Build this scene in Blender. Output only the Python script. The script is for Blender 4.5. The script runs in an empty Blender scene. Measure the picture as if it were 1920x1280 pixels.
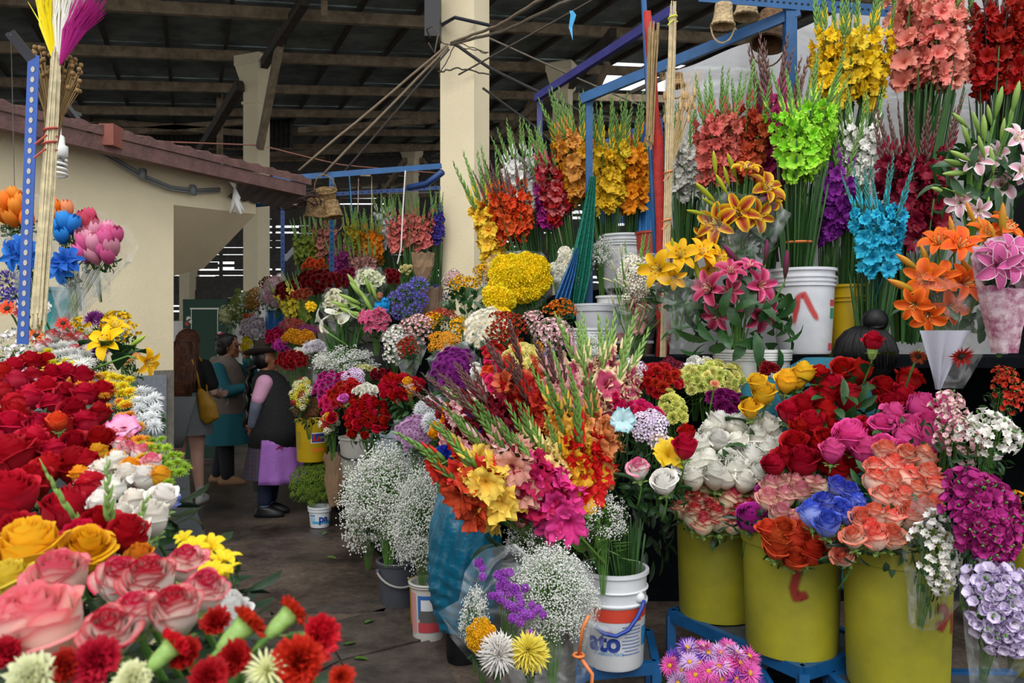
import bpy, math, random
from mathutils import Vector, Quaternion, Matrix
C=bpy.context.scene.collection
PI=math.pi
F=1493.0
CAMZ=1.5
# ---------------------------------------------------------------- camera, sky, light, exposure
cam=bpy.data.cameras.new('camera'); camo=bpy.data.objects.new('camera',cam); C.objects.link(camo)
camo.location=(0,0,CAMZ); camo.rotation_euler=(PI/2,0,0)
cam.sensor_width=36; cam.lens=F/1920*36; cam.clip_start=.05; cam.clip_end=300
cam.dof.use_dof=True; cam.dof.focus_distance=3.6; cam.dof.aperture_fstop=9
bpy.context.scene.camera=camo
W=bpy.data.worlds.new('overcast'); bpy.context.scene.world=W; W.use_nodes=True
nt=W.node_tree; nt.nodes.clear()
bg=nt.nodes.new('ShaderNodeBackground'); out=nt.nodes.new('ShaderNodeOutputWorld')
bg.inputs[0].default_value=(.93,.97,1,1); bg.inputs[1].default_value=1.25
nt.links.new(bg.outputs[0],out.inputs[0])
sun=bpy.data.lights.new('sun','SUN'); suno=bpy.data.objects.new('sun',sun); C.objects.link(suno)
sun.energy=1.5; sun.angle=math.radians(40); sun.color=(1,.97,.92)
suno.rotation_euler=(math.radians(42),math.radians(-6),0)      # soft daylight through the open front of the market
vs=bpy.context.scene.view_settings
vs.view_transform='Standard'; vs.look='None'; vs.gamma=1; vs.exposure=.3; vs.use_curve_mapping=False
bpy.context.scene.cycles.max_bounces=5
bpy.context.scene.cycles.transparent_max_bounces=10
bpy.context.scene.cycles.use_denoising=True

# ---------------------------------------------------------------- helpers
def P(px,py,Y): return Vector(((px-960)/F*Y, Y, CAMZ-(py-640)/F*Y))
def proj(v): return (960+F*v.x/v.y, 640-F*(v.z-CAMZ)/v.y)
def lin(c):
    if isinstance(c,str): c=tuple(int(c[i:i+2],16) for i in (0,2,4))
    return tuple((x/255/12.92 if x/255<=.04045 else ((x/255+.055)/1.055)**2.4) for x in c)
MATS={}
def node_mat(name):
    m=bpy.data.materials.new(name); m.use_nodes=True; n=m.node_tree; n.nodes.clear()
    o=n.nodes.new('ShaderNodeOutputMaterial'); return m,n,o
def N(n,t,**k):
    x=n.nodes.new(t)
    for a,b in k.items():
        if a=='ins':
            for i,v in b.items(): x.inputs[i].default_value=v
        else: setattr(x,a,b)
    return x
def solid(name,col,rough=.5,metal=0,noise=0,nscale=8,spec=.5,bump=0,col2=None,trans=0,bscale=40,vary=0,coat=0):
    """painted / plastic / cloth material with mottled wear between two colours"""
    key=('s',name,str(col),rough)
    if key in MATS: return MATS[key]
    m,n,o=node_mat(name)
    p=N(n,'ShaderNodeBsdfPrincipled'); c=lin(col)+(1,)
    p.inputs['Base Color'].default_value=c; p.inputs['Roughness'].default_value=rough; p.inputs['Metallic'].default_value=metal
    p.inputs['Specular IOR Level'].default_value=spec
    if coat: p.inputs['Coat Weight'].default_value=coat
    tc=N(n,'ShaderNodeTexCoord')
    last=None
    if noise or col2:
        nz=N(n,'ShaderNodeTexNoise',ins={'Scale':nscale,'Detail':6.0,'Roughness':.65}); n.links.new(tc.outputs['Object'],nz.inputs['Vector'])
        r=N(n,'ShaderNodeValToRGB'); r.color_ramp.elements[0].position=.38; r.color_ramp.elements[1].position=.66
        c2=lin(col2)+(1,) if col2 else tuple(x*(1-noise) for x in c[:3])+(1,)
        r.color_ramp.elements[0].color=c2; r.color_ramp.elements[1].color=c
        n.links.new(nz.outputs['Fac'],r.inputs[0]); last=r.outputs[0]
    if vary:
        oi=N(n,'ShaderNodeObjectInfo'); hs=N(n,'ShaderNodeHueSaturation'); mr=N(n,'ShaderNodeMapRange',ins={3:1-vary,4:1+vary})
        n.links.new(oi.outputs['Random'],mr.inputs[0]); n.links.new(mr.outputs[0],hs.inputs['Value'])
        hs.inputs['Color'].default_value=c
        if last: n.links.new(last,hs.inputs['Color'])
        last=hs.outputs[0]
    if last: n.links.new(last,p.inputs['Base Color'])
    if bump:
        bz=N(n,'ShaderNodeTexNoise',ins={'Scale':bscale,'Detail':5.0}); n.links.new(tc.outputs['Object'],bz.inputs['Vector'])
        b=N(n,'ShaderNodeBump',ins={'Strength':bump,'Distance':.02}); n.links.new(bz.outputs['Fac'],b.inputs['Height']); n.links.new(b.outputs[0],p.inputs['Normal'])
    if trans:
        t=N(n,'ShaderNodeBsdfTranslucent'); t.inputs[0].default_value=c
        mx=N(n,'ShaderNodeMixShader',ins={0:trans}); n.links.new(p.outputs[0],mx.inputs[1]); n.links.new(t.outputs[0],mx.inputs[2]); n.links.new(mx.outputs[0],o.inputs[0])
        if last: n.links.new(last,t.inputs[0])
    else: n.links.new(p.outputs[0],o.inputs[0])
    MATS[key]=m; return m
def petal_mat(edge,base=None,vary=.14,tr=.22,p0=.25,p1=.9,rough=.55):
    """thin petal: colour runs from base to edge along the petal attribute t, slight change from bloom to bloom"""
    key=('p',edge,base,vary,p0,p1)
    if key in MATS: return MATS[key]
    if base and p0==.25 and isinstance(base,str) and sum(abs(x-y) for x,y in zip(lin(base),lin(edge)))>.5: p0,p1=.80,.98
    base=base or edge
    m,n,o=node_mat('petal_'+str(edge))
    at=N(n,'ShaderNodeAttribute',attribute_name='t')
    r=N(n,'ShaderNodeValToRGB'); r.color_ramp.elements[0].position=p0; r.color_ramp.elements[1].position=p1
    r.color_ramp.elements[0].color=lin(base)+(1,); r.color_ramp.elements[1].color=lin(edge)+(1,)
    n.links.new(at.outputs['Fac'],r.inputs[0])
    oi=N(n,'ShaderNodeObjectInfo'); hs=N(n,'ShaderNodeHueSaturation')
    mr=N(n,'ShaderNodeMapRange',ins={3:1-vary,4:1+vary*.8}); n.links.new(oi.outputs['Random'],mr.inputs[0]); n.links.new(mr.outputs[0],hs.inputs['Value'])
    mh=N(n,'ShaderNodeMapRange',ins={3:.507,4:.494}); n.links.new(oi.outputs['Random'],mh.inputs[0]); n.links.new(mh.outputs[0],hs.inputs['Hue'])
    n.links.new(r.outputs[0],hs.inputs['Color'])
    p=N(n,'ShaderNodeBsdfPrincipled',ins={'Roughness':rough,'Specular IOR Level':.25})
    t=N(n,'ShaderNodeBsdfTranslucent'); mx=N(n,'ShaderNodeMixShader',ins={0:tr})
    n.links.new(hs.outputs[0],p.inputs['Base Color']); n.links.new(hs.outputs[0],t.inputs[0])
    n.links.new(p.outputs[0],mx.inputs[1]); n.links.new(t.outputs[0],mx.inputs[2]); n.links.new(mx.outputs[0],o.inputs[0])
    MATS[key]=m; return m
def wrap_mat(name='clear_wrap',tint='e8eef0',alpha=.16):
    key=('w',name)
    if key in MATS: return MATS[key]
    m,n,o=node_mat(name)
    tc=N(n,'ShaderNodeTexCoord'); nz=N(n,'ShaderNodeTexNoise',ins={'Scale':8.0,'Detail':2.0,'Distortion':2.0}); n.links.new(tc.outputs['Object'],nz.inputs['Vector'])
    b=N(n,'ShaderNodeBump',ins={'Strength':1.0,'Distance':.02}); n.links.new(nz.outputs['Fac'],b.inputs['Height'])
    p=N(n,'ShaderNodeBsdfPrincipled',ins={'Base Color':lin(tint)+(1,),'Roughness':.12,'Specular IOR Level':.9}); n.links.new(b.outputs[0],p.inputs['Normal'])
    t=N(n,'ShaderNodeBsdfTransparent'); mx=N(n,'ShaderNodeMixShader')
    r=N(n,'ShaderNodeMapRange',ins={1:.45,2:.75,3:alpha*.35,4:alpha*2.4}); n.links.new(nz.outputs['Fac'],r.inputs[0]); n.links.new(r.outputs[0],mx.inputs[0])
    n.links.new(t.outputs[0],mx.inputs[1]); n.links.new(p.outputs[0],mx.inputs[2]); n.links.new(mx.outputs[0],o.inputs[0])
    MATS[key]=m; return m

class MB:
    """collects faces for ONE mesh object"""
    def __init__(s): s.v=[];s.f=[];s.m=[];s.t=[]
    def add(s,v,f,m=0,t=None):
        o=len(s.v); s.v+=[tuple(x) for x in v]; s.f+=[tuple(i+o for i in q) for q in f]; s.m+=[m]*len(f)
        s.t+= t if t is not None else [1.0]*len(v); return s
    def box(s,c,d,m=0,R=None):
        x,y,z=d[0]/2,d[1]/2,d[2]/2
        vs=[Vector((a*x,b*y,e*z)) for e in(-1,1) for b in(-1,1) for a in(-1,1)]
        if R: vs=[R@v for v in vs]
        c=Vector(c)
        return s.add([v+c for v in vs],[(0,2,3,1),(4,5,7,6),(0,1,5,4),(2,6,7,3),(0,4,6,2),(1,3,7,5)],m)
    def bar(s,a,b,w,h,m=0,up=(0,0,1)):
        a=Vector(a);b=Vector(b);d=(b-a); L=d.length; d.normalize(); u=Vector(up); x=d.cross(u)
        if x.length<1e-3: x=d.cross(Vector((1,0,0)))
        x.normalize(); u=x.cross(d)
        R=Matrix((x,d,u)).transposed()
        return s.box((a+b)/2,(w,L,h),m,R)
    def tube(s,pts,r,k=6,m=0,cap=True,t=None):
        pts=[Vector(p) for p in pts]; n=len(pts)
        rs=r if isinstance(r,(list,tuple)) else [r]*n
        vs=[]; prev=None
        for i,p in enumerate(pts):
            d=(pts[min(i+1,n-1)]-pts[max(i-1,0)])
            if d.length<1e-9: d=Vector((0,0,1))
            d.normalize()
            if prev is None:
                x=d.cross(Vector((0,0,1)))
                if x.length<1e-2: x=d.cross(Vector((1,0,0)))
            else: x=prev-d*prev.dot(d)
            x.normalize(); prev=x; y=d.cross(x)
            for j in range(k):
                a=2*PI*j/k; vs.append(p+(x*math.cos(a)+y*math.sin(a))*rs[i])
        fs=[(i*k+j,i*k+(j+1)%k,(i+1)*k+(j+1)%k,(i+1)*k+j) for i in range(n-1) for j in range(k)]
        if cap: fs+=[tuple(range(k))[::-1],tuple((n-1)*k+j for j in range(k))]
        return s.add(vs,fs,m,t)
    def lathe(s,prof,k=24,m=0,c=(0,0,0),ell=1,closed=False):
        c=Vector(c); vs=[];fs=[]
        for r,z in prof:
            for j in range(k):
                a=2*PI*j/k; vs.append(c+Vector((r*math.cos(a),r*math.sin(a)*ell,z)))
        n=len(prof)
        fs=[(i*k+j,i*k+(j+1)%k,(i+1)*k+(j+1)%k,(i+1)*k+j) for i in range(n-1) for j in range(k)]
        return s.add(vs,fs,m)
    def ball(s,c,r,m=0,k=6,n=4):
        c=Vector(c); r=Vector(r) if isinstance(r,(tuple,Vector)) else Vector((r,r,r))
        vs=[c+Vector((0,0,-r.z))]
        for i in range(1,n):
            e=-PI/2+PI*i/n
            vs+=[c+Vector((r.x*math.cos(e)*math.cos(2*PI*j/k),r.y*math.cos(e)*math.sin(2*PI*j/k),r.z*math.sin(e))) for j in range(k)]
        vs.append(c+Vector((0,0,r.z))); L=len(vs)-1
        fs=[(0,1+(j+1)%k,1+j) for j in range(k)]
        for i in range(n-2): fs+=[(1+i*k+j,1+i*k+(j+1)%k,1+(i+1)*k+(j+1)%k,1+(i+1)*k+j) for j in range(k)]
        o=1+(n-2)*k; fs+=[(o+j,o+(j+1)%k,L) for j in range(k)]
        return s.add(vs,fs,m)
    def octa(s,c,r,m=0):
        x,y,z=c
        return s.add([(x+r,y,z),(x,y+r,z),(x-r,y,z),(x,y-r,z),(x,y,z+r),(x,y,z-r)],[(0,1,4),(1,2,4),(2,3,4),(3,0,4),(1,0,5),(2,1,5),(3,2,5),(0,3,5)],m)
    def grid(s,fn,nu,nv,m=0):
        """fn(u,v) -> (Vector, t) with u,v in 0..1"""
        vs=[];ts=[]
        for j in range(nv+1):
            for i in range(nu+1):
                p,t=fn(i/nu,j/nv); vs.append(p); ts.append(t)
        k=nu+1
        return s.add(vs,[(j*k+i,j*k+i+1,(j+1)*k+i+1,(j+1)*k+i) for j in range(nv) for i in range(nu)],m,ts)
    def merge(s,o,M,m=None):
        s.add([M@Vector(v) for v in o.v],o.f,0,list(o.t)); s.m[-len(o.f):]=[x if m is None else m for x in o.m]
        return s
    def mesh(s,name,smooth=True,nm=None):
        me=bpy.data.meshes.new(name); me.from_pydata(s.v,[],s.f)
        a=me.attributes.new('t','FLOAT','POINT'); a.data.foreach_set('value',s.t)
        me.polygons.foreach_set('material_index',s.m)
        me.polygons.foreach_set('use_smooth',[smooth]*len(s.f))
        me.update()
        for i in range(nm or (max(s.m)+1 if s.m else 1)): me.materials.append(None)
        return me
def inst(name,me,mats,parent=None,loc=(0,0,0),rot=None,sc=None):
    o=bpy.data.objects.new(name,me); C.objects.link(o)
    if parent: o.parent=parent
    o.location=loc
    if rot is not None:
        if isinstance(rot,Quaternion): o.rotation_mode='QUATERNION'; o.rotation_quaternion=rot
        else: o.rotation_euler=rot
    if sc is not None: o.scale=(sc,sc,sc) if isinstance(sc,(int,float)) else sc
    if not isinstance(mats,(list,tuple)): mats=[mats]
    for i,m in enumerate(mats):
        if i<len(o.material_slots):
            o.material_slots[i].link='OBJECT'; o.material_slots[i].material=m
    return o
def build(name,mb,mats,parent=None,loc=(0,0,0),smooth=False,rot=None):
    if not isinstance(mats,(list,tuple)): mats=[mats]
    me=mb.mesh(name,smooth,len(mats)); return inst(name,me,mats,parent,loc,rot)
def autosm(o,ang=40):
    for p in o.data.polygons: p.use_smooth=True
    m=o.modifiers.new('s','EDGE_SPLIT'); m.split_angle=math.radians(ang); return o
def tag(o,label=None,cat=None,group=None,kind=None):
    if label: o['label']=label
    if cat: o['category']=cat
    if group: o['group']=group
    if kind: o['kind']=kind
    return o
def thing(name,loc,label,cat,group=None,rz=0):
    o=bpy.data.objects.new(name,None); C.objects.link(o); o.location=loc; o.rotation_euler=(0,0,rz); o.empty_display_size=.05
    return tag(o,label,cat,group)
def aim(d,up='Y',spin=0):
    q=Vector(d).to_track_quat('Z',up)
    if spin: q=q@Quaternion((0,0,1),spin)
    return q

# ---------------------------------------------------------------- flower meshes (unit diameter, facing +Z)
def rose_mb(seed,op=1.0,hi=True):
    R=random.Random(seed); mb=MB(); K=9 if hi else 5
    for k in range(K):
        f=k/(K-1); n=2 if k==0 else (3 if k<K-4 else 4 if k<K-2 else 5)
        rt=.03+.30*f**.9; H=.50-.20*f**1.5; hw=math.radians(105 if k<K-4 else 62)
        for j in range(n):
            ph=2*PI*j/n+k*1.3+R.uniform(-.25,.25); jh=R.uniform(-.03,.03); curl=(.01+(.05+.13*op)*f**1.8)*R.uniform(.3,1.5); tw=R.uniform(.08,.2); pk=R.uniform(.2,1.); low=R.uniform(0,.09)*f
            nu,nv=(7,8) if hi else (4,4)
            def fn(u,v):
                a=(u-.5)*2; prof=.2+.95*math.sin(min(1,v*1.15)*PI*.62)**.8
                r=rt*prof*(1+tw*a*v)
                z=-.46+(H+jh-low+.46)*v-(.08+.07*f)*abs(a)**2.4*v*v*(H+.5)+pk*.06*math.exp(-a*a*14)*v**6
                e=max(0,v-.72)/.28
                r+=curl*e*e*(.55+.45*(1-abs(a)**1.5)); z-=curl*.6*e**3
                r+=.010*math.sin(a*4+k*2+j)*v*v
                g=ph+a*hw*(1-.12*v)
                return Vector((r*math.cos(g),r*math.sin(g),z)),min(1,v*.97+.05*a*a*(v>.6)+(.07*v if k<K-4 else 0))
            mb.grid(fn,nu,nv)
    R0=max(math.hypot(x,y) for x,y,z in mb.v); s=.5/R0
    mb.v=[(x*s,y*s,z*s*.98) for x,y,z in mb.v]
    for j in range(5):           # sepals
        g=j*2*PI/5; dr=R.uniform(.1,.35)
        def fs(u,v):
            a=(u-.5)*.15*math.sin(PI*min(1,v*.9+.1)); r=.07+.24*v; z=-.52+.16*v-dr*.4*v*v
            return Vector((r*math.cos(g)-a*math.sin(g),r*math.sin(g)+a*math.cos(g),z)),0
        mb.grid(fs,2,4,1)
    mb.ball((0,0,-.54),(.1,.1,.09),1,6,4)
    mb.tube([(0,0,-.55),(.01,0,-.8)],[.035,.03],5,1)
    return mb
def petal(mb,phi,el0,el1,L,Wd,r0=.02,z0=0,m=0,nu=2,nv=4,cup=.2,ruf=0,rf=3,tip=.6,zig=0,sd=0,tmode=0,wb=.25):
    """one free petal: starts at elevation el0 and bends to el1"""
    pts=[];r=r0;z=z0;ds=L/nv
    for j in range(nv+1):
        e=el0+(el1-el0)*j/nv; pts.append((r,z,e))
        r+=ds*math.cos(e); z+=ds*math.sin(e)
    cs,sn=math.cos(phi),math.sin(phi)
    vs=[];ts=[]
    for j in range(nv+1):
        v=j/nv; r,z,e=pts[j]
        w=Wd*(wb+(1-wb)*math.sin(PI*min(v/tip,1)/2) if v<tip else math.cos((v-tip)/(1-tip)*PI/2*(1 if not zig else .35))**.7)
        w=max(w,.02*Wd)
        for i in range(nu+1):
            a=(i/nu-.5)*2
            nz=cup*w*a*a+ruf*v*v*math.sin(a*rf+sd+v*4)
            lz=(zig*(-1)**i if j==nv else 0)
            rr=r-math.sin(e)*nz+lz*math.cos(e); zz=z+math.cos(e)*nz+lz*math.sin(e); s=a*w/2
            vs.append(Vector((rr*cs-s*sn,rr*sn+s*cs,zz)))
            ts.append(v if tmode==0 else min(1,max(abs(a)**1.6,(v-.1)**6)))
    k=nu+1
    mb.add(vs,[(j*k+i,j*k+i+1,(j+1)*k+i+1,(j+1)*k+i) for j in range(nv) for i in range(nu)],m,ts)
def carn_mb(seed,hi=True):
    R=random.Random(seed); mb=MB(); rad=math.radians
    for k,(n,e0,e1,L) in enumerate([(5,88,80,.36),(7,80,62,.40),(8,72,38,.43),(9,62,14,.46),(9,50,-12,.47)]):
        for j in range(n):
            petal(mb,2*PI*j/n+k*.7+R.uniform(-.25,.25),rad(e0+R.uniform(-6,6)),rad(e1+R.uniform(-12,12)),L*R.uniform(.88,1.08),.34,.01,-.16,0,8 if hi else 4,3,.1,.06,R.uniform(5,8),.85,.02,R.uniform(0,6))
    mb.lathe([(.03,-.55),(.075,-.5),(.085,-.3),(.1,-.1)],8,1)
    mb.tube([(0,0,-.5),(0,.01,-1.2)],.025,5,1)
    return mb
def mum_mb(seed,lay=((8,80,60,.26),(12,66,46,.32),(14,50,30,.38),(16,34,12,.44),(16,14,-6,.48),(14,-6,-28,.46)),w=.085,cup=.5,disc=0,nv=2):
    R=random.Random(seed); mb=MB(); rad=math.radians
    for k,(n,e0,e1,L) in enumerate(lay):
        for j in range(n):
            petal(mb,2*PI*(j+R.uniform(-.25,.25))/n+k*.5,rad(e0+R.uniform(-8,8)),rad(e1+R.uniform(-12,12)),L*R.uniform(.85,1.1),w,.015,-.08,0,2,nv,cup,0,3,.6)
    if disc: mb.ball((0,0,.0),(disc,disc,disc*.5),1,10,4)
    else: mb.ball((0,0,-.1),(.14,.14,.1),1,6,4)
    return mb
def spider_mb(seed): return mum_mb(seed,((8,85,70,.3),(12,70,50,.38),(14,52,20,.45),(16,32,0,.5),(16,12,-30,.52),(12,-10,-60,.5)),.045,.7,0,4)
def daisy_mb(seed): return mum_mb(seed,((20,38,14,.44),(22,22,2,.48),(18,6,-16,.48)),.06,.35,.1)
def gerbera_mb(seed): return mum_mb(seed,((16,30,8,.46),(18,16,-8,.48)),.1,.2,.14)
def pompon_mb(seed):
    R=random.Random(seed); mb=MB(); n=90
    for i in range(n):
        y=1-1.55*(i+.5)/n; r=math.sqrt(max(0,1-y*y)); g=i*2.39996
        d=Vector((r*math.cos(g),r*math.sin(g),y)); q=d.to_track_quat('Z','Y')
        b=MB(); petal(b,R.uniform(0,6),math.radians(70),math.radians(10),.24,.15,0,0,0,2,2,.4)
        M=Matrix.Translation(d*.32)@q.to_matrix().to_4x4(); mb.merge(b,M)
    mb.ball((0,0,0),.32,0,8,5); mb.tube([(0,0,-.3),(0,0,-.9)],.03,4,1)
    return mb
def lily_mb(seed,wd=.26,rec=-40,st=1,sc=1.0):
    R=random.Random(seed); mb=MB(); rad=math.radians
    for k in range(6):
        petal(mb,k*PI/3+R.uniform(-.1,.1),rad(68+R.uniform(-6,6)),rad(rec+R.uniform(-15,10)),.62*sc,wd*(1.15 if k%2 else .85),.02,-.15,0,4,7,.28,.012,4,.55,0,R.uniform(0,6),1 if st else 0)
    mb.tube([(0,0,-.13),(0,0,-.5)],.02,5,1)
    return mb
def bud_mb(seed):
    mb=MB(); mb.lathe([(.005,.5),(.035,.42),(.075,.2),(.085,0),(.07,-.25),(.035,-.45),(.012,-.5),(.011,-.8)],6,0)
    for i in range(len(mb.t)): mb.t[i]=min(1,max(0,mb.v[i][2]+.5))
    return mb
def ast_floret(R,mb,M,s=1.0,wide=.3):
    b=MB(); rad=math.radians
    for k in range(6):
        petal(b,k*PI/3,rad(72),rad(18+R.uniform(-15,15)),.5,wide*(1 if k%2 else .75),.01,0,0,2,4,.3,.02,3,.65,0,R.uniform(0,6))
    b.tube([(0,0,0),(0,0,-.45)],.02,4,1)
    mb.merge(b,M@Matrix.Scale(s,4))
def alst_mb(seed,n=7,wide=.3,fs=.48):
    R=random.Random(seed); mb=MB()
    for i in range(n):
        r=math.sqrt((i+.3)/n); g=i*2.4+R.uniform(-.3,.3)
        d=Vector((r*math.cos(g)*1.1,r*math.sin(g)*1.1,.75)).normalized()
        M=Matrix.Translation(Vector((d.x*.34,d.y*.34,d.z*.3-.25)))@(aim(d,'Y',R.uniform(0,6)).to_matrix().to_4x4())
        ast_floret(R,mb,M,fs,wide)
    for i in range(3):
        g=R.uniform(0,6); mb.ball((.25*math.cos(g),.25*math.sin(g),.18),(.035,.035,.07),1,5,4)
    return mb
def spray_mb(seed,n=19,fs=.215,np=5):
    """domed head of many five-petalled florets (sweet william, statice, hydrangea-like sprays)"""
    R=random.Random(seed); mb=MB(); rad=math.radians
    for i in range(n):
        r=math.sqrt((i+.5)/n)*.95; g=i*2.39996
        d=Vector((r*math.cos(g),r*math.sin(g),math.sqrt(max(.05,1-r*r*.8)))).normalized()
        b=MB()
        for k in range(np): petal(b,k*2*PI/np,rad(35),rad(-5),.55,.5,.02,0,0,2,2,.2,.04,4,.7,0,R.uniform(0,6))
        mb.merge(b,Matrix.Translation(Vector((d.x*.42,d.y*.42,d.z*.34-.2+R.uniform(-.04,.04))))@aim(d+Vector((R.uniform(-.3,.3),R.uniform(-.3,.3),0)),'Y',R.uniform(0,6)).to_matrix().to_4x4()@Matrix.Scale(fs,4))
    mb.tube([(0,0,-.2),(0,0,-.8)],.03,4,1)
    return mb
def agap_mb(seed):
    R=random.Random(seed); mb=MB()
    for i in range(30):
        y=1-1.4*(i+.5)/30; r=math.sqrt(1-y*y); g=i*2.4
        d=Vector((r*math.cos(g),r*math.sin(g),y)); mb.tube([(0,0,-.1),d*.26],.007,3,1)
        b=MB()
        for k in range(5): petal(b,k*2*PI/5,math.radians(70),math.radians(25),1.1,.26,.05,0,0,1,2,.2)
        mb.merge(b,Matrix.Translation(d*.26+Vector((0,0,-.06)))@aim(d).to_matrix().to_4x4()@Matrix.Scale(.2,4))
    mb.tube([(0,0,-.1),(0,0,-1.2),(.02,0,-2.2)],.035,5,1)
    return mb
def calla_mb(seed):
    mb=MB()
    def fn(u,v):
        a=u*2*PI*1.08; fl=max(0,v-.35)/.65; r=.05+.10*v+.30*fl**2*(.55+.45*math.cos(a)); z=-.35+.62*v+.22*fl*math.cos(a)-.12*fl**3
        return Vector((r*math.cos(a),r*math.sin(a),z)),v
    mb.grid(fn,14,7); mb.tube([(0,0,-.2),(0,0,.12)],[.03,.02],6,2); mb.tube([(0,0,-.33),(0,.02,-1.2),(0,.05,-3.0)],.05,6,1)
    return mb
def tulip_mb(seed):
    mb=MB()
    for k in range(6):
        ph=k*PI/3+seed*.1; o=.012*(k%2)
        def fn(u,v):
            a=(u-.5)*2; r=(.40+o)*math.sin(PI*(.10+.74*v))**.75; g=ph+a*math.radians(58)*(1-v**4*.72); z=-.5+1.12*v-.05*a*a
            return Vector((r*math.cos(g),r*math.sin(g),z)),v
        mb.grid(fn,5,8)
    mb.tube([(0,0,-.45),(0,0,-1.2)],.04,5,1); return mb
def glad_mb(seed,open_n=13,z0=-.24,z1=.2,bud=.4,fs=.125):
    """gladiolus spike in metres: origin mid flower zone"""
    R=random.Random(seed); mb=MB(); rad=math.radians
    top=z1+bud; wob=R.uniform(-.04,.04)
    def cx(z): return Vector((wob*(z-z0)*1.2*max(0,(z-z0)),0.02*math.sin(z*6+seed),z))
    mb.tube([cx(z) for z in (z0-.3,z0,z1,(z1+top)/2,top)],[.007,.007,.005,.0035,.001],5,1)
    for i in range(open_n):
        z=z0+(z1-z0)*i/(open_n-1); g=(i%3)*1.35-1.35+R.uniform(-.75,.75)-PI/2; s=fs*(1-.38*i/open_n)*R.uniform(.8,1.15)
        d=Vector((math.cos(g),math.sin(g),R.uniform(.1,.7))).normalized(); b=MB()
        for k in range(6): petal(b,k*PI/3+R.uniform(-.15,.15),rad(66),rad(-5+R.uniform(-45,35)),.66*R.uniform(.85,1.1),.62,.02,-.12,0,6,5,.1,.11,R.uniform(4,8),.7,.01,R.uniform(0,6))
        b.tube([(0,0,-.12),(0,0,-.55)],.05,4,1)
        mb.merge(b,Matrix.Translation(cx(z)+d*s*.42)@aim(d,'Y',R.uniform(0,6)).to_matrix().to_4x4()@Matrix.Scale(s,4))
    nb=10 if bud<.35 else 13
    for i in range(nb):
        z=z1+.01+bud*.92*i/nb; g=(PI if i%2 else 0)+R.uniform(-.4,.4); s=.1*(1-.065*i*10/nb)
        d=Vector((math.cos(g)*.24,math.sin(g)*.2,1)).normalized(); b=MB()
        b.lathe([(.004,1),(.06,.78),(.125,.4),(.11,.1),(.03,0)],5,1)
        if i<3: b.lathe([(.004,1.15),(.07,.95),(.1,.6)],5,0)
        mb.merge(b,Matrix.Translation(cx(z))@aim(d).to_matrix().to_4x4()@Matrix.Scale(s,4))
    return mb
def leafy_mb(seed,n=60,L=.5,Wd=.17,droop=40,nv=4,up=.2):
    """ball of leaves, radius about one"""
    R=random.Random(seed); mb=MB()
    for i in range(n):
        y=1-1.7*(i+.5)/n; r=math.sqrt(max(0,1-y*y)); g=i*2.39996
        d=Vector((r*math.cos(g),r*math.sin(g),y+up)).normalized(); b=MB()
        e=math.radians(R.uniform(20,80)); petal(b,R.uniform(0,6),e,e-math.radians(droop),L*R.uniform(.7,1.2),Wd,0,0,0,2,nv,.15,0,3,.45,wb=.1)
        mb.merge(b,Matrix.Translation(d*R.uniform(.45,.82))@aim(d).to_matrix().to_4x4())
    return mb
def sword_mb(seed,n=54):
    """upright sword leaves and stems, unit radius, height one downward from z=0"""
    R=random.Random(seed); mb=MB()
    for i in range(n):
        r=math.sqrt(R.random()); g=R.uniform(0,2*PI); tp=Vector((r*math.cos(g),r*math.sin(g),R.uniform(-.2,.18))); bt=Vector((tp.x*.42,tp.y*.42,-1))
        if i%2: mb.tube([bt,(bt+tp)/2*1.0,tp],[.035,.03,.028],5,0)
        else:
            x=Vector((math.sin(g*3),math.cos(g*3),0))*.085; mid=(bt+tp)/2+Vector((R.uniform(-.06,.06),R.uniform(-.06,.06),0))
            mb.add([bt-x*.7,bt+x*.7,mid-x*1.2,mid+x*1.2,tp+Vector((tp.x*.25,tp.y*.25,.02))],[(0,1,3,2),(2,3,4)],0)
    return mb
def stems_mb(seed,n=16,conv=.3):
    R=random.Random(seed); mb=MB()
    for i in range(n):
        r=math.sqrt((i+.5)/n); g=i*2.4; tp=Vector((r*math.cos(g),r*math.sin(g),0)); bt=Vector((tp.x*conv,tp.y*conv,-1))
        mid=(tp+bt)/2+Vector((tp.x*.1,tp.y*.1,0)); mb.tube([tp,mid,bt],.03,4,0,False)
    return mb
def gyp_mb(seed,n=900,fs=.03):
    """cloud of tiny white florets on hair-thin branches, unit radius"""
    R=random.Random(seed); mb=MB()
    tw=[]
    for i in range(n//9):          # twigs, each carrying a spray of florets
        y=R.uniform(-.7,1); r=math.sqrt(1-y*y); g=R.uniform(0,2*PI); q=R.uniform(.45,1)**.6*(1+.10*math.sin(g*5+y*7))
        tw.append(Vector((r*math.cos(g)*q,r*math.sin(g)*q,y*q)))
    for p in tw:
        b=p*.45+Vector((0,0,-.2)); w=Vector((.005,.003,0)); mb.add([b-w,b+w,p+w*.5,p-w*.5],[(0,1,2,3)],1)
        for k in range(9):
            c=p+Vector((R.gauss(0,1),R.gauss(0,1),R.gauss(0,1)))*.075; s=fs*R.uniform(.55,1.25)
            mb.octa(c,s); 
            if k%2: w2=Vector((.0025,.0015,0)); mb.add([p-w2,p+w2,c],[(0,1,2)],1)
    return mb

def ruf_mb(seed):
    R=random.Random(seed); mb=MB()
    for k in range(6): petal(mb,k*PI/3+R.uniform(-.15,.15),math.radians(62),math.radians(-5+R.uniform(-35,25)),.6,.6,.02,-.15,0,6,6,.1,.1,R.uniform(4,8),.7,.01,R.uniform(0,6))
    mb.tube([(0,0,-.15),(0,0,-.6)],.04,5,1)
    return mb

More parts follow.
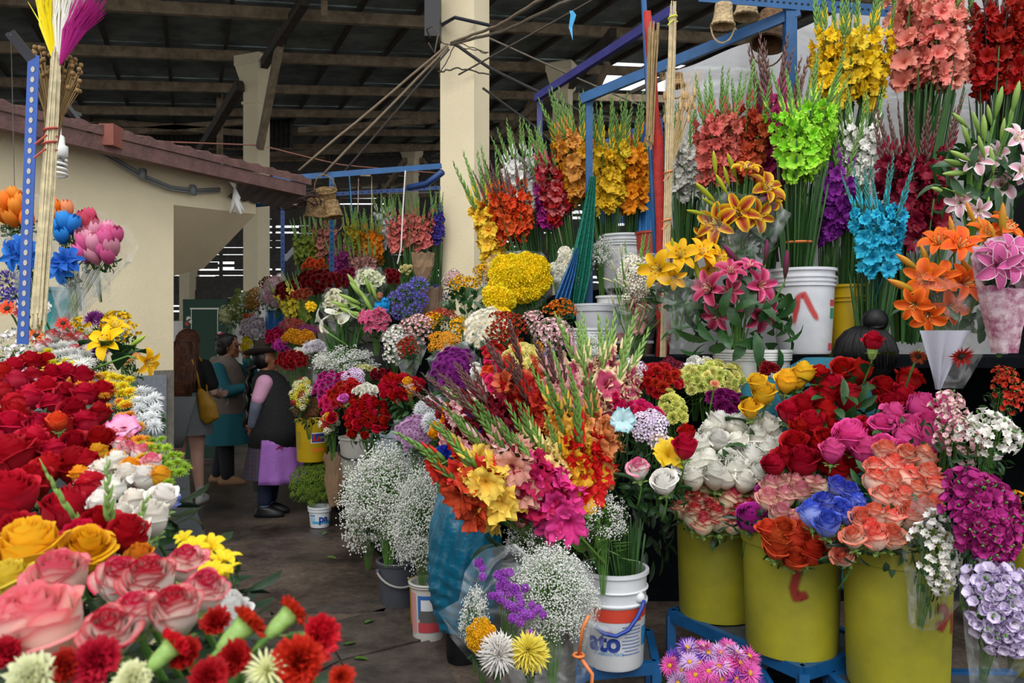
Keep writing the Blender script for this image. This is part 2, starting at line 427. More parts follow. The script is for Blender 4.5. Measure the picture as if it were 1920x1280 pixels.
def stamen_mb(seed):
    mb=MB()
    for k in range(6):
        g=k*PI/3+.4; q=Vector((.13*math.cos(g),.13*math.sin(g),.18)); mb.tube([(0,0,-.12),q],[.008,.006],3,0); mb.ball(q,(.03,.015,.015),1,5,3)
    mb.tube([(0,0,-.12),(.02,.02,.24)],.009,4,0)
    return mb
# ---------------------------------------------------------------- shared flower and leaf meshes
def mk(fn,cnt,name,**k): return [fn(11*i+3,**k).mesh(name) for i in range(cnt)]
L_ROSE=mk(rose_mb,3,'rose_bloom',op=.62)+mk(rose_mb,2,'rose_bloom',op=.3)
L_ROSEFAR=mk(rose_mb,2,'rose_bloom',hi=False)
L_CARN=mk(carn_mb,3,'carnation_bloom'); L_CARNFAR=mk(carn_mb,2,'carnation_bloom',hi=False)
L_MUM=mk(mum_mb,2,'chrysanthemum_bloom'); L_SPID=mk(spider_mb,2,'spider_bloom'); L_DAISY=mk(daisy_mb,2,'daisy_bloom'); L_GERB=mk(gerbera_mb,1,'gerbera_bloom')
L_POM=mk(pompon_mb,1,'pompon_bloom'); L_LILY=mk(lily_mb,3,'lily_bloom'); L_BUD=mk(bud_mb,1,'lily_bud')
L_ALST=mk(alst_mb,3,'floret_cluster'); L_SPRAY=mk(spray_mb,2,'floret_cluster'); L_AGAP=mk(agap_mb,1,'agapanthus_head'); L_CALLA=mk(calla_mb,1,'calla_bloom'); L_TULIP=mk(tulip_mb,2,'tulip_bloom')
L_GLAD=mk(glad_mb,4,'flower_spike'); L_GLADS=mk(glad_mb,4,'flower_spike',open_n=7,z0=-.12,z1=.1,bud=.3,fs=.16); L_STAM=mk(stamen_mb,1,'stamens')
L_ALSTW=mk(lambda s:alst_mb(s,6,.5,.56),3,'floret_cluster'); M_FIL=solid('filament','c9cf8a',.6)
L_LEAF=mk(leafy_mb,2,'foliage'); L_LEAFBIG=mk(leafy_mb,1,'foliage',n=80,L=.6,Wd=.2,droop=60); L_RUF=mk(ruf_mb,2,'ruffled_bloom'); L_FINE=[leafy_mb(5,n=160,L=.45,Wd=.035,droop=20,nv=2).mesh('foliage')]
L_SWORD=mk(sword_mb,2,'sword_leaves'); L_STEM=mk(stems_mb,2,'stems')
L_GYP=mk(gyp_mb,2,'baby_breath_florets',n=1500,fs=.034); L_GYPBIG=mk(gyp_mb,1,'baby_breath_florets',n=8600,fs=.02)
G_STEM=solid('stem_green','5f8f3c',.5,noise=.35,vary=.15); G_CALYX=solid('calyx_green','8fb35c',.5,noise=.3)
G_LEAF=solid('leaf_green','2f5a2a',.38,noise=.4,vary=.2,trans=.15); G_LEAFL=solid('leaf_light','5d8a34',.4,noise=.35,vary=.2,trans=.2)
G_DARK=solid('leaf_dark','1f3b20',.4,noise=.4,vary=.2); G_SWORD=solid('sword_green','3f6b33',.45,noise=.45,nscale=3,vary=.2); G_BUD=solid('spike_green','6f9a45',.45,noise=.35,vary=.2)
G_PURP=solid('spike_maroon','6d4a44',.5,noise=.4,vary=.2)
M_GOLD=solid('flower_eye','d9a514',.7,noise=.4); M_WRAP=wrap_mat(); M_ANTHER=solid('anther_brown','7a3413',.7)
M_TIE=solid('orange_tie','d9793f',.5)
LB,DK='5f8f3c','1f3b20'
# kind: thing name, category, part name, meshes, bloom size (m), further materials, foliage
KD={
'rose':('rose_bouquet','roses','rose_bloom',L_ROSE,.066,[G_CALYX],'leaf'),
'rosefar':('rose_bouquet','roses','rose_bloom',L_ROSEFAR,.068,[G_CALYX],'leaf'),
'carn':('carnation_bouquet','carnations','carnation_bloom',L_CARN,.062,[G_CALYX],'fine'),
'carnfar':('carnation_bouquet','carnations','carnation_bloom',L_CARNFAR,.062,[G_CALYX],'fine'),
'mum':('chrysanthemum_bouquet','chrysanthemums','chrysanthemum_bloom',L_MUM,.072,[M_GOLD],'leaf'),
'spider':('spider_chrysanthemum_bouquet','chrysanthemums','spider_bloom',L_SPID,.105,[G_CALYX],'leaf'),
'daisy':('daisy_bouquet','daisies','daisy_bloom',L_DAISY,.055,[M_GOLD],'leaf'),
'gerb':('gerbera','gerbera','gerbera_bloom',L_GERB,.09,[solid('gerbera_eye','1d1a12',.8)],'leaf'),
'pom':('pompon_bouquet','chrysanthemums','pompon_bloom',L_POM,.05,[G_STEM],'leaf'),
'lily':('lily_bouquet','lilies','lily_bloom',L_LILY,.15,[G_STEM,M_ANTHER],'leafbig'),
'alst':('alstroemeria_bouquet','alstroemerias','floret_cluster',L_ALST,.085,[G_STEM],'leaf'),
'spray':('spray_flower_bouquet','spray flowers','floret_cluster',L_SPRAY,.075,[G_STEM],'leaf'),
'alstw':('alstroemeria_bouquet','alstroemerias','floret_cluster',L_ALSTW,.1,[G_STEM],'leaf'),
'ruf':('ruffled_flower','flower','ruffled_bloom',L_RUF,.08,[G_STEM],'leaf'),
'agap':('agapanthus_bouquet','agapanthus','agapanthus_head',L_AGAP,.14,[G_STEM],None),
'calla':('calla_lily_bouquet','calla lilies','calla_bloom',L_CALLA,.11,[G_STEM,M_GOLD],None),
'tulip':('tulip_bouquet','tulips','tulip_bloom',L_TULIP,.055,[G_STEM],'leaf'),
}
def pm(col,rnd):
    if isinstance(col,list): col=rnd.choice(col)
    if isinstance(col,str): return petal_mat(col)
    return petal_mat(*col)
FOL={'leaf':(L_LEAF,G_LEAF),'leafl':(L_LEAF,G_LEAFL),'fine':(L_FINE,G_LEAFL),'leafbig':(L_LEAFBIG,G_LEAF),'dark':(L_LEAF,G_DARK)}
SEED=[7]
def auto_tilt(py):
    return max(8,min(58,8+(py-380)*.14))
def frame(px,py,Y,tilt,yaw):
    t=math.radians(tilt); y=math.radians(yaw)
    D=Vector((math.sin(y)*math.cos(t),-math.cos(y)*math.cos(t),math.sin(t)))
    Rv=Vector((math.cos(y),math.sin(y),0)); U=D.cross(Rv).normalized()
    if U.z<0: U=-U
    return P(px,py,Y),D,Rv,U
def wrapcone(name,root,C0,D,Rv,U,RW,RH,L,mat=None,seed=1,over=1.12,down=Vector((0,.25,-1))):
    R=random.Random(seed); mb=MB(); k=30; B=C0+down.normalized()*L; mat=mat or M_WRAP
    ph=[R.uniform(0,6) for _ in range(4)]
    def fn(u,v):
        a=u*2*PI; wv=1+.07*math.sin(a*5+ph[0])+.05*math.sin(a*9+ph[1]+v*5)+.05*math.sin(a*13+ph[2])
        top=(Rv*math.cos(a)*RW+U*math.sin(a)*RH)*over*wv+D*(.06+.05*math.sin(a*4+ph[3]))*(RW+RH)*.5
        bt=(Rv*math.cos(a)+Vector((0,1,0))*math.sin(a))*.035*wv
        w=v**.75
        return C0+top*(1-w)+(bt+(B-C0))*w-root.location,1
    mb.grid(fn,k,9)
    return build(name,mb,mat,root,smooth=True)
def bunch(kind,px,py,Y,hw,hh,col,label,size=None,n=None,tilt=None,yaw=0,L=.24,fol=None,wrap=0,group=None,name=None,cat=None,pts=None,bulge=.38,nofol=False,down=(0,.25,-1),fill=1.0,jit=.25,paper=None,stems=True):
    SEED[0]+=1; sd=SEED[0]; R=random.Random(sd)
    nm,ct,part,meshes,s0,xm,fo=KD[kind]; s=size or s0
    if kind in('rose','carn') and Y>5 : meshes=L_ROSEFAR if kind=='rose' else L_CARNFAR
    tilt=auto_tilt(py) if tilt is None else tilt
    C0,D,Rv,U=frame(px,py,Y,tilt,yaw)
    q=proj(C0+U*.01); ppm=abs(q[1]-proj(C0)[1])/.01
    RW=hw*Y/F/max(.4,math.cos(math.radians(yaw))); RH=min(hh/max(ppm,60),RW*2.2)
    root=thing(name or nm,C0,label,cat or ct,group)
    rw,rh=max(RW-s*.42,s*.1),max(RH-s*.36,s*.1); b=bulge*min(RW,RH)
    if pts is None:
        n=n or int(max(3,min(100,fill*PI*RW*RH/(s*s)/.42)))
        lst=[]
        for i in range(n):
            r=math.sqrt((i+.5)/n); g=i*2.39996+sd; x,y=r*math.cos(g),r*math.sin(g)
            p=Rv*(x*rw)+U*(y*rh)+D*b*(1-r*r)
            p+=Vector((R.uniform(-1,1),R.uniform(-1,1),R.uniform(-1,1)))*s*.13
            lst.append((p,(D+(Rv*x+U*y)*.85).normalized(),s*R.uniform(.85,1.15)))
    else:
        lst=[]
        for e in pts:
            x,y,sp=e[:3]; ray=P(x,y,1)-Vector((0,0,CAMZ)); k=(C0-Vector((0,0,CAMZ))).dot(D)/ray.dot(D)
            k=max(Y*.8,min(Y*1.25,k)); p=Vector((0,0,CAMZ))+ray*k-C0
            dd=D+Rv*(p.dot(Rv)/max(RW,.01))*.5+U*(p.dot(U)/max(RH,.01))*.5
            if len(e)>3: dd=Vector(e[3])
            lst.append((p,dd.normalized(),sp*k/F))
    cols=col if isinstance(col,list) else [col]; cm=[petal_mat(*c) if isinstance(c,tuple) else petal_mat(c) for c in cols]
    for p,d,sz in lst:
        if kind=='rose' or kind=='tulip': d=(d*.5+Vector((0,-.05,.85))).normalized()
        d=(d+Vector((R.uniform(-jit,jit),R.uniform(-jit,jit),R.uniform(-jit,jit)))).normalized()
        o=inst(part,R.choice(meshes),[R.choice(cm)]+xm,root,p,aim(d,'Y',R.uniform(0,6)),sz)
        if kind in('alst','spray','alstw'): o.scale=(sz,sz,sz)
    fo=fol or fo
    dn=Vector(down).normalized()
    if fo and not nofol:
        ms,mt=FOL[fo]; q=aim(D)
        inst('foliage',R.choice(ms),mt,root,-D*max(.02,s*.5)+dn*.05,q,(max(rw*1.02,.03),max(rh*1.02,.03),max(.06,min(rw,rh)*.95)))
    if L>0 and stems:
        ms=L_STEM; st=inst('stems',R.choice(ms),G_STEM,root,-D*s*.4,aim(-dn),(max(rw*.5,.02),max(rh*.4,.02),L))
    if wrap: wrapcone('plastic_wrap',root,C0-D*.02,D,Rv,U,RW,RH,L*wrap if L else .3,None,sd,down=dn)
    if paper: wrapcone('paper_wrap',root,C0-D*.02,D,Rv,U,RW,RH,L*1.0 if L else .3,paper,sd,.98,down=dn)
    return root
def glads(px,py,Y,hw,hh,col,label,tilt=8,n=None,lean=0,L=.55,spread=.25,budmat=None,group=None,sc=None,tie=False,sword=True,short=False,bud=1,slope=None,conv=None):
    """bundle of gladiolus spikes; px,py is the middle of the flower zone, hh half its height"""
    SEED[0]+=1; R=random.Random(SEED[0]); C0=P(px,py,Y); s=sc or (2*hh*Y/F/.5); RW=hw*Y/F; rr=max(RW-.05*s,.02)
    root=thing('gladiolus_bouquet',C0,label,'gladioli',group)
    n=n or int(max(4,min(22,(rr/(.036*s))**1.25*3)))
    cols=col if isinstance(col,list) else [col]; cm=[petal_mat(*c) if isinstance(c,tuple) else petal_mat(c) for c in cols]
    bm=budmat or G_BUD; lean=math.radians(lean)
    ax=Vector((math.sin(lean),-math.sin(math.radians(tilt)),math.cos(lean))).normalized()
    for i in range(n):
        r=math.sqrt((i+.5)/n); g=i*2.39996; x,y=r*math.cos(g),r*math.sin(g)
        d=(ax+Vector((x*spread+R.uniform(-.05,.05),y*spread*.5+R.uniform(-.04,.04),0))).normalized()
        p=Vector((x*rr,y*rr*.7,R.uniform(-.06,.06)*s))
        q=d.to_track_quat('Z','Y'); q=aim(d,'Y')
        # keep the flowered side towards the aisle
        z=d; yv=Vector((R.uniform(-.9,.9),1,0)); xv=yv.cross(z).normalized(); yv=z.cross(xv); q=Matrix((xv,yv,z)).transposed().to_quaternion()
        inst('flower_spike',R.choice(L_GLADS if short else L_GLAD),[R.choice(cm),bm],root,p,q,s*R.uniform(.92,1.08))
    if sword: inst('sword_leaves',R.choice(L_SWORD),G_SWORD,root,-ax*.16*s,aim(ax,'Y',R.uniform(0,6)),(rr*1.05+.02,rr*.8+.02,L))
    if tie:
        mb=MB(); mb.tube([Vector((math.cos(a)*rr*.62,math.sin(a)*rr*.5,0))-ax*(.16*s+L*.62) for a in [k*PI/6 for k in range(13)]],.006,4); build('tie',mb,M_TIE,root)
    return root
def gyp(px,py,Y,hw,hh,label,big=False,L=.3,wrap=0,depth=None,name='baby_breath_bouquet',fol=True,group=None,white='f2f2ee'):
    SEED[0]+=1; R=random.Random(SEED[0]); C0=P(px,py,Y); RW,RH=hw*Y/F,hh*Y/F; dp=depth or min(RW,RH)*.9
    root=thing(name,C0,label,"baby's breath",group)
    o=inst('florets',(L_GYPBIG if big else L_GYP)[0 if big else R.randrange(2)],[petal_mat(white,white,.06),G_STEM],root,(0,0,0),(0,0,R.uniform(0,6)) if abs(RW-dp)<.05 else None,(RW,dp,RH)); o['kind']='stuff'
    if fol: inst('foliage',L_FINE[0],G_LEAFL,root,(0,.02,-.1*RH),None,(RW*.8,dp*.8,RH*.85))
    inst('stems',L_STEM[0],G_STEM,root,(0,0,-RH*.2),None,(RW*.28,dp*.28,L+RH*.5))
    if wrap: wrapcone('plastic_wrap',root,C0,Vector((0,-.5,.8)).normalized(),Vector((1,0,0)),Vector((0,.8,.5)).normalized(),RW,RH,L+RH,None,SEED[0])
    return root
def lilies(px,py,Y,label,blooms,buds,col,budcol,L=.4,wrap=0,hw=50,hh=40,size=.15,leaf=True,stamp=None,group=None,tilt=20,leafmat=None,lm=None,fo=(1,1)):
    """lily bouquet: blooms (px,py,sizepx,dir) and buds (px,py,lenpx,angle from up in degrees, clockwise)"""
    SEED[0]+=1; R=random.Random(SEED[0]); C0=P(px,py,Y); root=thing('lily_bouquet',C0,label,'lilies',group)
    base=P(px,py,Y)+Vector((0,.12,-.35))-C0; cm=petal_mat(*col,p0=.1,p1=.85) if isinstance(col,tuple) else petal_mat(col)
    bc=petal_mat(*budcol) if isinstance(budcol,tuple) else petal_mat(budcol); st=MB()
    for x,y,sp,*d in blooms:
        yy=Y+R.uniform(-.05,.05); p=P(x,y,yy)-C0; dd=Vector(d[0]) if d else (Vector((p.x*2,-1,.25+p.z*2))+Vector((R.uniform(-.3,.3),0,R.uniform(-.2,.3))))
        lb=inst('lily_bloom',R.choice(L_LILY),[cm,G_STEM],root,p,aim(dd.normalized(),'Y',R.uniform(0,6)),sp*yy/F); inst('stamens',L_STAM[0],[M_FIL,M_ANTHER],lb)
        q=p-dd.normalized()*sp*yy/F*.45; st.tube([q,(q+base)/2+Vector((q.x*.1,0,.03)),base],.004,4)
    for x,y,lp,an in buds:
        yy=Y+R.uniform(-.05,.03); p=P(x,y,yy)-C0; a=math.radians(an); dd=Vector((math.sin(a),-.25,math.cos(a))).normalized(); s=lp*yy/F
        o=inst('lily_bud',L_BUD[0],bc,root,p,aim(dd),(s*1.25,s*1.25,s)); q=p-dd*s*.6; st.tube([q,(q+base)/2,base],.004,4)
    if st.v: build('stems',st,G_STEM,root)
    if leaf: inst('foliage',L_LEAFBIG[0],lm or G_LEAF,root,base*.45,None,(hw*Y/F*fo[0],hw*Y/F*.6,hh*Y/F*fo[1]))
    if wrap: wrapcone('plastic_wrap',root,C0,Vector((0,-.6,.7)).normalized(),Vector((1,0,0)),Vector((0,.7,.6)).normalized(),hw*Y/F,hh*Y/F,L,None,SEED[0])
    return root
# single stems: a flower that stands alone is a thing of its own
def single(kind,px,py,Y,sp,col,label,d=(0,-.6,.8),name=None,cat=None,leaves=0,stem=.14,sdn=(0.02,.8,-1),calyx=False):
    SEED[0]+=1; R=random.Random(SEED[0]); C0=P(px,py,Y); nm,ct,part,meshes,s0,xm,fo=KD[kind]
    root=thing(name or {'rose':'rose','carn':'carnation','lily':'lily'}.get(kind,nm),C0,label,cat or {'roses':'rose','carnations':'carnation','lilies':'lily'}.get(ct,ct))
    s=sp*Y/F; dd=Vector(d).normalized(); dd=(dd*.6+Vector((0,.05,.5))).normalized() if kind=='rose' else dd; c=petal_mat(*col) if isinstance(col,tuple) else petal_mat(col)
    inst('bloom',meshes[SEED[0]%len(meshes)] if kind!='rose' else L_ROSE[SEED[0]%5],[c]+xm,root,(0,0,0),aim(dd,'Y',R.uniform(0,6)),s)
    if calyx:
        mb=MB(); mb.lathe([(.03,-.75),(.13,-.66),(.19,-.45),(.21,-.2),(.26,.02),(.22,.0)],10)
        for k in range(5): petal(mb,k*PI*.4,math.radians(75),math.radians(20),.26,.16,.12,-.08,0,2,3,.1)
        build('calyx',mb,G_CALYX,root,smooth=True).scale=(s,s,s); root.children[-1].rotation_mode='QUATERNION'; root.children[-1].rotation_quaternion=aim(dd)
    if kind=='lily': inst('stamens',L_STAM[0],[M_FIL,M_ANTHER],root.children[0])
    mb=MB(); a=-dd*s*.5; b=a+Vector(sdn).normalized()*stem; mb.tube([a,a-dd*s*.3,(a+b)/2-dd*s*.2,b],.0035,5); build('stem',mb,G_STEM,root,smooth=True)
    for k in range(leaves):
        mb=MB(); petal(mb,R.uniform(0,6),math.radians(50),math.radians(-20),1.1*s,.5*s,0,0,0,3,5,.2,.01,3,.45,wb=.08); build('leaf',mb,G_LEAF,root,tuple(a+(b-a)*R.uniform(.12,.4)),smooth=True)
    return root
# ---------------------------------------------------------------- containers and stands
def bucket(px,ptop,Y,wpx,hpx,col,label,name='bucket',group=None,taper=.86,rings=3,rim=None,handle=None,rough=.4,water=True,extra=None,zb=None,cat='bucket',col2=None,k=36):
    """px, ptop: middle of the rim in the photo; sizes in pixels at distance Y"""
    C0=P(px,ptop,Y); R=wpx*Y/F/2; H=hpx*Y/F; root=thing(name,C0-Vector((0,0,H)),label,cat,group)
    m=solid('plastic_'+col,col,rough,col2=col2,noise=.12,nscale=5,spec=.4)
    pr=[(0,0),(R*taper*.96,0),(R*taper,.01)]; th=.006
    zr=[H*(.80+.05*i) for i in range(rings)] if rings else []
    z=.01
    for q in zr:
        r=R*(taper+(1-taper)*q/H); pr+=[(r,q-.006),(r+.008,q-.004),(r+.008,q+.004),(r,q+.006)]
    pr+=[(R,H-.015),(R+.009,H-.013),(R+.009,H),(R-.004,H),(R-.008,H-.02),(R*taper-.01,.012),(0,.012)]
    mb=MB(); mb.lathe(pr,k); o=build('body',mb,m,root,smooth=True); autosm(o,35)
    if rim:
        mb=MB(); mb.lathe([(R-.006,H-.004),(R+.011,H-.004),(R+.013,H+.004),(R-.006,H+.006),(R-.006,H-.004)],k); build('rim',mb,solid('plastic_'+rim,rim,rough),root,smooth=True)
    if handle:
        hc,side,drop=handle; mb=MB(); pts=[]
        for i in range(15):
            a=PI*i/14; x=math.cos(a)*(R+.012); f=math.sin(a)
            pts.append(Vector((x,-f*(R+.03)*math.cos(drop),H*.82-f*R*1.25*math.sin(drop))))
        rz=Matrix.Rotation(side,3,'Z'); mb.tube([rz@p for p in pts],.007,6); build('handle',mb,solid('handle_'+hc,hc,.4),root,smooth=True)
        mb=MB()
        for sg in(-1,1): mb.ball(rz@Vector((sg*(R+.006),0,H*.82)),(.016,.016,.016),0,8,5)
        build('handle_lug',mb,m,[x for x in root.children if x.name.startswith('handle')][-1],smooth=True)
    root['R']=R; root['H']=H; root['tp']=taper
    return root
def on_bucket(root,ang,z,w,h,col,name='printed_band',off=.0015,n=16):
    """a printed patch on the bucket wall; ang in degrees, 0 towards the camera, positive to the right"""
    R,H,tp=root['R'],root['H'],root['tp']; mb=MB()
    def fn(u,v):
        zz=z+h*(v-.5); r=R*(tp+(1-tp)*zz/H)+off; a=math.radians(ang)+w*(u-.5)/R
        return Vector((r*math.sin(a),-r*math.cos(a),zz)),1
    mb.grid(fn,n,1); return build(name,mb,solid('print_'+col,col,.5),root,smooth=True)
def text_mesh(s,size,ext=0,bold=0):
    cu=bpy.data.curves.new('lettering','FONT'); cu.body=s; cu.size=size; cu.align_x='CENTER'; cu.align_y='CENTER'; cu.extrude=ext; cu.offset=bold; cu.resolution_u=3
    o=bpy.data.objects.new('lettering',cu); C.objects.link(o)
    dg=bpy.context.evaluated_depsgraph_get(); me=bpy.data.meshes.new_from_object(o.evaluated_get(dg)); bpy.data.objects.remove(o); return me
def text_on(root,s,ang,z,size,col,bold=.0,name='lettering',off=.0025):
    R,H,tp=root['R'],root['H'],root['tp']; me=text_mesh(s,size,0,bold)
    for v in me.vertices:
        zz=z+v.co.y; r=R*(tp+(1-tp)*zz/H)+off; a=math.radians(ang)+v.co.x/R; v.co=(r*math.sin(a),-r*math.cos(a),zz)
    me.materials.clear(); me.materials.append(solid('print_'+col,col,.5))
    o=bpy.data.objects.new(name,me); C.objects.link(o); o.parent=root; return o
def spray_mat(col):
    key=('sp',col)
    if key in MATS: return MATS[key]
    m,n,o=node_mat('sprayed_'+col); p=N(n,'ShaderNodeBsdfPrincipled',ins={'Base Color':lin(col)+(1,),'Roughness':.8}); t=N(n,'ShaderNodeBsdfTransparent'); mx=N(n,'ShaderNodeMixShader')
    at=N(n,'ShaderNodeAttribute',attribute_name='t'); mr=N(n,'ShaderNodeMapRange',ins={1:.0,2:.8,3:0,4:.85}); mr.interpolation_type='SMOOTHSTEP'
    n.links.new(at.outputs['Fac'],mr.inputs[0]); n.links.new(mr.outputs[0],mx.inputs[0]); n.links.new(t.outputs[0],mx.inputs[1]); n.links.new(p.outputs[0],mx.inputs[2]); n.links.new(mx.outputs[0],o.inputs[0])
    MATS[key]=m; return m
def strokes_on(root,pts,r,col,name='painted_mark'):
    """soft sprayed stroke on a bucket: pts are (angle, z)"""
    R,H,tp=root['R'],root['H'],root['tp']; mb=MB(); Q=[]
    for (a0,z0),(a1,z1) in zip(pts,pts[1:]):
        for k in range(6): f=k/6; Q.append((a0+(a1-a0)*f,z0+(z1-z0)*f))
    Q.append(pts[-1]); n=len(Q); r*=1.5
    for i in range(n):      # smooth the path
        pass
    vs=[];ts=[]
    for i,(a,z) in enumerate(Q):
        (p,q),(s_,w)=Q[max(0,i-2)],Q[min(n-1,i+2)]; dx,dz=math.radians(s_-p)*R,w-q; l=math.hypot(dx,dz) or 1; nx,nz=-dz/l*r,dx/l*r; e=min(1,i/3,(n-1-i)/3)
        for k in range(5):
            g=(k-2)/2; aa=math.radians(a)+nx*g/R; zz=z+nz*g; rr=R*(tp+(1-tp)*zz/H)+.0016; vs.append(Vector((rr*math.sin(aa),-rr*math.cos(aa),zz))); ts.append((1-abs(g))*e)
    mb.add(vs,[(i*5+k,i*5+k+1,i*5+k+6,i*5+k+5) for i in range(n-1) for k in range(4)],0,ts)
    return build(name,mb,spray_mat(col),root,smooth=True)
# ---------------------------------------------------------------- the hall
CREAM=solid('cream_paint','ecdcb8',.8,noise=.07,nscale=2.5,bump=.15,bscale=60)
TIMB=solid('roof_timber','a08c72',.85,col2='74634e',nscale=5,bump=.3); TIMBD=solid('rafter_timber','4a4036',.9,noise=.4)
ROOF=solid('roof_sheet','9aa3a1',.9,col2='6a7371',nscale=1.5,bump=.3,bscale=12)
BLUE=solid('blue_paint','0e548c',.45,noise=.3,nscale=12); BLUED=solid('dark_blue_paint','22427c',.5,noise=.3,nscale=12); VIOL=solid('violet_paint','3c3a80',.5,noise=.3)
DWOOD=solid('dark_display_boards','101317',.95,noise=.4,spec=.05)
def struct(name,mb,mat,smooth=False):
    o=build(name,mb,mat,smooth=smooth); o['kind']='structure'; return o
# floor: worn dark concrete, stone slabs near the camera
m,n,o=node_mat('worn_floor'); p=N(n,'ShaderNodeBsdfPrincipled',ins={'Roughness':.55,'Specular IOR Level':.35}); tc=N(n,'ShaderNodeTexCoord')
nz=N(n,'ShaderNodeTexNoise',ins={'Scale':1.3,'Detail':9.0,'Roughness':.7}); n.links.new(tc.outputs['Object'],nz.inputs['Vector'])
r=N(n,'ShaderNodeValToRGB'); r.color_ramp.elements[0].position=.36; r.color_ramp.elements[1].position=.68; r.color_ramp.elements[0].color=lin('2b2522')+(1,); r.color_ramp.elements[1].color=lin('6f6258')+(1,)
n.links.new(nz.outputs['Fac'],r.inputs[0])
sp=N(n,'ShaderNodeTexNoise',ins={'Scale':30.0,'Detail':8.0,'Roughness':.75}); n.links.new(tc.outputs['Object'],sp.inputs['Vector'])
r2=N(n,'ShaderNodeValToRGB'); r2.color_ramp.elements[0].position=.3; r2.color_ramp.elements[1].position=.75; r2.color_ramp.elements[0].color=(.42,.42,.42,1); r2.color_ramp.elements[1].color=(1.55,1.5,1.45,1)
n.links.new(sp.outputs['Fac'],r2.inputs[0]); mx=N(n,'ShaderNodeMix',data_type='RGBA',blend_type='MULTIPLY'); mx.inputs[0].default_value=1
n.links.new(r.outputs[0],mx.inputs[6]); n.links.new(r2.outputs[0],mx.inputs[7]); n.links.new(mx.outputs[2],p.inputs['Base Color'])
b=N(n,'ShaderNodeBump',ins={'Strength':.5,'Distance':.02}); n.links.new(nz.outputs['Fac'],b.inputs['Height']); n.links.new(b.outputs[0],p.inputs['Normal'])
rr=N(n,'ShaderNodeMapRange',ins={1:.4,2:.7,3:.35,4:.8}); n.links.new(nz.outputs['Fac'],rr.inputs[0]); n.links.new(rr.outputs[0],p.inputs['Roughness'])
n.links.new(p.outputs[0],o.inputs[0]); FLOORM=m
struct('floor',MB().add([(-40,-8,0),(40,-8,0),(40,70,0),(-40,70,0)],[(0,1,2,3)]),FLOORM)
# stone kerb and slab joints
mb=MB(); SL=solid('stone_slab','5a5049',.6,col2='38312d',nscale=6,bump=.4)
def fl(px,py): Y=CAMZ*F/(py-640); return Vector(((px-960)/F*Y,Y,0))
for q in ([(560,1150),(640,1128),(735,1118),(720,1150)],[(600,1175),(735,1140),(800,1200),(640,1240)],[(640,1244),(805,1204),(860,1290),(690,1330)],[(480,1200),(595,1178),(635,1242),(540,1290)],[(540,1296),(636,1246),(688,1336),(600,1400)]):
    v=[fl(*a)+Vector((0,0,.012)) for a in q]; v+= [x-Vector((0,0,.02)) for x in v]; mb.add(v,[(3,2,1,0),(0,1,5,4),(1,2,6,5),(2,3,7,6),(3,0,4,7)])
o=struct('floor_slabs',mb,SL)
# columns
def column(px,py_top,Y,a,th,name,capz=True,zb=0):
    X=(px-960)/F*Y; z=1.5-(py_top-640)/F*Y; mb=MB(); R=Matrix.Rotation(math.radians(th),3,'Z'); k=a/.36
    def seg(w,z0,z1,w2=None):
        w2=w2 or w; vs=[Vector((sx*w/2,sy*w/2,z0)) for sx,sy in((-1,-1),(1,-1),(1,1),(-1,1))]+[Vector((sx*w2/2,sy*w2/2,z1)) for sx,sy in((-1,-1),(1,-1),(1,1),(-1,1))]
        mb.add([R@v for v in vs],[(0,1,2,3)[::-1],(4,5,6,7),(0,1,5,4),(1,2,6,5),(2,3,7,6),(3,0,4,7)])
    seg(a,0,z-.95*k)
    seg(a*1.14,z-.95*k,z-.9*k); seg(a,z-.9*k,z-.58*k); seg(a*1.05,z-.58*k,z-.5*k,a*1.3); seg(a*1.3,z-.5*k,z-.42*k); seg(a*1.35,z-.42*k,z-.2*k,a*1.62); seg(a*1.7,z-.2*k,z)
    o=build(name,mb,CREAM); o.location=(X,Y,0); o['kind']='structure'; return o
column(872,-400,7.85,.362,-22,'column_1'); column(481,110,16,.36,-22,'column_2'); column(1055,123,18,.36,-22,'column_3'); column(772,278,29,.36,-22,'column_4'); column(355,420,30,.5,-22,'column_5')
# main roof: sheets on purlins, rising away from the aisle
def rz(X,Y): return 6.25+.0527*X+.0866*Y
pd=Vector((1,.12,0)).normalized()
roof=MB(); ys=[6.4+2.9*i for i in range(16)]
holes=[(20.6,1.5,7),(38,-12,1.2),(20.6,9,14)]
for i in range(len(ys)-1):
    for k in range(-16,16):
        x0,x1=k*2.2,(k+1)*2.2; y0,y1=ys[i],ys[i+1]
        if any(y0<=h[0]<y1 and h[1]<=(x0+x1)/2<=h[2] for h in holes): continue
        Yo=lambda X,Y:Y+.35*X
        roof.add([Vector((X,Yo(X,Y),rz(X,Yo(X,Y))+.12)) for X,Y in((x0,y0),(x1,y0),(x1,y1+.1),(x0,y1+.1))],[(0,1,2,3)])
struct('ceiling',roof,ROOF)
for i,y in enumerate(ys):
    mb=MB(); a=Vector((-30,y-10.5,0)); b_=Vector((30,y+10.5,0)); a.z=rz(a.x,a.y)-.1; b_.z=rz(b_.x,b_.y)-.1
    mb.bar(a,b_,.1,.2); o=build('roof_purlin',mb,TIMB); o['kind']='structure'
for k in range(-22,18):
    x0=k*1.15; mb=MB(); a=Vector((x0+6.2,6.3,0)); b_=Vector((x0-9,44,0)); a.z=rz(a.x,a.y)+.06; b_.z=rz(b_.x,b_.y)+.06
    mb.bar(a,b_,.07,.1); o=build('roof_rafter',mb,TIMBD); o['kind']='structure'
def brace(x0,y0,Y0,x1,y1,Y1,w=.09,mat=TIMB,name='roof_brace'):
    mb=MB(); mb.bar(P(x0,y0,Y0),P(x1,y1,Y1),w,w*1.3); o=build(name,mb,mat); o['kind']='structure'; return o
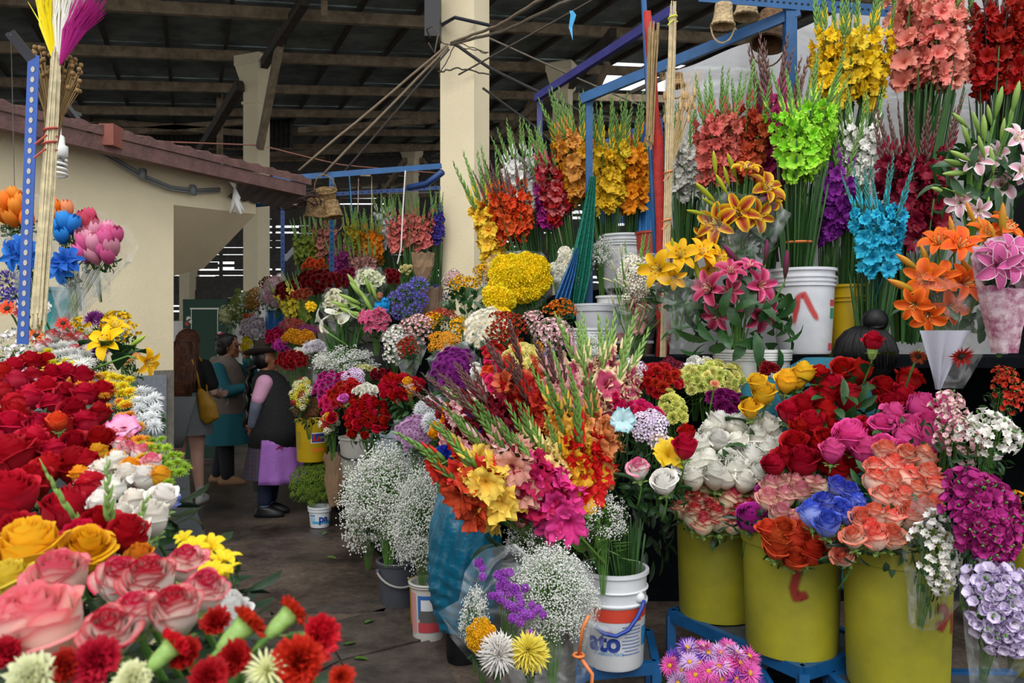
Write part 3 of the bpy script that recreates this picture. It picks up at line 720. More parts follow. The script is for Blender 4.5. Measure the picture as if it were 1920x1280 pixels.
brace(495,120,15.6,572,0,13,.14,TIMBD); brace(530,55,14.5,487,278,15.6,.12)
brace(608,0,12.5,608,28,12.6,.1); brace(450,160,15.8,375,285,19,.16,TIMBD); brace(412,165,20,412,300,20,.1)
brace(1070,160,17.8,1150,60,15,.13,TIMBD); brace(1045,165,18.2,930,260,24,.13); brace(1080,250,18,1140,120,16,.1)
brace(760,300,28,700,390,32,.15); brace(790,300,29,850,380,34,.15); brace(1000,180,22,930,330,24,.1); brace(940,230,22,1010,310,22,.1)
brace(560,245,22,820,225,22,.12); brace(150,225,22,460,250,22,.12); brace(150,255,22,460,228,22,.12); brace(500,290,26,860,275,27,.12); brace(925,225,24,1230,190,24,.12)
# old vertical corrugated gable far inside the hall
mb=MB()
x=-15.0
while x<-6.5:
    mb.add([(x,23.5,7.2),(x+.07,23.42,7.2),(x+.14,23.5,7.2),(x+.14,23.5,8.3),(x+.07,23.42,8.3),(x,23.5,8.3)],[(0,1,4,5),(1,2,3,4)]); x+=.14
struct('wall_gable',mb,solid('rusty_corrugated','3a3732',.8,noise=.4))
# slatted back wall with daylight between the boards
mb=MB(); rr_=random.Random(5); z=2.2
SLAT=solid('weathered_slats','5b5650',.8,noise=.4)
while z<9.3:
    x=-13.0
    while x<3.5:
        if 6.95<z<7.45 and x>-6.4: break
        w=rr_.uniform(.5,2.4); h=rr_.uniform(.24,.32)
        if rr_.random()<.14: h=rr_.uniform(.1,.2)
        mb.box((x+w/2,30+rr_.uniform(-.06,.06),z),(w+.03,.03,h))
        x+=w
    z+=.27
for x in range(-13,4,2): mb.box((x,30.1,5),(.12,.08,6))
struct('wall_back',mb,SLAT)
mb=MB(); mb.box((-6,46,1.6),(60,.3,3.2)); struct('wall_far',mb,solid('pale_far_wall','cfc6b6',.8,noise=.2,nscale=1))
mb=MB(); 
for k in range(7): mb.box((-11+k*2.6,30.2,1.1),(1.6,.3,2.2))
struct('wall_low',mb,solid('old_wall','8d8577',.8,noise=.35,nscale=2))
# ---------------------------------------------------------------- cream kiosk on the near side of the aisle
WD=Vector((.49,.87,0)).normalized(); WN=Vector((WD.y,-WD.x,0)); W0=Vector((-2.38,5.6,0))
def wp(px,py,off=0):
    ray=Vector(((px-960)/F,1,-(py-640)/F)); o=Vector((0,0,CAMZ)); k=((W0+WN*off)-o).dot(WN)/ray.dot(WN); return o+ray*k
mb=MB(); a=W0-WD*5.5
mb.add([a,W0,W0+Vector((0,0,2.46)),a+Vector((0,0,2.46)),a-WN*2,W0-WN*2,W0-WN*2+Vector((0,0,2.46)),a-WN*2+Vector((0,0,2.46))],[(0,1,2,3),(1,5,6,2),(5,4,7,6),(4,0,3,7)])
b1=W0+WD*.75
mb.add([a+Vector((0,0,2.46)),W0+Vector((0,0,2.46)),b1+Vector((0,0,2.50)),b1+Vector((0,0,2.80)),a+Vector((0,0,2.80))],[(0,1,2,3,4)])
mb.add([W0+Vector((0,0,2.46)),b1+Vector((0,0,2.50)),b1-WN*.6+Vector((0,0,2.1)),W0-WN*.9+Vector((0,0,1.85)),W0-WN*1.0+Vector((0,0,2.46)),b1-WN*.6+Vector((0,0,2.80)),b1+Vector((0,0,2.80))],[(0,1,2,3),(0,3,4),(1,6,5,2)])
struct('wall_left',mb,CREAM)
mb=MB(); q=[wp(x,y,.02) for x,y in((60,712),(312,712))]; c0,c1=q[0],q[1]; c0.z=c1.z=0; T=1.27
mb.add([c0,c1,c1+Vector((0,0,T)),c0+Vector((0,0,T)),c1-WN*.03,c1-WN*.03+Vector((0,0,T)),c0+Vector((0,0,T))-WN*.03],[(0,1,2,3),(1,4,5,2),(3,2,5,6)]); struct('baseboard_left',mb,solid('grey_granite','8d929b',.5,noise=.3,nscale=60))
mb=MB(); c2=W0+WN*.004; c3=c2-WD*.16; mb.add([c3,c2,c2+Vector((0,0,1.3)),c3+Vector((0,0,1.3))],[(0,1,2,3)]); struct('trim_1',mb,solid('bare_cement','7f7a70',.85,noise=.35,nscale=20))
# kiosk roof edge: corrugated sheet seen from below
mb=MB(); E0=W0+WN*.3; RS=solid('roof_purple_brown','6b4a44',.7,noise=.4,nscale=10,bump=.3)
def fe(u,v):
    s=-5.2+u*(5.2+1.05); p=E0+WD*s-WN*1.6*v; return Vector((p.x,p.y,2.80+.32*v+.012*math.sin(s*42)*1.0)),1
mb.grid(fe,260,3)
def fe2(u,v):
    s=-5.2+u*(5.2+1.05); p=E0+WD*s; return Vector((p.x,p.y,2.75+.055*v+.010*math.sin(s*42)*v)),1
mb.grid(fe2,260,1)
mb.box(E0+WD*(-2.1)+Vector((0,0,2.70))-WN*.05,(.08,6.2,.09),0,Matrix.Rotation(-math.atan2(WD.x,WD.y),3,'Z'))
struct('trim_2',mb,RS)
mb=MB()
def fe3(u,v):
    s=.45+u*.62; p=E0+WD*s-WN*(.02+.25*v); return Vector((p.x,p.y,2.72-.14*v+.008*math.sin(s*60))),1
mb.grid(fe3,50,2); struct('trim_3',mb,solid('grey_corrugated','5b5350',.7,noise=.4))
# conduit and brackets on the kiosk wall
mb=MB(); pts=[wp(x,y,.05) for x,y in((-40,215),(30,228),(100,246),(150,262),(200,288),(240,312),(275,332),(320,350),(360,356),(412,354))]
mb.tube(pts,.011,6); mb.tube([p+Vector((0,0,-.02)) for p in pts[3:]],.008,6)
for x,y in((268,326),(362,356)):
    mb.box(wp(x,y,.06),(.03,.05,.07))
tag(build('electric_conduit',mb,solid('conduit_grey','7c7f82',.5),smooth=True),'grey electric conduit sagging along the cream kiosk wall under its roof','conduit')
mb=MB(); mb.bar(wp(112,182,.25),wp(182,272,.1),.03,.03); mb.bar(wp(100,240,.1),wp(215,280,.12),.03,.02); mb.bar(wp(120,205,.2),wp(150,215,.1),.02,.02)
tag(build('wall_bracket',mb,solid('galvanised','6a6d70',.4,metal=.6)),'galvanised metal bracket leaning over the kiosk roof edge','bracket')
mb=MB(); mb.box(wp(208,256,.28),(.09,.12,.13)); tag(build('brick',mb,solid('brick_red','8c4f42',.8,noise=.3)),'red brick weighing down the kiosk roof edge','brick')
# bow of white foam strips tied to the roof corner
C0=P(440,352,5.9); t=thing('white_bow',C0,'white cut-out foam bow hanging at the corner of the kiosk roof','bow')
R_=random.Random(3)
for sg in(1,-1):
    mb=MB()
    for k in range(6):
        g=R_.uniform(-.5,.5); l=R_.uniform(.14,.2); e=Vector((math.sin(g)*l*.7+(.02 if sg<0 else -.03),R_.uniform(-.03,.03),sg*l)); mb.tube([(0,0,0),e*.5+Vector((.02*math.sin(k),0,0)),e],[.008,.022,.012],5)
    build('bow_loop',mb,solid('foam_white','e8e6e0',.6),t,smooth=True)
# hanging lamp holder with spiral bulb
Y=2.9; C0=P(113,300,Y); t=thing('hanging_bulb',C0,'white lamp holder with a spiral bulb hanging on a cord before the kiosk','lamp')
WH=solid('lamp_white','d9d9d4',.35); mb=MB(); mb.tube([P(113,150,Y)-C0,P(114,258,Y)-C0],.003,5); build('cord',mb,WH,t)
mb=MB(); mb.lathe([(.008,.09),(.014,.085),(.016,.055),(.026,.05),(.026,.015),(.02,.01),(.0,.01)],16); build('lamp_socket',mb,WH,t,smooth=True)
mb=MB(); mb.tube([Vector((.021*math.cos(a),.021*math.sin(a),.0-.0028*a)) for a in [k*.5 for k in range(44)]],.0052,6); build('spiral_bulb',mb,WH,t,smooth=True)
mb=MB(); mb.lathe([(.0,.012),(.012,.0),(.012,-.03),(0,-.035)],8); build('bulb_base',mb,solid('bulb_grey','6e6e6c',.4),t,smooth=True)

# ---------------------------------------------------------------- metal frames
def angle_bar(name,a,b,w,mat,label,cat='frame',holes=0,hm=None,group=None):
    d=(b-a).normalized(); root_=thing(name,a,label,cat,group); mb=MB(); side=d.cross(Vector((0,1,0)))
    if side.length<.1: side=d.cross(Vector((0,0,1)))
    side.normalize(); f=d.cross(side).normalized()
    if f.y>0: f=-f
    z=Vector((0,0,0)); L=(b-a).length
    def pl(u0,u1,t0,t1): 
        vs=[]
        for s in(0,L):
            for uu,tt in((u0,t0),(u1,t0),(u1,t1),(u0,t1)): vs.append(d*s+side*uu+f*tt)
        mb.add(vs,[(0,1,2,3),(7,6,5,4),(0,4,5,1),(1,5,6,2),(2,6,7,3),(3,7,4,0)])
    pl(-w/2,w/2,0,.003); pl(w/2-.003,w/2,-w*.9,0)
    build('rail',mb,mat,root_)
    if holes:
        mb=MB(); s=.03
        while s<L-.02:
            c=d*s+f*.0045; k=8; vs=[c+(side*math.cos(2*PI*i/k)*.006+d*math.sin(2*PI*i/k)*.009) for i in range(k)]; mb.add(vs,[tuple(range(k))]); s+=holes
        build('bolt_holes',mb,hm or solid('hole_dark','12151c',.9),root_)
    return root_
def post(px,y0,y1,Y,w,mat,label,px2=None,name='frame_post',holes=0,hm=None,cat='post',group=None):
    return angle_bar(name,P(px2 or px,y1,Y),P(px,y0,Y),w,mat,label,cat,holes,hm,group)
post(64,104,645,2.35,.034,solid('bolt_post_blue','2a55a8',.45,noise=.15),'blue perforated steel post beside the dried grass bundle, nearest the camera',px2=43,holes=.03,hm=solid('hole_light','b8b0a2',.9))
angle_bar('steel_bracket',P(60,112,2.35),P(18,60,2.3),.03,solid('old_steel','5c5a60',.5,metal=.3,noise=.3),'rusty steel arm bolted to the top of the near blue post','bracket')
post(622,330,585,7.4,.045,BLUE,'slim blue post standing in the middle of the far flower display',holes=.05)
angle_bar('frame_beam',P(512,336,6.9),P(828,311,7.3),.05,BLUE,'blue beam under the roof carrying the small hanging baskets','beam')
angle_bar('frame_beam',P(625,364,7.4),P(905,347,7.9),.035,BLUED,'dark blue perforated beam below the daylight gap, behind the baskets','beam',holes=.06)
post(530,385,620,8.0,.04,BLUED,'thin violet-blue post behind the hat woman, far end of the display',holes=.06)
mb=MB(); mb.tube([P(465,386,6.6),P(500,383,6.7),P(545,378,6.9),P(575,366,7.0)],.018,6); tag(build('bent_pipe',mb,BLUE,smooth=True),'bent blue pipe running from the pillar towards the baskets','pipe')
mb=MB(); mb.tube([P(765,352,7.2),P(800,345,7.1),P(830,322,7.0)],.03,6); tag(build('curved_brace',mb,BLUED,smooth=True),'curved dark blue brace meeting the big cream pillar','brace')
post(1105,186,640,5.0,.042,BLUE,'bright blue post beside the green netting, carrying the long slanted beam')
mb=MB(); mb.bar(P(1090,186,5.0),P(1500,20,4.45),.03,.06); tag(build('frame_beam',mb,BLUE),'long blue square beam slanting up towards the hanging baskets','beam')
post(1484,6,560,4.45,.062,BLUE,'thick blue post before the white plastic sheet, by the yellow gladioli')
angle_bar('frame_beam',P(1310,-8,4.4),P(1720,26,4.5),.065,BLUE,'blue perforated beam along the top above the yellow gladioli','beam',holes=.035)
mb=MB(); mb.bar(P(1005,184,6.0),P(1260,20,4.6),.035,.055); tag(build('frame_beam',mb,VIOL),'violet painted beam slanting up beside the daylight gap','beam')
post(1012,180,300,6.0,.04,VIOL,'violet post at the back of the gladioli row')
# pole wrapped in red cloth
Y=3.95; C0=P(1240,690,Y); t=thing('wrapped_pole',C0,'tall pole wrapped in red cloth standing among the buckets','pole')
mb=MB(); mb.tube([P(1206,-20,4.1)-C0,P(1240,700,Y)-C0],.014,8); build('pole',mb,BLUE,t,smooth=True)
mb=MB(); vs=[P(x,y,Y+.0)-C0 for x,y in((1213,22),(1218,70),(1224,140),(1226,200),(1234,270),(1235,340),(1240,420),(1241,500),(1240,560),(1246,620),(1240,685))]
mb.tube(vs,[.02,.024,.022,.024,.027,.024,.026,.028,.032,.036,.033],12)
rb=random.Random(8); mb.v=[(x+rb.uniform(-.0022,.0022),y+rb.uniform(-.004,.004),z) for x,y,z in mb.v]
build('red_cloth',mb,solid('red_cloth','b3261f',.75,noise=.3,nscale=14,bump=.5,bscale=18),t,smooth=True)
# straw bundles
def straw(px0,y0,Y0,px1,y1,Y1,n,r0,r1,col,label,name='straw_bundle',ties=()):
    C0=P(px1,y1,Y1); t=thing(name,C0,label,'dried grass'); A=P(px0,y0,Y0)-C0; R=random.Random(n); mb=MB()
    for i in range(n):
        g=i*2.4; q=math.sqrt((i+.5)/n); a=A+Vector((math.cos(g)*q*r0,math.sin(g)*q*r0,R.uniform(-.05,.05))); b=Vector((math.cos(g)*q*r1,math.sin(g)*q*r1,R.uniform(-.06,.03)))
        mb.tube([a,(a+b)/2+Vector((R.uniform(-.006,.006),0,0)),b],R.uniform(.002,.0035),4)
    build('straws',mb,solid('straw_'+col,col,.7,noise=.35,nscale=30,vary=.1),t)
    for k,(x,y,c) in enumerate(ties):
        f=(y-y1)/(y0-y1); p=A*f; mb=MB(); rr=r1+(r0-r1)*f+.004; mb.tube([p+Vector((math.cos(a)*rr,math.sin(a)*rr,.004*a)) for a in [j*PI/5 for j in range(12)]],.004,4); mb.tube([p+Vector((0,-rr,0)),p+Vector((-.03,-rr-.01,-.03))],.003,4); build('tie',mb,solid('tie_'+c,c,.5),t)
    return t,A
t,A=straw(105,110,2.4,72,590,2.3,60,.012,.019,'e2d3ab','tall bundle of pale straw tied to the near blue post, dyed tops','dried_grass_bundle',((0,260,'b5524a'),(0,286,'b5524a')))
for nm_,c,dx,hh_,sd in(('yellow_tuft','f2df12',-.012,.24,1),('white_tuft','f0ede2',.018,.26,2),('magenta_tuft','b3127e',.045,.2,3)):
    mb=MB(); R=random.Random(sd)
    for i in range(170):
        g=R.uniform(0,6.28); q=math.sqrt(R.random()); b=A+Vector((dx*.25,0,-.02)); sp=.042
        mid=b+Vector((dx*.9+math.cos(g)*q*sp*.8,math.sin(g)*q*sp*.6,hh_*.5)); e=b+Vector((dx*1.8+math.cos(g)*q*sp*.9+(R.uniform(0,.03) if c=='b3127e' else R.uniform(-.02,.03)),math.sin(g)*q*sp,hh_*R.uniform(.75,1.1)))
        mb.tube([b,mid,e],[.002,.0022,.0006],3,0,False)
    build(nm_,mb,solid('dyed_'+c,c,.6,vary=.05),t)
C0=P(118,190,2.45); t=thing('poppy_pod_bundle',C0,'bundle of small dried brown seed pods behind the pale straw','dried flowers'); R=random.Random(4); m1=MB(); m2=MB()
for i in range(75):
    x,y=R.uniform(60,152),R.uniform(85,150); 
    if x>110: y+=(x-110)*.3
    p=P(x,y+ (0 if x<110 else 12),2.45+R.uniform(-.04,.04))-C0; m1.tube([p,p*.4+(P(98,250,2.45)-C0)*.6,P(92,360,2.42)-C0],.0014,3,0,False); m2.ball(p,.008,0,6,4)
build('stalks',m1,solid('pod_stalk','9c7f52',.8),t); build('seed_pods',m2,solid('pod_brown','8a6a3c',.7,noise=.2),t,smooth=True)
t,A=straw(1262,20,3.85,1243,690,3.85,26,.018,.014,'d9c49a','bundle of pale canes tied against the red wrapped pole','cane_bundle',((0,40,'c9d93a'),(0,330,'d9793f'),(0,420,'d9793f')))
t,A=straw(1225,60,3.9,1218,260,3.9,30,.03,.02,'b79b6c','short bundle of reeds behind the pale canes')
C0=P(1262,215,4.0); t=thing('wheat_bundle',C0,'bundle of bearded wheat ears fanning out beside the canes','wheat'); R=random.Random(9); m1=MB(); m2=MB()
for i in range(40):
    x,y=R.uniform(1245,1310),R.uniform(170,225); p=P(x,y,4+R.uniform(-.05,.05))-C0; b=P(1252,330,4)-C0; m1.tube([p,b],.0015,3,0,False); d=(p-b).normalized(); m2.ball(p,(.008,.008,.022),0,5,4)
    for k in range(3): m2.tube([p,p+d*.1+Vector((R.uniform(-.03,.03),0,.02))],.0006,3,0,False)
build('stalks',m1,solid('wheat_stalk','c9ad78',.8),t); build('wheat_ears',m2,solid('wheat_ear','d1b07d',.8),t)
# ---------------------------------------------------------------- cables, cords, boxes by the big pillar
def cord(pts,r,col,label,name='rope',cat='rope',sag=0,wig=0,group=None):
    R=random.Random(len(pts)*7+int(r*9999)); v=[P(*p) for p in pts]; out=[]
    for i in range(len(v)-1):
        for k in range(8):
            f=k/8; q=v[i].lerp(v[i+1],f)
            if sag: q.z-=sag*math.sin(PI*(i+f)/(len(v)-1))
            if wig: q+=Vector((R.uniform(-wig,wig),R.uniform(-wig,wig),R.uniform(-wig,wig)))
            out.append(q)
    out.append(v[-1]); mb=MB(); mb.tube(out,r,5)
    return tag(build(name,mb,solid('cord_'+col,col,.8,noise=.2),smooth=True),label,cat,group)
cord([(838,85,7.2),(560,320,7.0)],.012,'7b6a56','brown twisted rope from the big pillar, leftmost of the three',wig=.005)
cord([(840,88,7.2),(605,328,7.0)],.012,'7b6a56','brown twisted rope from the big pillar, middle of the three',wig=.005)
cord([(842,92,7.2),(640,328,7.1)],.01,'3b352f','dark cable running down from the pillar behind the twisted ropes','cable','cable')
cord([(845,80,7.1),(930,50,6.5),(1030,-10,5.8)],.013,'7b6a56','brown rope from the pillar up to the top edge, upper one',wig=.004)
cord([(845,83,7.1),(940,60,6.5),(1090,-10,5.6)],.013,'6b6052','grey rope from the pillar up to the top edge, lower one',wig=.004)
cord([(850,80,7.2),(920,120,7.2),(1100,205,7.3),(1250,240,7.0)],.016,'2b2926','thick black cable leaving the pillar towards the slanted blue beam','cable','cable',sag=.05)
cord([(918,72,7.2),(1090,150,7.6),(1240,215,8)],.009,'6e6659','thin brown line sloping from the pillar over the violet beam','rope','rope')
cord([(905,165,7.4),(1000,235,7.6),(1060,290,7.8)],.012,'37322d','dark cable dropping behind the gladioli beside the pillar','cable','cable')
cord([(1120,-5,6),(1040,40,6.5),(860,140,7.3)],.008,'5b5248','thin rope passing behind the blue ribbon','rope','rope')
cord([(500,275,7.6),(640,305,7.7),(830,325,7.8)],.006,'8b5a4c','reddish cord stretched across the hall above the baskets','rope','rope',sag=.02)
cord([(285,265,6),(480,272,7)],.006,'8b5a4c','reddish cord crossing behind the slim cream column','rope','rope')
cord([(822,135,7.6),(860,128,7.55),(920,140,7.6)],.008,'4d443b','frayed twine tied round the big pillar','twine','rope',wig=.008)
cord([(822,145,7.6),(855,78,7.5),(917,100,7.55),(860,88,7.5),(822,78,7.6)],.005,'4d443b','loose wires wound round the pillar below the black strap','wire','wire',wig=.01)
cord([(760,320,7.2),(755,400,7.1),(752,465,7.0),(745,495,7)],.007,'d8d4cc','long white ribbon hanging before the pink gladioli','ribbon','ribbon')
cord([(655,330,7.2),(660,400,7.2)],.006,'4a8fb5','short light blue string hanging from the blue beam','ribbon','ribbon')
cord([(697,330,7.2),(697,425,7.2)],.004,'b8a86a','thin yellow string hanging from the blue beam','ribbon','ribbon')
cord([(672,335,7.2),(671,400,7.2)],.005,'b89c8c','short pale pink string hanging from the blue beam','ribbon','ribbon')
cord([(20,65,2.3),(22,130,2.6),(30,470,3.2)],.0015,'9a968c','thin pale thread hanging before the kiosk','thread','thread')
mb=MB(); v=[P(x,y,5.5) for x,y in((1071,20),(1075,28),(1070,50),(1074,76))]
mb.add([v[0]+Vector((-.012,0,0)),v[0]+Vector((.012,0,0)),v[1]+Vector((.02,0,0)),v[2]+Vector((.012,.01,0)),v[3],v[2]+Vector((-.012,.01,0)),v[1]+Vector((-.02,0,0))],[(0,1,2,3,4,5,6)])
tag(build('ribbon',mb,solid('ribbon_blue','2f97c9',.5)),'bright blue scrap of ribbon fluttering from a rope','ribbon')
mb=MB(); mb.box(P(812,20,7.5),(.14,.2,.55)); o=build('meter_box',mb,solid('black_box','15161a',.5)); tag(o,'black electrical box fixed high on the side of the big pillar','box')
mb=MB(); mb.tube([P(806,70,7.4),P(800,55,7.3),P(812,48,7.3),P(822,62,7.3),P(815,100,7.3),P(803,80,7.3)],.008,6); tag(build('cable_loop',mb,solid('cord_loop','4b4038',.6),smooth=True),'loop of brown cable hanging below the black electrical box','cable')
mb=MB(); w=.2; mb.tube([P(826,48,7.75),P(853,33,7.5),P(919,48,7.62)],.018,5); tag(build('strap',mb,solid('strap_black','20242e',.6)),'dark strap tied round the upper part of the big pillar','strap')
# ---------------------------------------------------------------- baskets
BK=solid('wicker','a98a5c',.8,col2='6e5433',nscale=30,bump=.8,bscale=60)
def basket(px,py,Y,wpx,hpx,label,tilt=(0,0),mat=None,hand=True,flare=1.25,group=None):
    C0=P(px,py,Y); R=wpx*Y/F/2; H=hpx*Y/F; t=thing('wicker_basket',C0,label,'basket',group); mb=MB(); k=28; n=7
    pr=[]
    for i in range(n+1):
        z=H*i/n; pr.append((R/flare*(1+(flare-1)*(i/n)**2)+.002*(i%2),z-H/2))
    pr+=[(pr[-1][0]+.006,H/2+.004),(pr[-1][0]-.006,H/2+.006)]+[(r-.008,z) for r,z in pr[::-1]]+[(0,-H/2+.005)]
    mb.lathe([(0,-H/2)]+pr,k); v=[]
    for i,(x,y,z) in enumerate(mb.v):
        s=1+.02*((i%k)%2); v.append((x*s,y*s,z))
    mb.v=v; e=(tilt[0],tilt[1],0); build('basket_body',mb,mat or BK,t,rot=e)
    mb=MB(); rt=pr[n][0]
    for q in(0,1): mb.tube([Vector((rt*math.cos(a+q*.1),rt*math.sin(a+q*.1),H/2+.004*math.sin(a*14+q*PI))) for a in [j*PI/18 for j in range(37)]],.006,5)
    build('rim',mb,mat or BK,t,rot=e)
    if hand: mb=MB(); mb.tube([Vector((rt*math.cos(a),0,H/2+rt*1.5*math.sin(a))) for a in [j*PI/12 for j in range(13)]],.005,5); build('handle',mb,mat or BK,t,rot=e)
    return t
basket(592,388,6.9,38,34,'small round wicker basket hanging upside down, lowest of the far trio',(PI+.15,.1))
basket(612,372,7.0,40,30,'small round wicker basket tilted open, top of the far trio',(.5,0))
basket(622,392,6.95,36,30,'small wicker basket hanging upside down against the slim blue post',(PI,-.2))
basket(1356,28,4.4,42,40,'pale cylindrical wicker basket hanging under the top beam, first of the pair',(PI,.05),solid('wicker_pale','c9ae84',.8,noise=.4,nscale=30,bump=.8,bscale=60),flare=1.35)
basket(1400,14,4.6,46,34,'pale cylindrical wicker basket hanging under the top beam, half behind the first',(PI,.1),solid('wicker_pale','c9ae84',.8,noise=.4,nscale=30,bump=.8,bscale=60),flare=1.35)
basket(1446,55,4.7,62,62,'large brown wicker basket hanging beside the thick blue post',(PI-.2,.25),solid('wicker_dark','7d5a36',.8,noise=.5,nscale=30,bump=.8,bscale=60),flare=1.2)
basket(1268,150,4.6,30,22,'little wicker basket hanging in shade behind the canes',(PI,0))
C0=P(552,372,6.8); t=thing('twig_wreath',C0,'tangled dark brown twig wreaths hanging under the blue beam','wreath'); R=random.Random(6); mb=MB()
for i in range(16):
    cx,cz=R.uniform(-.13,.13),R.uniform(-.05,.05); rr=R.uniform(.07,.12); mb.tube([Vector((cx+rr*math.cos(a)*1.4,rr*math.sin(a),cz+rr*.35*math.sin(a*2+i))) for a in [j*PI/8 for j in range(17)]],.005,4)
build('twigs',mb,solid('twig_dark','3a2420',.8),t)
# ---------------------------------------------------------------- plastic sheet, tarps, netting
m,n,o=node_mat('milky_sheet'); p=N(n,'ShaderNodeBsdfPrincipled',ins={'Base Color':lin('c9c9cb')+(1,),'Roughness':.35}); tr=N(n,'ShaderNodeBsdfTranslucent',ins={0:lin('d8d8da')+(1,)}); tp=N(n,'ShaderNodeBsdfTransparent')
tc=N(n,'ShaderNodeTexCoord'); nz=N(n,'ShaderNodeTexNoise',ins={'Scale':2.5,'Detail':5.0,'Distortion':1.0}); n.links.new(tc.outputs['Object'],nz.inputs['Vector'])
b=N(n,'ShaderNodeBump',ins={'Strength':.6,'Distance':.05}); n.links.new(nz.outputs['Fac'],b.inputs['Height']); n.links.new(b.outputs[0],p.inputs['Normal'])
m1=N(n,'ShaderNodeMixShader',ins={0:.4}); n.links.new(p.outputs[0],m1.inputs[1]); n.links.new(tr.outputs[0],m1.inputs[2]); m2=N(n,'ShaderNodeMixShader',ins={0:.06}); n.links.new(m1.outputs[0],m2.inputs[1]); n.links.new(tp.outputs[0],m2.inputs[2]); n.links.new(m2.outputs[0],o.inputs[0]); SHEET=m
mb=MB()
def fs(u,v):
    x0=1248+u*(1900-1248); Y=5.2-.45*u; yt=135-(x0-1248)*.33; p=P(x0,yt,Y); q=P(x0,700,Y); r=p.lerp(q,v); r.y+=.05*math.sin(u*23+v*3)+.03*math.sin(u*51)*v; return r,1
mb.grid(fs,60,14); tag(build('plastic_sheet',mb,SHEET,smooth=True),'milky plastic sheet hung behind the gladioli as a backdrop','plastic sheet')
mb=MB()
def ft(u,v): 
    x0=1125+u*120; p=P(x0,262-u*45,6.3); q=P(x0,420,6.2); r=p.lerp(q,v); r.y+=.05*math.sin(u*14); return r,1
mb.grid(ft,18,6); tag(build('blue_tarp',mb,solid('tarp_navy','17407e',.6,noise=.3),smooth=True),'dark blue tarpaulin hung behind the orange and yellow gladioli','tarp')
mb=MB()
def ft(u,v): 
    x0=1190+u*38; p=P(x0,330,5.4); q=P(x0,470,5.3); r=p.lerp(q,v); r.y+=.03*math.sin(u*20); return r,1
mb.grid(ft,12,6); tag(build('blue_cloth',mb,solid('cloth_azure','1f78b8',.6,noise=.3),smooth=True),'bright blue cloth hanging beside the orange gladioli and the red pole','cloth')
def netfold(pts0,pts1,Y,col,label,name):
    mb=MB()
    def f(u,v):
        i=v*(len(pts0)-1); k=min(int(i),len(pts0)-2); f_=i-k
        a=Vector(pts0[k]).lerp(Vector(pts0[k+1]),f_); b=Vector(pts1[k]).lerp(Vector(pts1[k+1]),f_); q=a.lerp(b,u); p=P(q.x,q.y,Y); p.y+=(.03*math.sin(u*24+v*3))*(.3+v); return p,1
    mb.grid(f,30,10); return tag(build(name,mb,solid('net_'+col,col,.45,noise=.35,nscale=40,bump=.6,bscale=90),smooth=True),label,'netting')
netfold([(1106,330),(1085,430),(1062,520),(1062,570),(1056,575)],[(1118,330),(1114,430),(1108,520),(1092,590),(1085,615)],4.9,'0f7d68','green folded plastic netting tied to the bright blue post','plastic_netting')
netfold([(1080,465),(1060,510),(1040,560)],[(1084,465),(1080,510),(1070,562)],4.85,'3a7fc2','sky blue folded netting beside the green one','plastic_netting')
# ---------------------------------------------------------------- tiers that carry the buckets
LD=Vector((-.39,.92,0)).normalized(); LN=Vector((LD.y,-LD.x,0)); L0=Vector((-.2,3.7,0))
def tier(o0,o1,h,s0=.6,s1=7.5,name='display_tier',lab=''):
    mb=MB(); c=L0+LD*((s0+s1)/2)+LN*((o0+o1)/2); R=Matrix((LN,LD,Vector((0,0,1)))).transposed()
    mb.box(c+Vector((0,0,h-.02)),(o1-o0,s1-s0,.04),0,R)
    mb.box(c+Vector((0,0,h/2))-LN*((o1-o0)/2-.02),(.03,s1-s0,h-.04),0,R)
    return tag(build(name,mb,DWOOD),lab,'display stand')
tier(.05,.42,.45,1.6,7.2,lab='dark low board tier along the aisle carrying white buckets'); tier(.42,.8,.8,.9,7.4,lab='second dark board tier of the flower display')
tier(.8,1.2,1.15,.9,7.4,lab='third dark board tier of the flower display'); tier(1.2,1.6,1.5,1.2,7.6,lab='fourth dark board tier under the gladioli buckets'); tier(1.6,2.4,1.88,.9,7.8,lab='topmost dark board tier behind the white gladioli buckets')
mb=MB(); mb.box((2.1,4.25,1.40),(3.0,.95,.05)); mb.box((2.1,4.62,.7),(3.0,.04,1.4)); tag(build('display_shelf',mb,DWOOD),'dark shelf behind the seated vendor carrying the big white bucket','shelf')
mb=MB(); mb.box((3.2,5.3,1.2),(4.4,.06,2.4)); struct('wall_right',mb,solid('dark_partition','14181c',.9,noise=.3))
mb=MB(); mb.box((3.3,4.3,1.5),(.05,3.0,4.6)); struct('trim_4',mb,solid('dark_partition','14181c',.9,noise=.3))
# ---------------------------------------------------------------- left counter under the near flowers
mb=MB(); v=[(-.12,.25),(-.22,.9),(-.62,1.7),(-1.05,2.6),(-1.3,3.2),(-3,3.2),(-3,.25)]; k=len(v)
mb.add([(x,y,1.0) for x,y in v]+[(x,y,.93) for x,y in v],[tuple(range(k)),tuple(range(2*k-1,k-1,-1))]+[(i,k+i,k+(i+1)%k,(i+1)%k) for i in range(k)])
for x,y in((-.3,.5),(-.9,2.0),(-1.4,3.0),(-2.8,.4),(-2.8,3.0)): mb.box((x,y,.465),(.06,.06,.93))
mb.add([(x+.0,y,.93) for x,y in ((-.35,.3),(-.35,.9),(-.8,1.75),(-1.2,2.6),(-1.45,3.1))]+[(x,y,.02) for x,y in ((-.35,.3),(-.35,.9),(-.8,1.75),(-1.2,2.6),(-1.45,3.1))],[(i,i+1,i+6,i+5) for i in range(4)])
tag(build('market_counter',mb,solid('counter_dark','232a30',.7,noise=.4)),'dark counter table under the near mass of roses','counter')
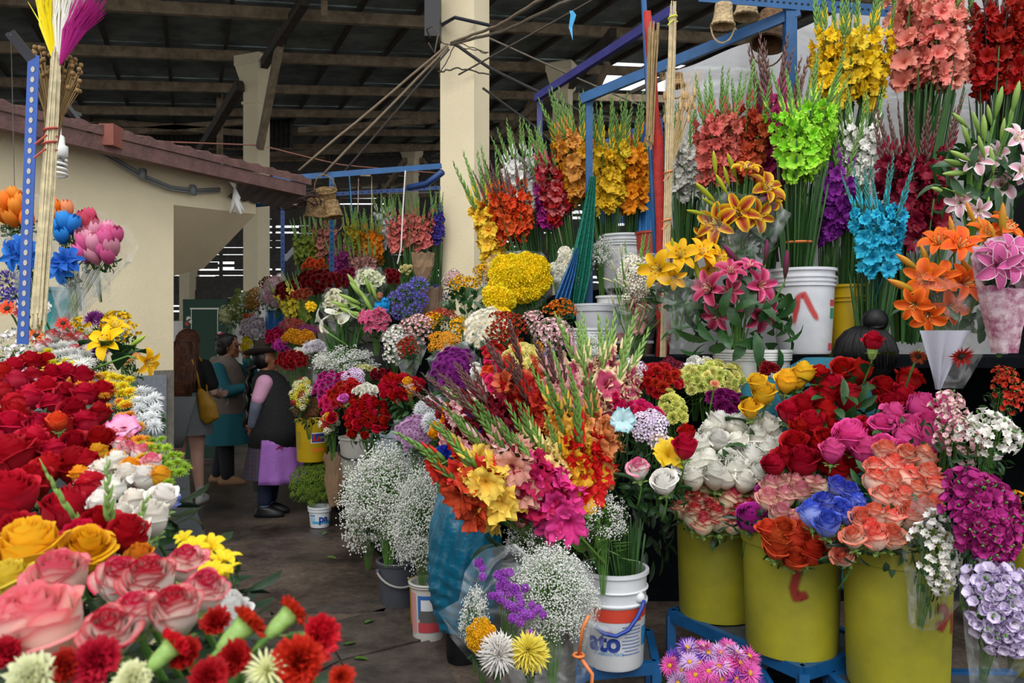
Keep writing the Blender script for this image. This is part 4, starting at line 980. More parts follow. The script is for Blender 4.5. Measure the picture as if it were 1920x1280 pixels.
def blue_table(q,ztop,label,h,name='metal_stand',leg=True,top='4a4f55',braces=((0,1),)):
    """q: four corners x,y (front left, front right, back right, back left)"""
    t=thing(name,(q[0][0],q[0][1],0),label,'stand'); o_=Vector((q[0][0],q[0][1],0)); v=[Vector((x,y,ztop))-o_ for x,y in q]
    mb=MB(); mb.add([p-Vector((0,0,.008)) for p in v]+[p-Vector((0,0,.02)) for p in v],[(0,1,2,3),(7,6,5,4),(0,4,5,1),(1,5,6,2),(2,6,7,3),(3,7,4,0)]); build('tabletop',mb,solid('worn_board_'+top,top,.7,noise=.5,nscale=15),t)
    mb=MB()
    for i in range(4): mb.bar(v[i]-Vector((0,0,.02)),v[(i+1)%4]-Vector((0,0,.02)),.03,.045)
    build('frame',mb,BLUE,t)
    for p in v:
        mb=MB(); mb.bar(Vector((p.x,p.y,0)),p-Vector((0,0,.02)),.035,.035,up=(0,1,0)); build('leg',mb,BLUE,t)
    for i,j in braces:
        mb=MB(); d=(v[j]-v[i]).normalized(); mb.bar(v[i]+Vector((0,0,-.24)),v[i]+d*.22+Vector((0,0,-.04)),.02,.02); mb.bar(v[j]+Vector((0,0,-.24)),v[j]-d*.22+Vector((0,0,-.04)),.02,.02); build('brace',mb,BLUE,t)
    return t
def at_z(px,py,z): Y=(CAMZ-z)*F/(py-640); return ((px-960)/F*Y,Y)
ta=at_z(1258,1143,.4); tb=at_z(1505,1250,.4)
dx,dy=tb[0]-ta[0],tb[1]-ta[1]; l=math.hypot(dx,dy); nx,ny=-dy/l*.42,dx/l*.42
blue_table([ta,tb,(tb[0]+nx,tb[1]+ny),(ta[0]+nx,ta[1]+ny)],.4,'blue metal stand with worn board top under two yellow tubs',.4)
c=at_z(1560,1262,.36); blue_table([(c[0],c[1]-.45),(c[0]+.75,c[1]-.45),(c[0]+.75,c[1]+.02),(c[0],c[1]+.02)],.36,'low blue stand under the yellow tub nearest the camera',.36,braces=())
a1=at_z(1085,1240,.3); b1_=at_z(1225,1228,.3); blue_table([(a1[0],a1[1]-.06),(b1_[0],b1_[1]-.06),(b1_[0]+.03,b1_[1]+.27),(a1[0]+.03,a1[1]+.27)],.3,'small blue stool under the white paint bucket with blue handle',.3,'small_stool',braces=())
# ---------------------------------------------------------------- far end of the aisle
mb=MB(); mb.box((-3.95,10.5,1.17),(1.35,.08,1.2)); mb.box((-4.55,10.5,.3),(.06,.06,.6)); mb.box((-3.35,10.5,.3),(.06,.06,.6)); mb.box((-3.95,10.75,1.74),(1.35,.5,.06)); tag(build('white_cabinet',mb,solid('board_white','b9b6b1',.7,noise=.15)),'plain pale grey board panel at the end of the aisle','panel')
mb=MB(); 
for i in range(9): mb.ball((-4.25+.075*i+.02*math.sin(i*3),10.62+.03*math.sin(i*5),1.87+.012*math.sin(i*2.3)),(.13+.03*math.sin(i*7),.2,.095+.02*math.sin(i*4)),0,12,8)
tag(build('sack',mb,solid('sack_white','c9c6c0',.8,noise=.3,bump=.8,bscale=6),smooth=True),'pale sack lying on top of the board panel','sack')
mb=MB(); mb.box((-3.42,10.7,1.95),(.42,.3,.36)); tag(build('white_carton',mb,solid('carton_white','c7c4c2',.7,noise=.2)),'white carton on top of the board panel beside the column','box')
t=thing('embroidered_cloth',(-3.93,10.2,.06),'dark green cloth backdrop with rosette embroidery at the aisle end','cloth'); mb=MB(); mb.box((0,0,.97),(1.0,.03,2.02)); build('green_cloth',mb,solid('cloth_green','0f2f22',.8),t); mb=MB(); R=random.Random(2)
for i in range(70):
    x=R.choice((-.42,-.36,.36,.42))+R.uniform(-.04,.04) if R.random()<.55 else R.uniform(-.4,.4); z=R.uniform(.6,1.75) if abs(x)>.3 else R.uniform(.5,1.05)
    g=[(x+math.cos(a)*.07*(1 if j%2 else .6),-.03,z+math.sin(a)*.04*(1 if j%2 else .6)) for j,a in enumerate([k*PI/8 for k in range(16)])]; mb.add(g,[tuple(range(16))],R.choice((0,0,1))); 
build('rosettes',mb,[solid('thread_white','b5b1a8',.8),solid('thread_red','8a3a34',.8)],t)
mb=MB(); mb.box((0,-.02,1.86),(.66,.01,.02)); mb.box((-.3,-.02,1.5),(.015,.01,.7)); mb.box((.3,-.02,1.5),(.015,.01,.7)); build('ribbon_border',mb,solid('thread_white','b5b1a8',.8),t)
t.scale=(.56,1,1)
mb=MB(); mb.bar(P(534,487,12),P(578,437,12),.05,.07); tag(build('tube_lamp',mb,solid('lamp_housing','8f9294',.4)),'slanted fluorescent lamp fitting hanging far back behind the display','lamp')
t=thing('brown_box',(-5.2,11,0),'dark stacked crates in the shade at the aisle end','crate'); mb=MB(); mb.box((0,0,.6),(1.1,.5,1.2)); mb.box((.1,0,1.4),(.8,.5,.4)); build('crate',mb,solid('crate_dark','2a2320',.8,noise=.4),t)
# ---------------------------------------------------------------- people
def limb(mb,a,ra,b,rb,sq=1):
    a=Vector(a);b=Vector(b); n=5
    mb.tube([a.lerp(b,i/n) for i in range(n+1)],[ra+(rb-ra)*i/n for i in range(n+1)],14); mb.ball(a,ra*.99,0,14,8); mb.ball(b,rb*.99,0,14,8)
def chain(mb,pts):
    for (a,ra),(b,rb) in zip(pts,pts[1:]): limb(mb,a,ra,b,rb)
def loft(mb,rings,k=26,m=0,wav=0,wn=9,cap=True):
    """rings: (cx,cy,z,rx,ry)"""
    vs=[]
    for i,(cx,cy,z,rx,ry) in enumerate(rings):
        for j in range(k*2 if wav else k):
            kk=k*2 if wav else k; a=2*PI*j/kk; w=1+wav*(i/(len(rings)-1))*math.sin(a*wn) if wav else 1
            vs.append((cx+rx*w*math.cos(a),cy+ry*w*math.sin(a),z))
    kk=k*2 if wav else k; n=len(rings)
    fs=[(i*kk+j,i*kk+(j+1)%kk,(i+1)*kk+(j+1)%kk,(i+1)*kk+j) for i in range(n-1) for j in range(kk)]
    if cap: fs+=[tuple(range(kk))[::-1],tuple((n-1)*kk+j for j in range(kk))]
    mb.add(vs,fs,m); return mb
def remesh(o,v=.012,sm=2):
    r=o.modifiers.new('r','REMESH'); r.mode='VOXEL'; r.voxel_size=v; r.use_smooth_shade=True
    s=o.modifiers.new('s','SMOOTH'); s.factor=.6; s.iterations=sm; return o
def head(mb,c,face,r=.095):
    """head with brow, nose, mouth, chin and ears; face = unit direction"""
    c=Vector(c); f=Vector(face).normalized(); u=Vector((0,0,1)); s=f.cross(u).normalized()
    mb.ball(c+u*.02,(r*.9,r*.9,r*1.05),0,18,12); mb.ball(c+f*r*.35-u*r*.45,(r*.62,r*.62,r*.7),0,14,9)
    mb.tube([c+f*r*.88+u*.012,c+f*r*1.12-u*r*.22],[.008,.015],8); mb.ball(c+f*r*1.08-u*r*.25,.014,0,8,6)
    for sg in(-1,1):
        mb.ball(c+s*sg*r*.9-u*r*.05,(.012,.012,.028),0,8,6); mb.ball(c+f*r*.62+s*sg*r*.42-u*r*.22,(.026,.026,.02),0,8,6)
        mb.ball(c+f*r*.82+s*sg*r*.3+u*r*.2,(.022,.022,.009),0,8,5)
    mb.ball(c+f*r*.86-u*r*.62,(.02,.02,.007),0,8,5); mb.ball(c+f*r*.86-u*r*.74,(.018,.018,.009),0,8,5); mb.ball(c+f*r*.72-u*r*1.0,(.028,.028,.022),0,8,6)
def facebits(t,c,face,r=.095):
    c=Vector(c); f=Vector(face).normalized(); u=Vector((0,0,1)); s=f.cross(u).normalized()
    mb=MB()
    for sg in(-1,1): mb.ball(c+f*r*.86+s*sg*r*.34+u*r*.06,(.013,.013,.007),0,8,5)
    build('eyes',mb,solid('eye_dark','1a1210',.3),t,smooth=True)
    mb=MB()
    for sg in(-1,1): mb.tube([c+f*r*.86+s*sg*r*.18+u*r*.3,c+f*r*.84+s*sg*r*.4+u*r*.34,c+f*r*.7+s*sg*r*.6+u*r*.26],.0035,5)
    build('eyebrows',mb,solid('brow','1a1311',.8),t,smooth=True)
    mb=MB(); mb.tube([c+f*r*.84+s*r*.24-u*r*.66,c+f*r*.93-u*r*.65,c+f*r*.84-s*r*.24-u*r*.66],.006,6); build('lips',mb,solid('lips','9a5a4e',.5),t,smooth=True)
def hand(mb,w,d,side,curl=.6,s=1.0):
    """palm and five fingers from the wrist w; d = direction of the fingers, side = towards the thumb"""
    w=Vector(w); d=Vector(d).normalized(); t=(Vector(side)-d*Vector(side).dot(d)).normalized(); n=d.cross(t).normalized()
    for k in range(4):
        o=(1.5-k)*.018*s; a=w+d*.012*s+t*o*.7; b=w+d*.085*s+t*o; L=(.07,.08,.075,.058)[k]*s
        limb(mb,a,.013*s,b,.0115*s); p=b; dd=d.copy()
        for q in range(3):
            dd=(dd+n*curl*(.5+.3*q)).normalized(); e=p+dd*L/2.6; limb(mb,p,.0095*s,e,.0085*s); p=e
    a=w+d*.02*s+t*.02*s; b=a+(d*.5+t*.9).normalized()*.045*s; c_=b+(d*.9+n*.4).normalized()*.035*s; limb(mb,a,.014*s,b,.011*s); limb(mb,b,.011*s,c_,.009*s)
SKIN_P=solid('skin_pale','d9a793',.55,noise=.06); SKIN_B=solid('skin_brown','a06a4d',.55,noise=.1)
# --- woman in the brown hat, seen from the side, hands behind her back
t=thing('person',(-2.12,6.9,0),'person in brown felt hat, black vest and lilac apron, hands behind back','person')
Fc=Vector((1,.25,0)).normalized(); hc=(.0,.0,1.345)
mb=MB(); head(mb,hc,Fc,.092); chain(mb,[((-.01,0,1.25),.05),((.0,0,1.18),.06)])
loft(mb,[(.05,0,.62,.15,.17),(.06,0,.85,.165,.18),(.04,0,1.05,.15,.18),(.02,0,1.18,.1,.15),(.0,0,1.23,.05,.06)])
for sy in(-1,1):
    chain(mb,[((.02,sy*.16,1.17),.052),((-.03,sy*.2,.97),.045),((-.085,sy*.13,.79),.035)]); hand(mb,(-.09,sy*.12,.78),(-.35,-sy*.5,-.75),(-.6,-sy*.3,.1),.35,.95)
    chain(mb,[((.03,sy*.09,.62),.085),((.02,sy*.09,.36),.06),((.0,sy*.08,.09),.04)]); limb(mb,(.0,sy*.08,.05),.04,(.1,sy*.09,.04),.032)
o=build('body',mb,SKIN_B,t); remesh(o,.009)
facebits(t,hc,Fc,.092)
mb=MB(); loft(mb,[(.055,0,.60,.215,.215),(.075,0,.75,.21,.215),(.07,0,.92,.19,.21),(.04,0,1.08,.165,.2),(.01,0,1.19,.13,.185),(.0,0,1.255,.06,.07)]); 
o=build('vest',mb,solid('vest_black','191a1c',.85,noise=.3,nscale=30,bump=.5,bscale=80),t,smooth=True); 
for sy in(-1,1):
    mb=MB(); limb(mb,(.03,sy*.175,1.15),.072,(-.01,sy*.215,1.02),.058); remesh(build('short_sleeve',mb,solid('pink_knit','d39bbb',.85,bump=.3),t),.01)
    mb=MB(); limb(mb,(-.01,sy*.213,1.03),.053,(-.035,sy*.205,.95),.05); limb(mb,(-.035,sy*.205,.95),.05,(-.085,sy*.135,.80),.042); remesh(build('long_sleeve',mb,solid('grey_blue_knit','6d7487',.85,bump=.3),t),.01)
m,n,o_=node_mat('plaid'); p=N(n,'ShaderNodeBsdfPrincipled',ins={'Roughness':.85}); tc=N(n,'ShaderNodeTexCoord')
wv=N(n,'ShaderNodeTexWave',ins={'Scale':9.0},bands_direction='Z'); w2=N(n,'ShaderNodeTexWave',ins={'Scale':9.0},bands_direction='X'); n.links.new(tc.outputs['Object'],wv.inputs[0]); n.links.new(tc.outputs['Object'],w2.inputs[0])
mx=N(n,'ShaderNodeMix',data_type='RGBA'); mx.inputs[6].default_value=lin('2b2f3d')+(1,); mx.inputs[7].default_value=lin('5d2730')+(1,); n.links.new(wv.outputs['Fac'],mx.inputs[0])
mx2=N(n,'ShaderNodeMix',data_type='RGBA'); mx2.inputs[7].default_value=lin('3a3f52')+(1,); n.links.new(w2.outputs['Fac'],mx2.inputs[0]); n.links.new(mx.outputs[2],mx2.inputs[6]); n.links.new(mx2.outputs[2],p.inputs[0]); n.links.new(p.outputs[0],o_.inputs[0])
mb=MB(); loft(mb,[(.03,0,.68,.17,.19),(.03,0,.55,.19,.21),(.02,0,.33,.22,.23)],wav=.05,wn=16,cap=False); build('plaid_skirt',mb,m,t,smooth=True)
mb=MB()
def fa(u,v):
    a=-1.75+u*3.4; r=1+.05*math.sin(a*9)*v; z=.67-.37*v; return Vector((.05+(.19+.09*v)*r*math.cos(a),(.21+.05*v)*r*math.sin(a),z)),1
mb.grid(fa,50,8); ap=build('apron',mb,solid('lilac_cloth','9a62b5',.8,noise=.15,bump=.3),t,smooth=True); ap.modifiers.new('s','SOLIDIFY').thickness=.006
mb=MB()
for a0 in(-1.05,):
    for k in range(7):
        a=a0+(k-3)*.035; mb.ball((.05+.225*math.cos(a),.225*math.sin(a),.615-.006*abs(k-3)),.008 if k!=3 else .013,0,6,4)
build('apron_embroidery',mb,solid('thread_dark_red','8c2b5a',.8),ap,smooth=True)
mb=MB()
for sy in(-1,1): limb(mb,(.02,sy*.09,.36),.07,(.0,sy*.08,.14),.062)
remesh(build('trousers',mb,solid('navy_cloth','16203a',.85),t),.011)
for sy in(-1,1):
    mb=MB(); limb(mb,(0,sy*.08,.12),.043,(0,sy*.08,.06),.043); build('sock',mb,solid('sock_blue','7fa9d6',.8),t,smooth=True)
    mb=MB(); loft(mb,[(.04,sy*.085,.0,.13,.047),(.04,sy*.085,.03,.13,.05),(.03,sy*.085,.06,.105,.045),(-.01,sy*.085,.095,.055,.045)]); build('shoe',mb,solid('shoe_black','17181b',.5,noise=.4,nscale=30),t,smooth=True)
mb=MB(); mb.ball(Vector(hc)+Vector((-.035,0,.01)),(.1,.095,.1),0,14,9)
for sy in(-1,1):
    pts=[Vector((-.08,sy*.03,1.31-.02*k)) if k<2 else Vector((-.155-.012*math.sin(k*1.2)-.02*(k/24),sy*(.035+.01*math.sin(k)),1.31-.023*k)) for k in range(27)]
    mb.tube(pts,[.02+.006*(k%2) for k in range(26)]+[.006],8)
build('braided_hair',mb,solid('hair_black','0f0d0d',.45),t,smooth=True)
mb=MB(); hx=Vector((-.01,0,1.40)); pr=[(0,.125),(.05,.128),(.085,.11),(.098,.06),(.1,.0),(.125,-.008),(.16,-.006),(.185,.012),(.186,.018),(.16,.002),(.11,.0)]
vs=MB(); vs.lathe(pr,32); v=[]
for x,y,z in vs.v:
    r=math.hypot(x,y); z+= (.035*(abs(y)/.18)**2 if r>.11 else 0)-(.02 if (z>.1 and abs(y)<.03) else 0); v.append((x*1.05,y*.92,z))
vs.v=v; vs.v=[tuple(hx+Matrix.Rotation(-.1,3,'Y')@Vector(q)) for q in vs.v]; build('felt_hat',vs,solid('felt_brown','3f342a',.9,noise=.25,nscale=20,bump=.2),t,smooth=True)
mb=MB(); mb.lathe([(.103,.0),(.1045,.03)],32); mb.v=[tuple(hx+Matrix.Rotation(-.1,3,'Y')@Vector((x*1.05,y*.92,z+.003))) for x,y,z in mb.v]; build('hat_band',mb,solid('band_tan','6b5340',.6),[x for x in t.children if x.name.startswith('felt_hat')][0],smooth=True)
# --- woman in the grey vest raising a cup to her mouth
t=thing('person',(-3.02,8.45,0),'short-haired person in grey-brown vest and teal sleeves raising a cup','person')
Fc=Vector((1,.1,0)); hc=(.02,0,1.45); mb=MB(); head(mb,hc,Fc,.1); chain(mb,[((0,0,1.36),.055),((-.02,0,1.28),.06)])
loft(mb,[(-.02,0,.7,.16,.19),(.0,0,.95,.17,.19),(-.01,0,1.15,.15,.19),(-.02,0,1.28,.09,.14),(-.02,0,1.33,.05,.05)])
chain(mb,[((-.03,-.19,1.22),.055),((.08,-.25,.98),.048),((.3,-.2,1.03),.036)]); hand(mb,(.31,-.195,1.03),(1,.2,.2),(0,.2,1),.5)
chain(mb,[((0,.18,1.22),.055),((.24,.12,1.12),.048),((.2,-.02,1.35),.036)]); hand(mb,(.2,-.03,1.36),(-.1,-.35,.8),(-.8,0,.3),.6)
for sy,dx in((-1,.03),(1,-.13)): chain(mb,[((-.02,sy*.09,.72),.09),((dx*.5,sy*.09,.42),.065),((dx,sy*.08,.1),.045)]); limb(mb,(dx,sy*.08,.05),.04,(dx+.12,sy*.08,.035),.032)
remesh(build('body',mb,SKIN_B,t),.01); facebits(t,hc,Fc,.1)
mb=MB(); loft(mb,[(-.01,0,.73,.225,.22),(.0,0,.9,.215,.215),(-.01,0,1.1,.195,.21),(-.02,0,1.25,.15,.19),(-.03,0,1.35,.08,.09)]); limb(mb,(-.1,-.1,1.3),.05,(-.1,.1,1.3),.05); remesh(build('hooded_vest',mb,solid('vest_taupe','6f635b',.9,noise=.15,bump=.3),t),.013)
TEAL=solid('teal_knit','14606b',.85,noise=.15,bump=.3)
mb=MB(); chain(mb,[((-.03,-.2,1.21),.078),((.08,-.26,.98),.066),((.27,-.215,1.025),.05)]); remesh(build('sleeve',mb,TEAL,t),.012)
mb=MB(); chain(mb,[((0,.19,1.21),.078),((.24,.13,1.12),.066),((.205,.0,1.30),.05)]); remesh(build('sleeve',mb,TEAL,t),.012)
mb=MB(); loft(mb,[(-.01,0,.78,.22,.215),(-.01,0,.6,.235,.225),(.0,0,.42,.24,.23)],wav=.03,wn=9,cap=False); build('smock',mb,TEAL,t,smooth=True)
mb=MB()
for sy,dx in((-1,.03),(1,-.13)): chain(mb,[((-.02,sy*.09,.6),.11),((dx*.5,sy*.09,.42),.085),((dx,sy*.08,.1),.07)])
remesh(build('trousers',mb,solid('black_cloth','15151a',.85),t),.012)
for sy,dx in((-1,.03),(1,-.13)): mb=MB(); loft(mb,[(dx+.05,sy*.08,0,.15,.05),(dx+.05,sy*.08,.03,.15,.052),(dx+.03,sy*.08,.07,.11,.046),(dx-.01,sy*.08,.1,.05,.04)]); build('shoe',mb,solid('shoe_tan','8a6848',.8),t,smooth=True)
mb=MB(); mb.ball(Vector(hc)+Vector((-.03,0,.035)),(.112,.11,.105),0,16,10); mb.ball(Vector(hc)+Vector((-.06,0,-.03)),(.085,.1,.08),0,14,9)
for k in range(16): a=k*2.4; mb.ball(Vector(hc)+Vector((-.04+.09*math.cos(a),.085*math.sin(a),.05+.045*math.sin(k*1.7))),.033,0,8,6)
remesh(build('short_hair',mb,solid('hair_dark','0c0908',.6),t),.011)
mb=MB(); mb.tube([Vector(hc)+Vector((.085,-.035+.0,.008))+Vector((.0,.03*math.cos(a),.02*math.sin(a))) for a in [k*PI/6 for k in range(13)]],.0025,5); mb.tube([Vector(hc)+Vector((.07,-.09,.012)),Vector(hc)+Vector((-.02,-.1,.012))],.0025,5); build('glasses',mb,solid('glasses_rim','2a2523',.4),t)
mb=MB(); mb.lathe([(0,0),(.028,0),(.034,.07),(.03,.07),(.025,.006)],14,c=(.165,-.03,1.40)); build('cup',mb,solid('cup_white','d6d2c8',.4),t,smooth=True)
mb=MB(); mb.tube([(.05,-.225,.95),(.09,-.222,.9),(.07,-.225,.84),(.1,-.22,.88)],.004,5); build('earphone_cord',mb,solid('cord_pale','b9b5ad',.5),t,smooth=True)
# --- girl with long auburn hair and a mustard bag, seen from behind
t=thing('person',(-3.03,7.42,0),'person with long auburn hair, black top and grey shorts, seen from behind','person')
Fc=Vector((.1,1,0)); hc=(.02,0,1.49); mb=MB(); head(mb,hc,Fc,.1); chain(mb,[((.02,0,1.4),.05),((.02,0,1.32),.055)])
loft(mb,[(.0,0,.78,.17,.13),(.0,0,.92,.165,.125),(.0,0,1.05,.145,.11),(.0,0,1.2,.165,.12),(.01,0,1.3,.13,.09),(.02,0,1.35,.05,.05)])
chain(mb,[((.18,0,1.26),.052),((.24,.02,1.03),.042),((.22,.22,.98),.032)]); hand(mb,(.22,.22,.98),(-.1,1,.1),(0,0,1),.4)
chain(mb,[((-.18,0,1.26),.052),((-.24,.02,1.03),.042),((-.2,.22,.98),.032)]); hand(mb,(-.2,.22,.98),(.1,1,.1),(0,0,1),.4)
chain(mb,[((-.085,0,.8),.1),((-.08,.02,.48),.062),((-.075,-.02,.34),.058),((-.06,0,.09),.036)]); chain(mb,[((.085,0,.8),.1),((.085,.03,.48),.062),((.1,0,.34),.058),((.13,-.02,.1),.036)])
limb(mb,(-.06,0,.05),.036,(-.07,.13,.03),.03); limb(mb,(.13,-.02,.06),.036,(.14,.11,.03),.03); remesh(build('body',mb,SKIN_P,t),.01); facebits(t,hc,Fc,.1)
mb=MB(); loft(mb,[(.0,0,.98,.175,.14),(.0,0,1.1,.17,.13),(.0,0,1.22,.19,.14),(.01,0,1.3,.16,.11),(.02,0,1.36,.07,.07)]); limb(mb,(.16,0,1.26),.078,(.225,.01,1.1),.068); limb(mb,(-.16,0,1.26),.078,(-.225,.01,1.1),.068); remesh(build('black_top',mb,solid('tee_black','141416',.85),t),.013)
GR=solid('jersey_grey','7b7d80',.9,noise=.15,nscale=40)
mb=MB(); loft(mb,[(0,0,1.03,.17,.14),(0,0,.9,.2,.16),(0,0,.75,.225,.18),(0,0,.64,.235,.185)],wav=.03,wn=8,cap=False); loft(mb,[(0,-.16,1.0,.15,.04),(0,-.2,.85,.13,.05),(-.01,-.22,.66,.1,.045),(-.01,-.2,.54,.05,.03)]); build('grey_shorts',mb,GR,t,smooth=True)
mb=MB(); mb.ball(Vector(hc)+Vector((0,-.02,.03)),(.108,.108,.1),0,18,12)
loft(mb,[(.02,-.03,1.56,.1,.1),(.02,-.06,1.45,.115,.09),(.01,-.09,1.35,.135,.07),(.0,-.12,1.2,.15,.055),(-.01,-.14,1.05,.13,.045),(-.01,-.14,.97,.07,.03)]); R=random.Random(5)
for k in range(34):
    x=R.uniform(-.12,.13); pts=[Vector((x*.6+.01,-.11-.02*math.sin(k),1.5)),Vector((x+.012*math.sin(k*3),-.145,1.3)),Vector((x*1.05-.012*math.sin(k*2),-.175,1.15)),Vector((x*.95+.02*math.sin(k),-.175,R.uniform(.92,1.06)))]; mb.tube(pts,[.012,.013,.012,.003],6)
build('long_hair',mb,solid('hair_auburn','6b3a20',.45,col2='3f2012',nscale=25,bump=.4,bscale=50),t,smooth=True)
for x,y in((-.065,.04),(.135,.02)):
    mb=MB(); loft(mb,[(x,y,0,.042,.13),(x,y,.03,.044,.13),(x,y-.01,.06,.04,.1),(x,y-.05,.09,.038,.05)]); build('white_shoe',mb,solid('canvas_white','c9c7c2',.7),t,smooth=True)
    mb=MB(); limb(mb,(x,y-.045,.07),.042,(x,y-.045,.13),.041); build('sock',mb,solid('sock_grey','b9b7b3',.8),t,smooth=True)
t=thing('shoulder_bag',(-2.82,7.3,.95),'mustard yellow soft shoulder bag hanging at the hip of the auburn-haired person','bag'); YB=solid('leather_mustard','b8871c',.5,noise=.2,bump=.3)
mb=MB(); loft(mb,[(.03,0,-.2,.03,.03),(.05,0,-.15,.09,.045),(.03,0,-.03,.085,.05),(-.02,0,.08,.05,.03),(-.04,0,.12,.02,.015)]); remesh(build('bag_body',mb,YB,t),.01)
mb=MB(); pts=[Vector((-.04,0,.11)),Vector((-.06,-.02,.25)),Vector((-.1,-.03,.38)),Vector((-.08,.05,.42)),Vector((-.03,.12,.3)),Vector((.0,.06,.1))]; mb.tube(pts,.012,6); build('strap',mb,YB,t,smooth=True)
# --- seated vendor with a hair bun
c=P(1626,668,3.45); t=thing('person',(c.x,c.y,0.0),'seated person with black hair in a bun and teal top behind the red roses','person')
hc=Vector((0,0,c.z-.02)); Fc=Vector((.3,-.6,-.6)).normalized(); mb=MB(); head(mb,hc,Vector((-.3,.9,-.2)),.1); s1=P(1500,735,3.1)-Vector((c.x,c.y,0))
chain(mb,[(hc,.06),((-.08,.05,hc.z-.12),.06)]); loft(mb,[(-.2,.1,.45,.2,.17),(-.22,.08,.75,.19,.15),(-.2,.05,1.0,.19,.14),(-.14,.05,1.18,.1,.08)])
for sx in(-1,1): chain(mb,[((-.22+sx*.2,.05,1.12),.055),((-.22+sx*.26,-.05,.85),.045),((-.2+sx*.12,-.28,.8),.035)]); hand(mb,(-.2+sx*.12,-.29,.8),(-sx*.5,-.8,0),(0,0,1),.5); chain(mb,[((-.2+sx*.1,.1,.5),.1),((-.2+sx*.12,.42,.5),.07),((-.2+sx*.12,.45,.08),.045)]); limb(mb,(-.2+sx*.12,.45,.05),.04,(-.2+sx*.12,.58,.04),.03)
remesh(build('body',mb,SKIN_B,t),.011); facebits(t,hc,Vector((-.3,.9,-.2)),.1)
mb=MB(); loft(mb,[(-.2,.1,.45,.24,.21),(-.24,.08,.75,.23,.19),(-.26,.06,1.0,.25,.18),(-.24,.05,1.22,.22,.15),(-.2,.05,1.36,.17,.12),(-.16,.05,1.43,.09,.08)])
for sx in(-1,1): chain(mb,[((-.24+sx*.2,.05,1.25),.1),((-.24+sx*.29,-.03,.88),.075),((-.2+sx*.14,-.24,.82),.055)])
remesh(build('teal_top',mb,solid('teal_cloth','0f5f72',.8,noise=.15,bump=.3),t),.014)
mb=MB(); mb.ball(hc+Vector((0,.02,.03)),(.13,.13,.125),0,20,12); mb.ball(hc+Vector((.03,-.01,.175)),(.055,.05,.052),0,16,10)
for k in range(6): mb.tube([hc+Vector((.03+.04*math.cos(k+a),.0+.05*math.sin(k+a),.14+.012*k*.5+.01*math.sin(a*2))) for a in [j*.5 for j in range(8)]],.007,5)
for k in range(130):
    g=k*2.39996; mb.tube([hc+Vector((.131*math.cos(e)*math.cos(g),.02+.131*math.cos(e)*math.sin(g),.03+.127*math.sin(e))) for e in (-.3-.1*(k%3),.1,.5,.9,1.25)],[.002,.004,.004,.004,.003],5)
build('hair_with_bun',mb,solid('hair_glossy','080708',.5,spec=.3),t,smooth=True)
mb=MB(); mb.lathe([(0,.45),(.2,.45),(.2,.42),(.03,.4),(.03,.03),(.2,0)],20,c=(-.2,.1,0)); build('stool_seat',mb,DWOOD,t)
bpy.data.objects['stool_seat'].parent=None; o=bpy.data.objects['stool_seat']; o.name='round_stool'; o.location=(c.x,c.y,0); tag(o,'dark round stool hidden under the seated vendor','stool')
# ---------------------------------------------------------------- colours of the petals
RED='b00d22'; DRED='7a0717'; SCAR='c41a17'; PINK='e0559a'; MAG='b51a72'; HOT='d81c62'; WHITE='f1efe8'; CREAMF='efe6c0'; YEL='f2c81a'; LEM='f0e25a'; GOLD='eda716'; ORG='e2651c'; SALM='e07d6d'; PURP='7a1f74'; LIL='a47bc4'; BLU='3f57c4'; LIME='bfe04a'; CYAN='27b4d6'
BIC=('c4283e','f3e3c4'); PNKW=('d4607c','f4e9e2'); CORAL=('e8604a','f7d3bd'); ALP=('c9586a','f0cfd0'); ALW=('f0ece6','f4f1ea'); ALR=('9c2414','c4452a'); ALY=('f0bd10','e8a60c')
# ================= upper right: gladioli =================
glads(1592,125,4.1,74,62,[YEL,'efcf35'],'thick bunch of bright yellow gladioli beside the thick blue post, top row',n=16,L=.75,spread=.2)
glads(1742,75,4.1,82,78,[('f0a08c','e2806c'),('ee9484','e87d70')],'huge salmon pink gladioli bunch at the top between yellow and red ones',n=17,L=.8,spread=.2)
glads(1885,85,4.05,66,72,['b8141a','a80f16'],'deep red gladioli bunch in the top corner beside the salmon ones',n=13,L=.8,budmat=G_PURP)
glads(1507,265,3.85,58,62,[('c6f25a','8fdc28'),('b4ea48','86d426')],'lime green gladioli bunch with long bare green stems in the white bucket',n=12,L=.62,spread=.5,sword=True,tie=True)
glads(1606,300,3.95,36,52,WHITE,'white gladioli bunch between the lime green and burgundy ones',n=7,L=.75)
glads(1560,385,3.95,30,62,['8d2a9a','7a2288'],'violet gladioli bunch behind the lime green stems',n=7,L=.5,bud=0)
glads(1648,445,3.75,46,58,[('3cc3e2','1f9cc8')],'turquoise dyed gladioli bunch standing on dark green leaves',n=11,L=.6,spread=.35,budmat=solid('spike_teal','3d8a84',.5,noise=.3))
glads(1722,365,3.85,72,70,['7c0e2a','8a1230'],'burgundy gladioli bunch below the salmon pink ones',n=13,L=.6,spread=.3,budmat=G_PURP)
glads(1452,285,4.1,38,84,['a82a62','b5376e'],'magenta gladioli bunch rising behind the lime green one',n=9,L=.45,spread=.3,budmat=G_PURP)
glads(1395,270,4.0,36,58,['c2502f','b8472c'],'brick orange gladioli bunch between salmon and magenta bunches',n=7,L=.45)
glads(1345,280,3.95,38,60,[('cf6a5c','c25a50')],'dusty salmon gladioli bunch in front of the plastic sheet',n=9,L=.45)
glads(1287,310,4.3,40,50,['e9e8e0','f1f0ea'],'white gladioli bunch just beside the pale canes',n=9,L=.5)
glads(1310,150,4.7,60,30,['5d8a34'],'tall unopened green gladiolus spikes against the plastic sheet',n=10,L=.6,sc=1.0,bud=1) if False else None
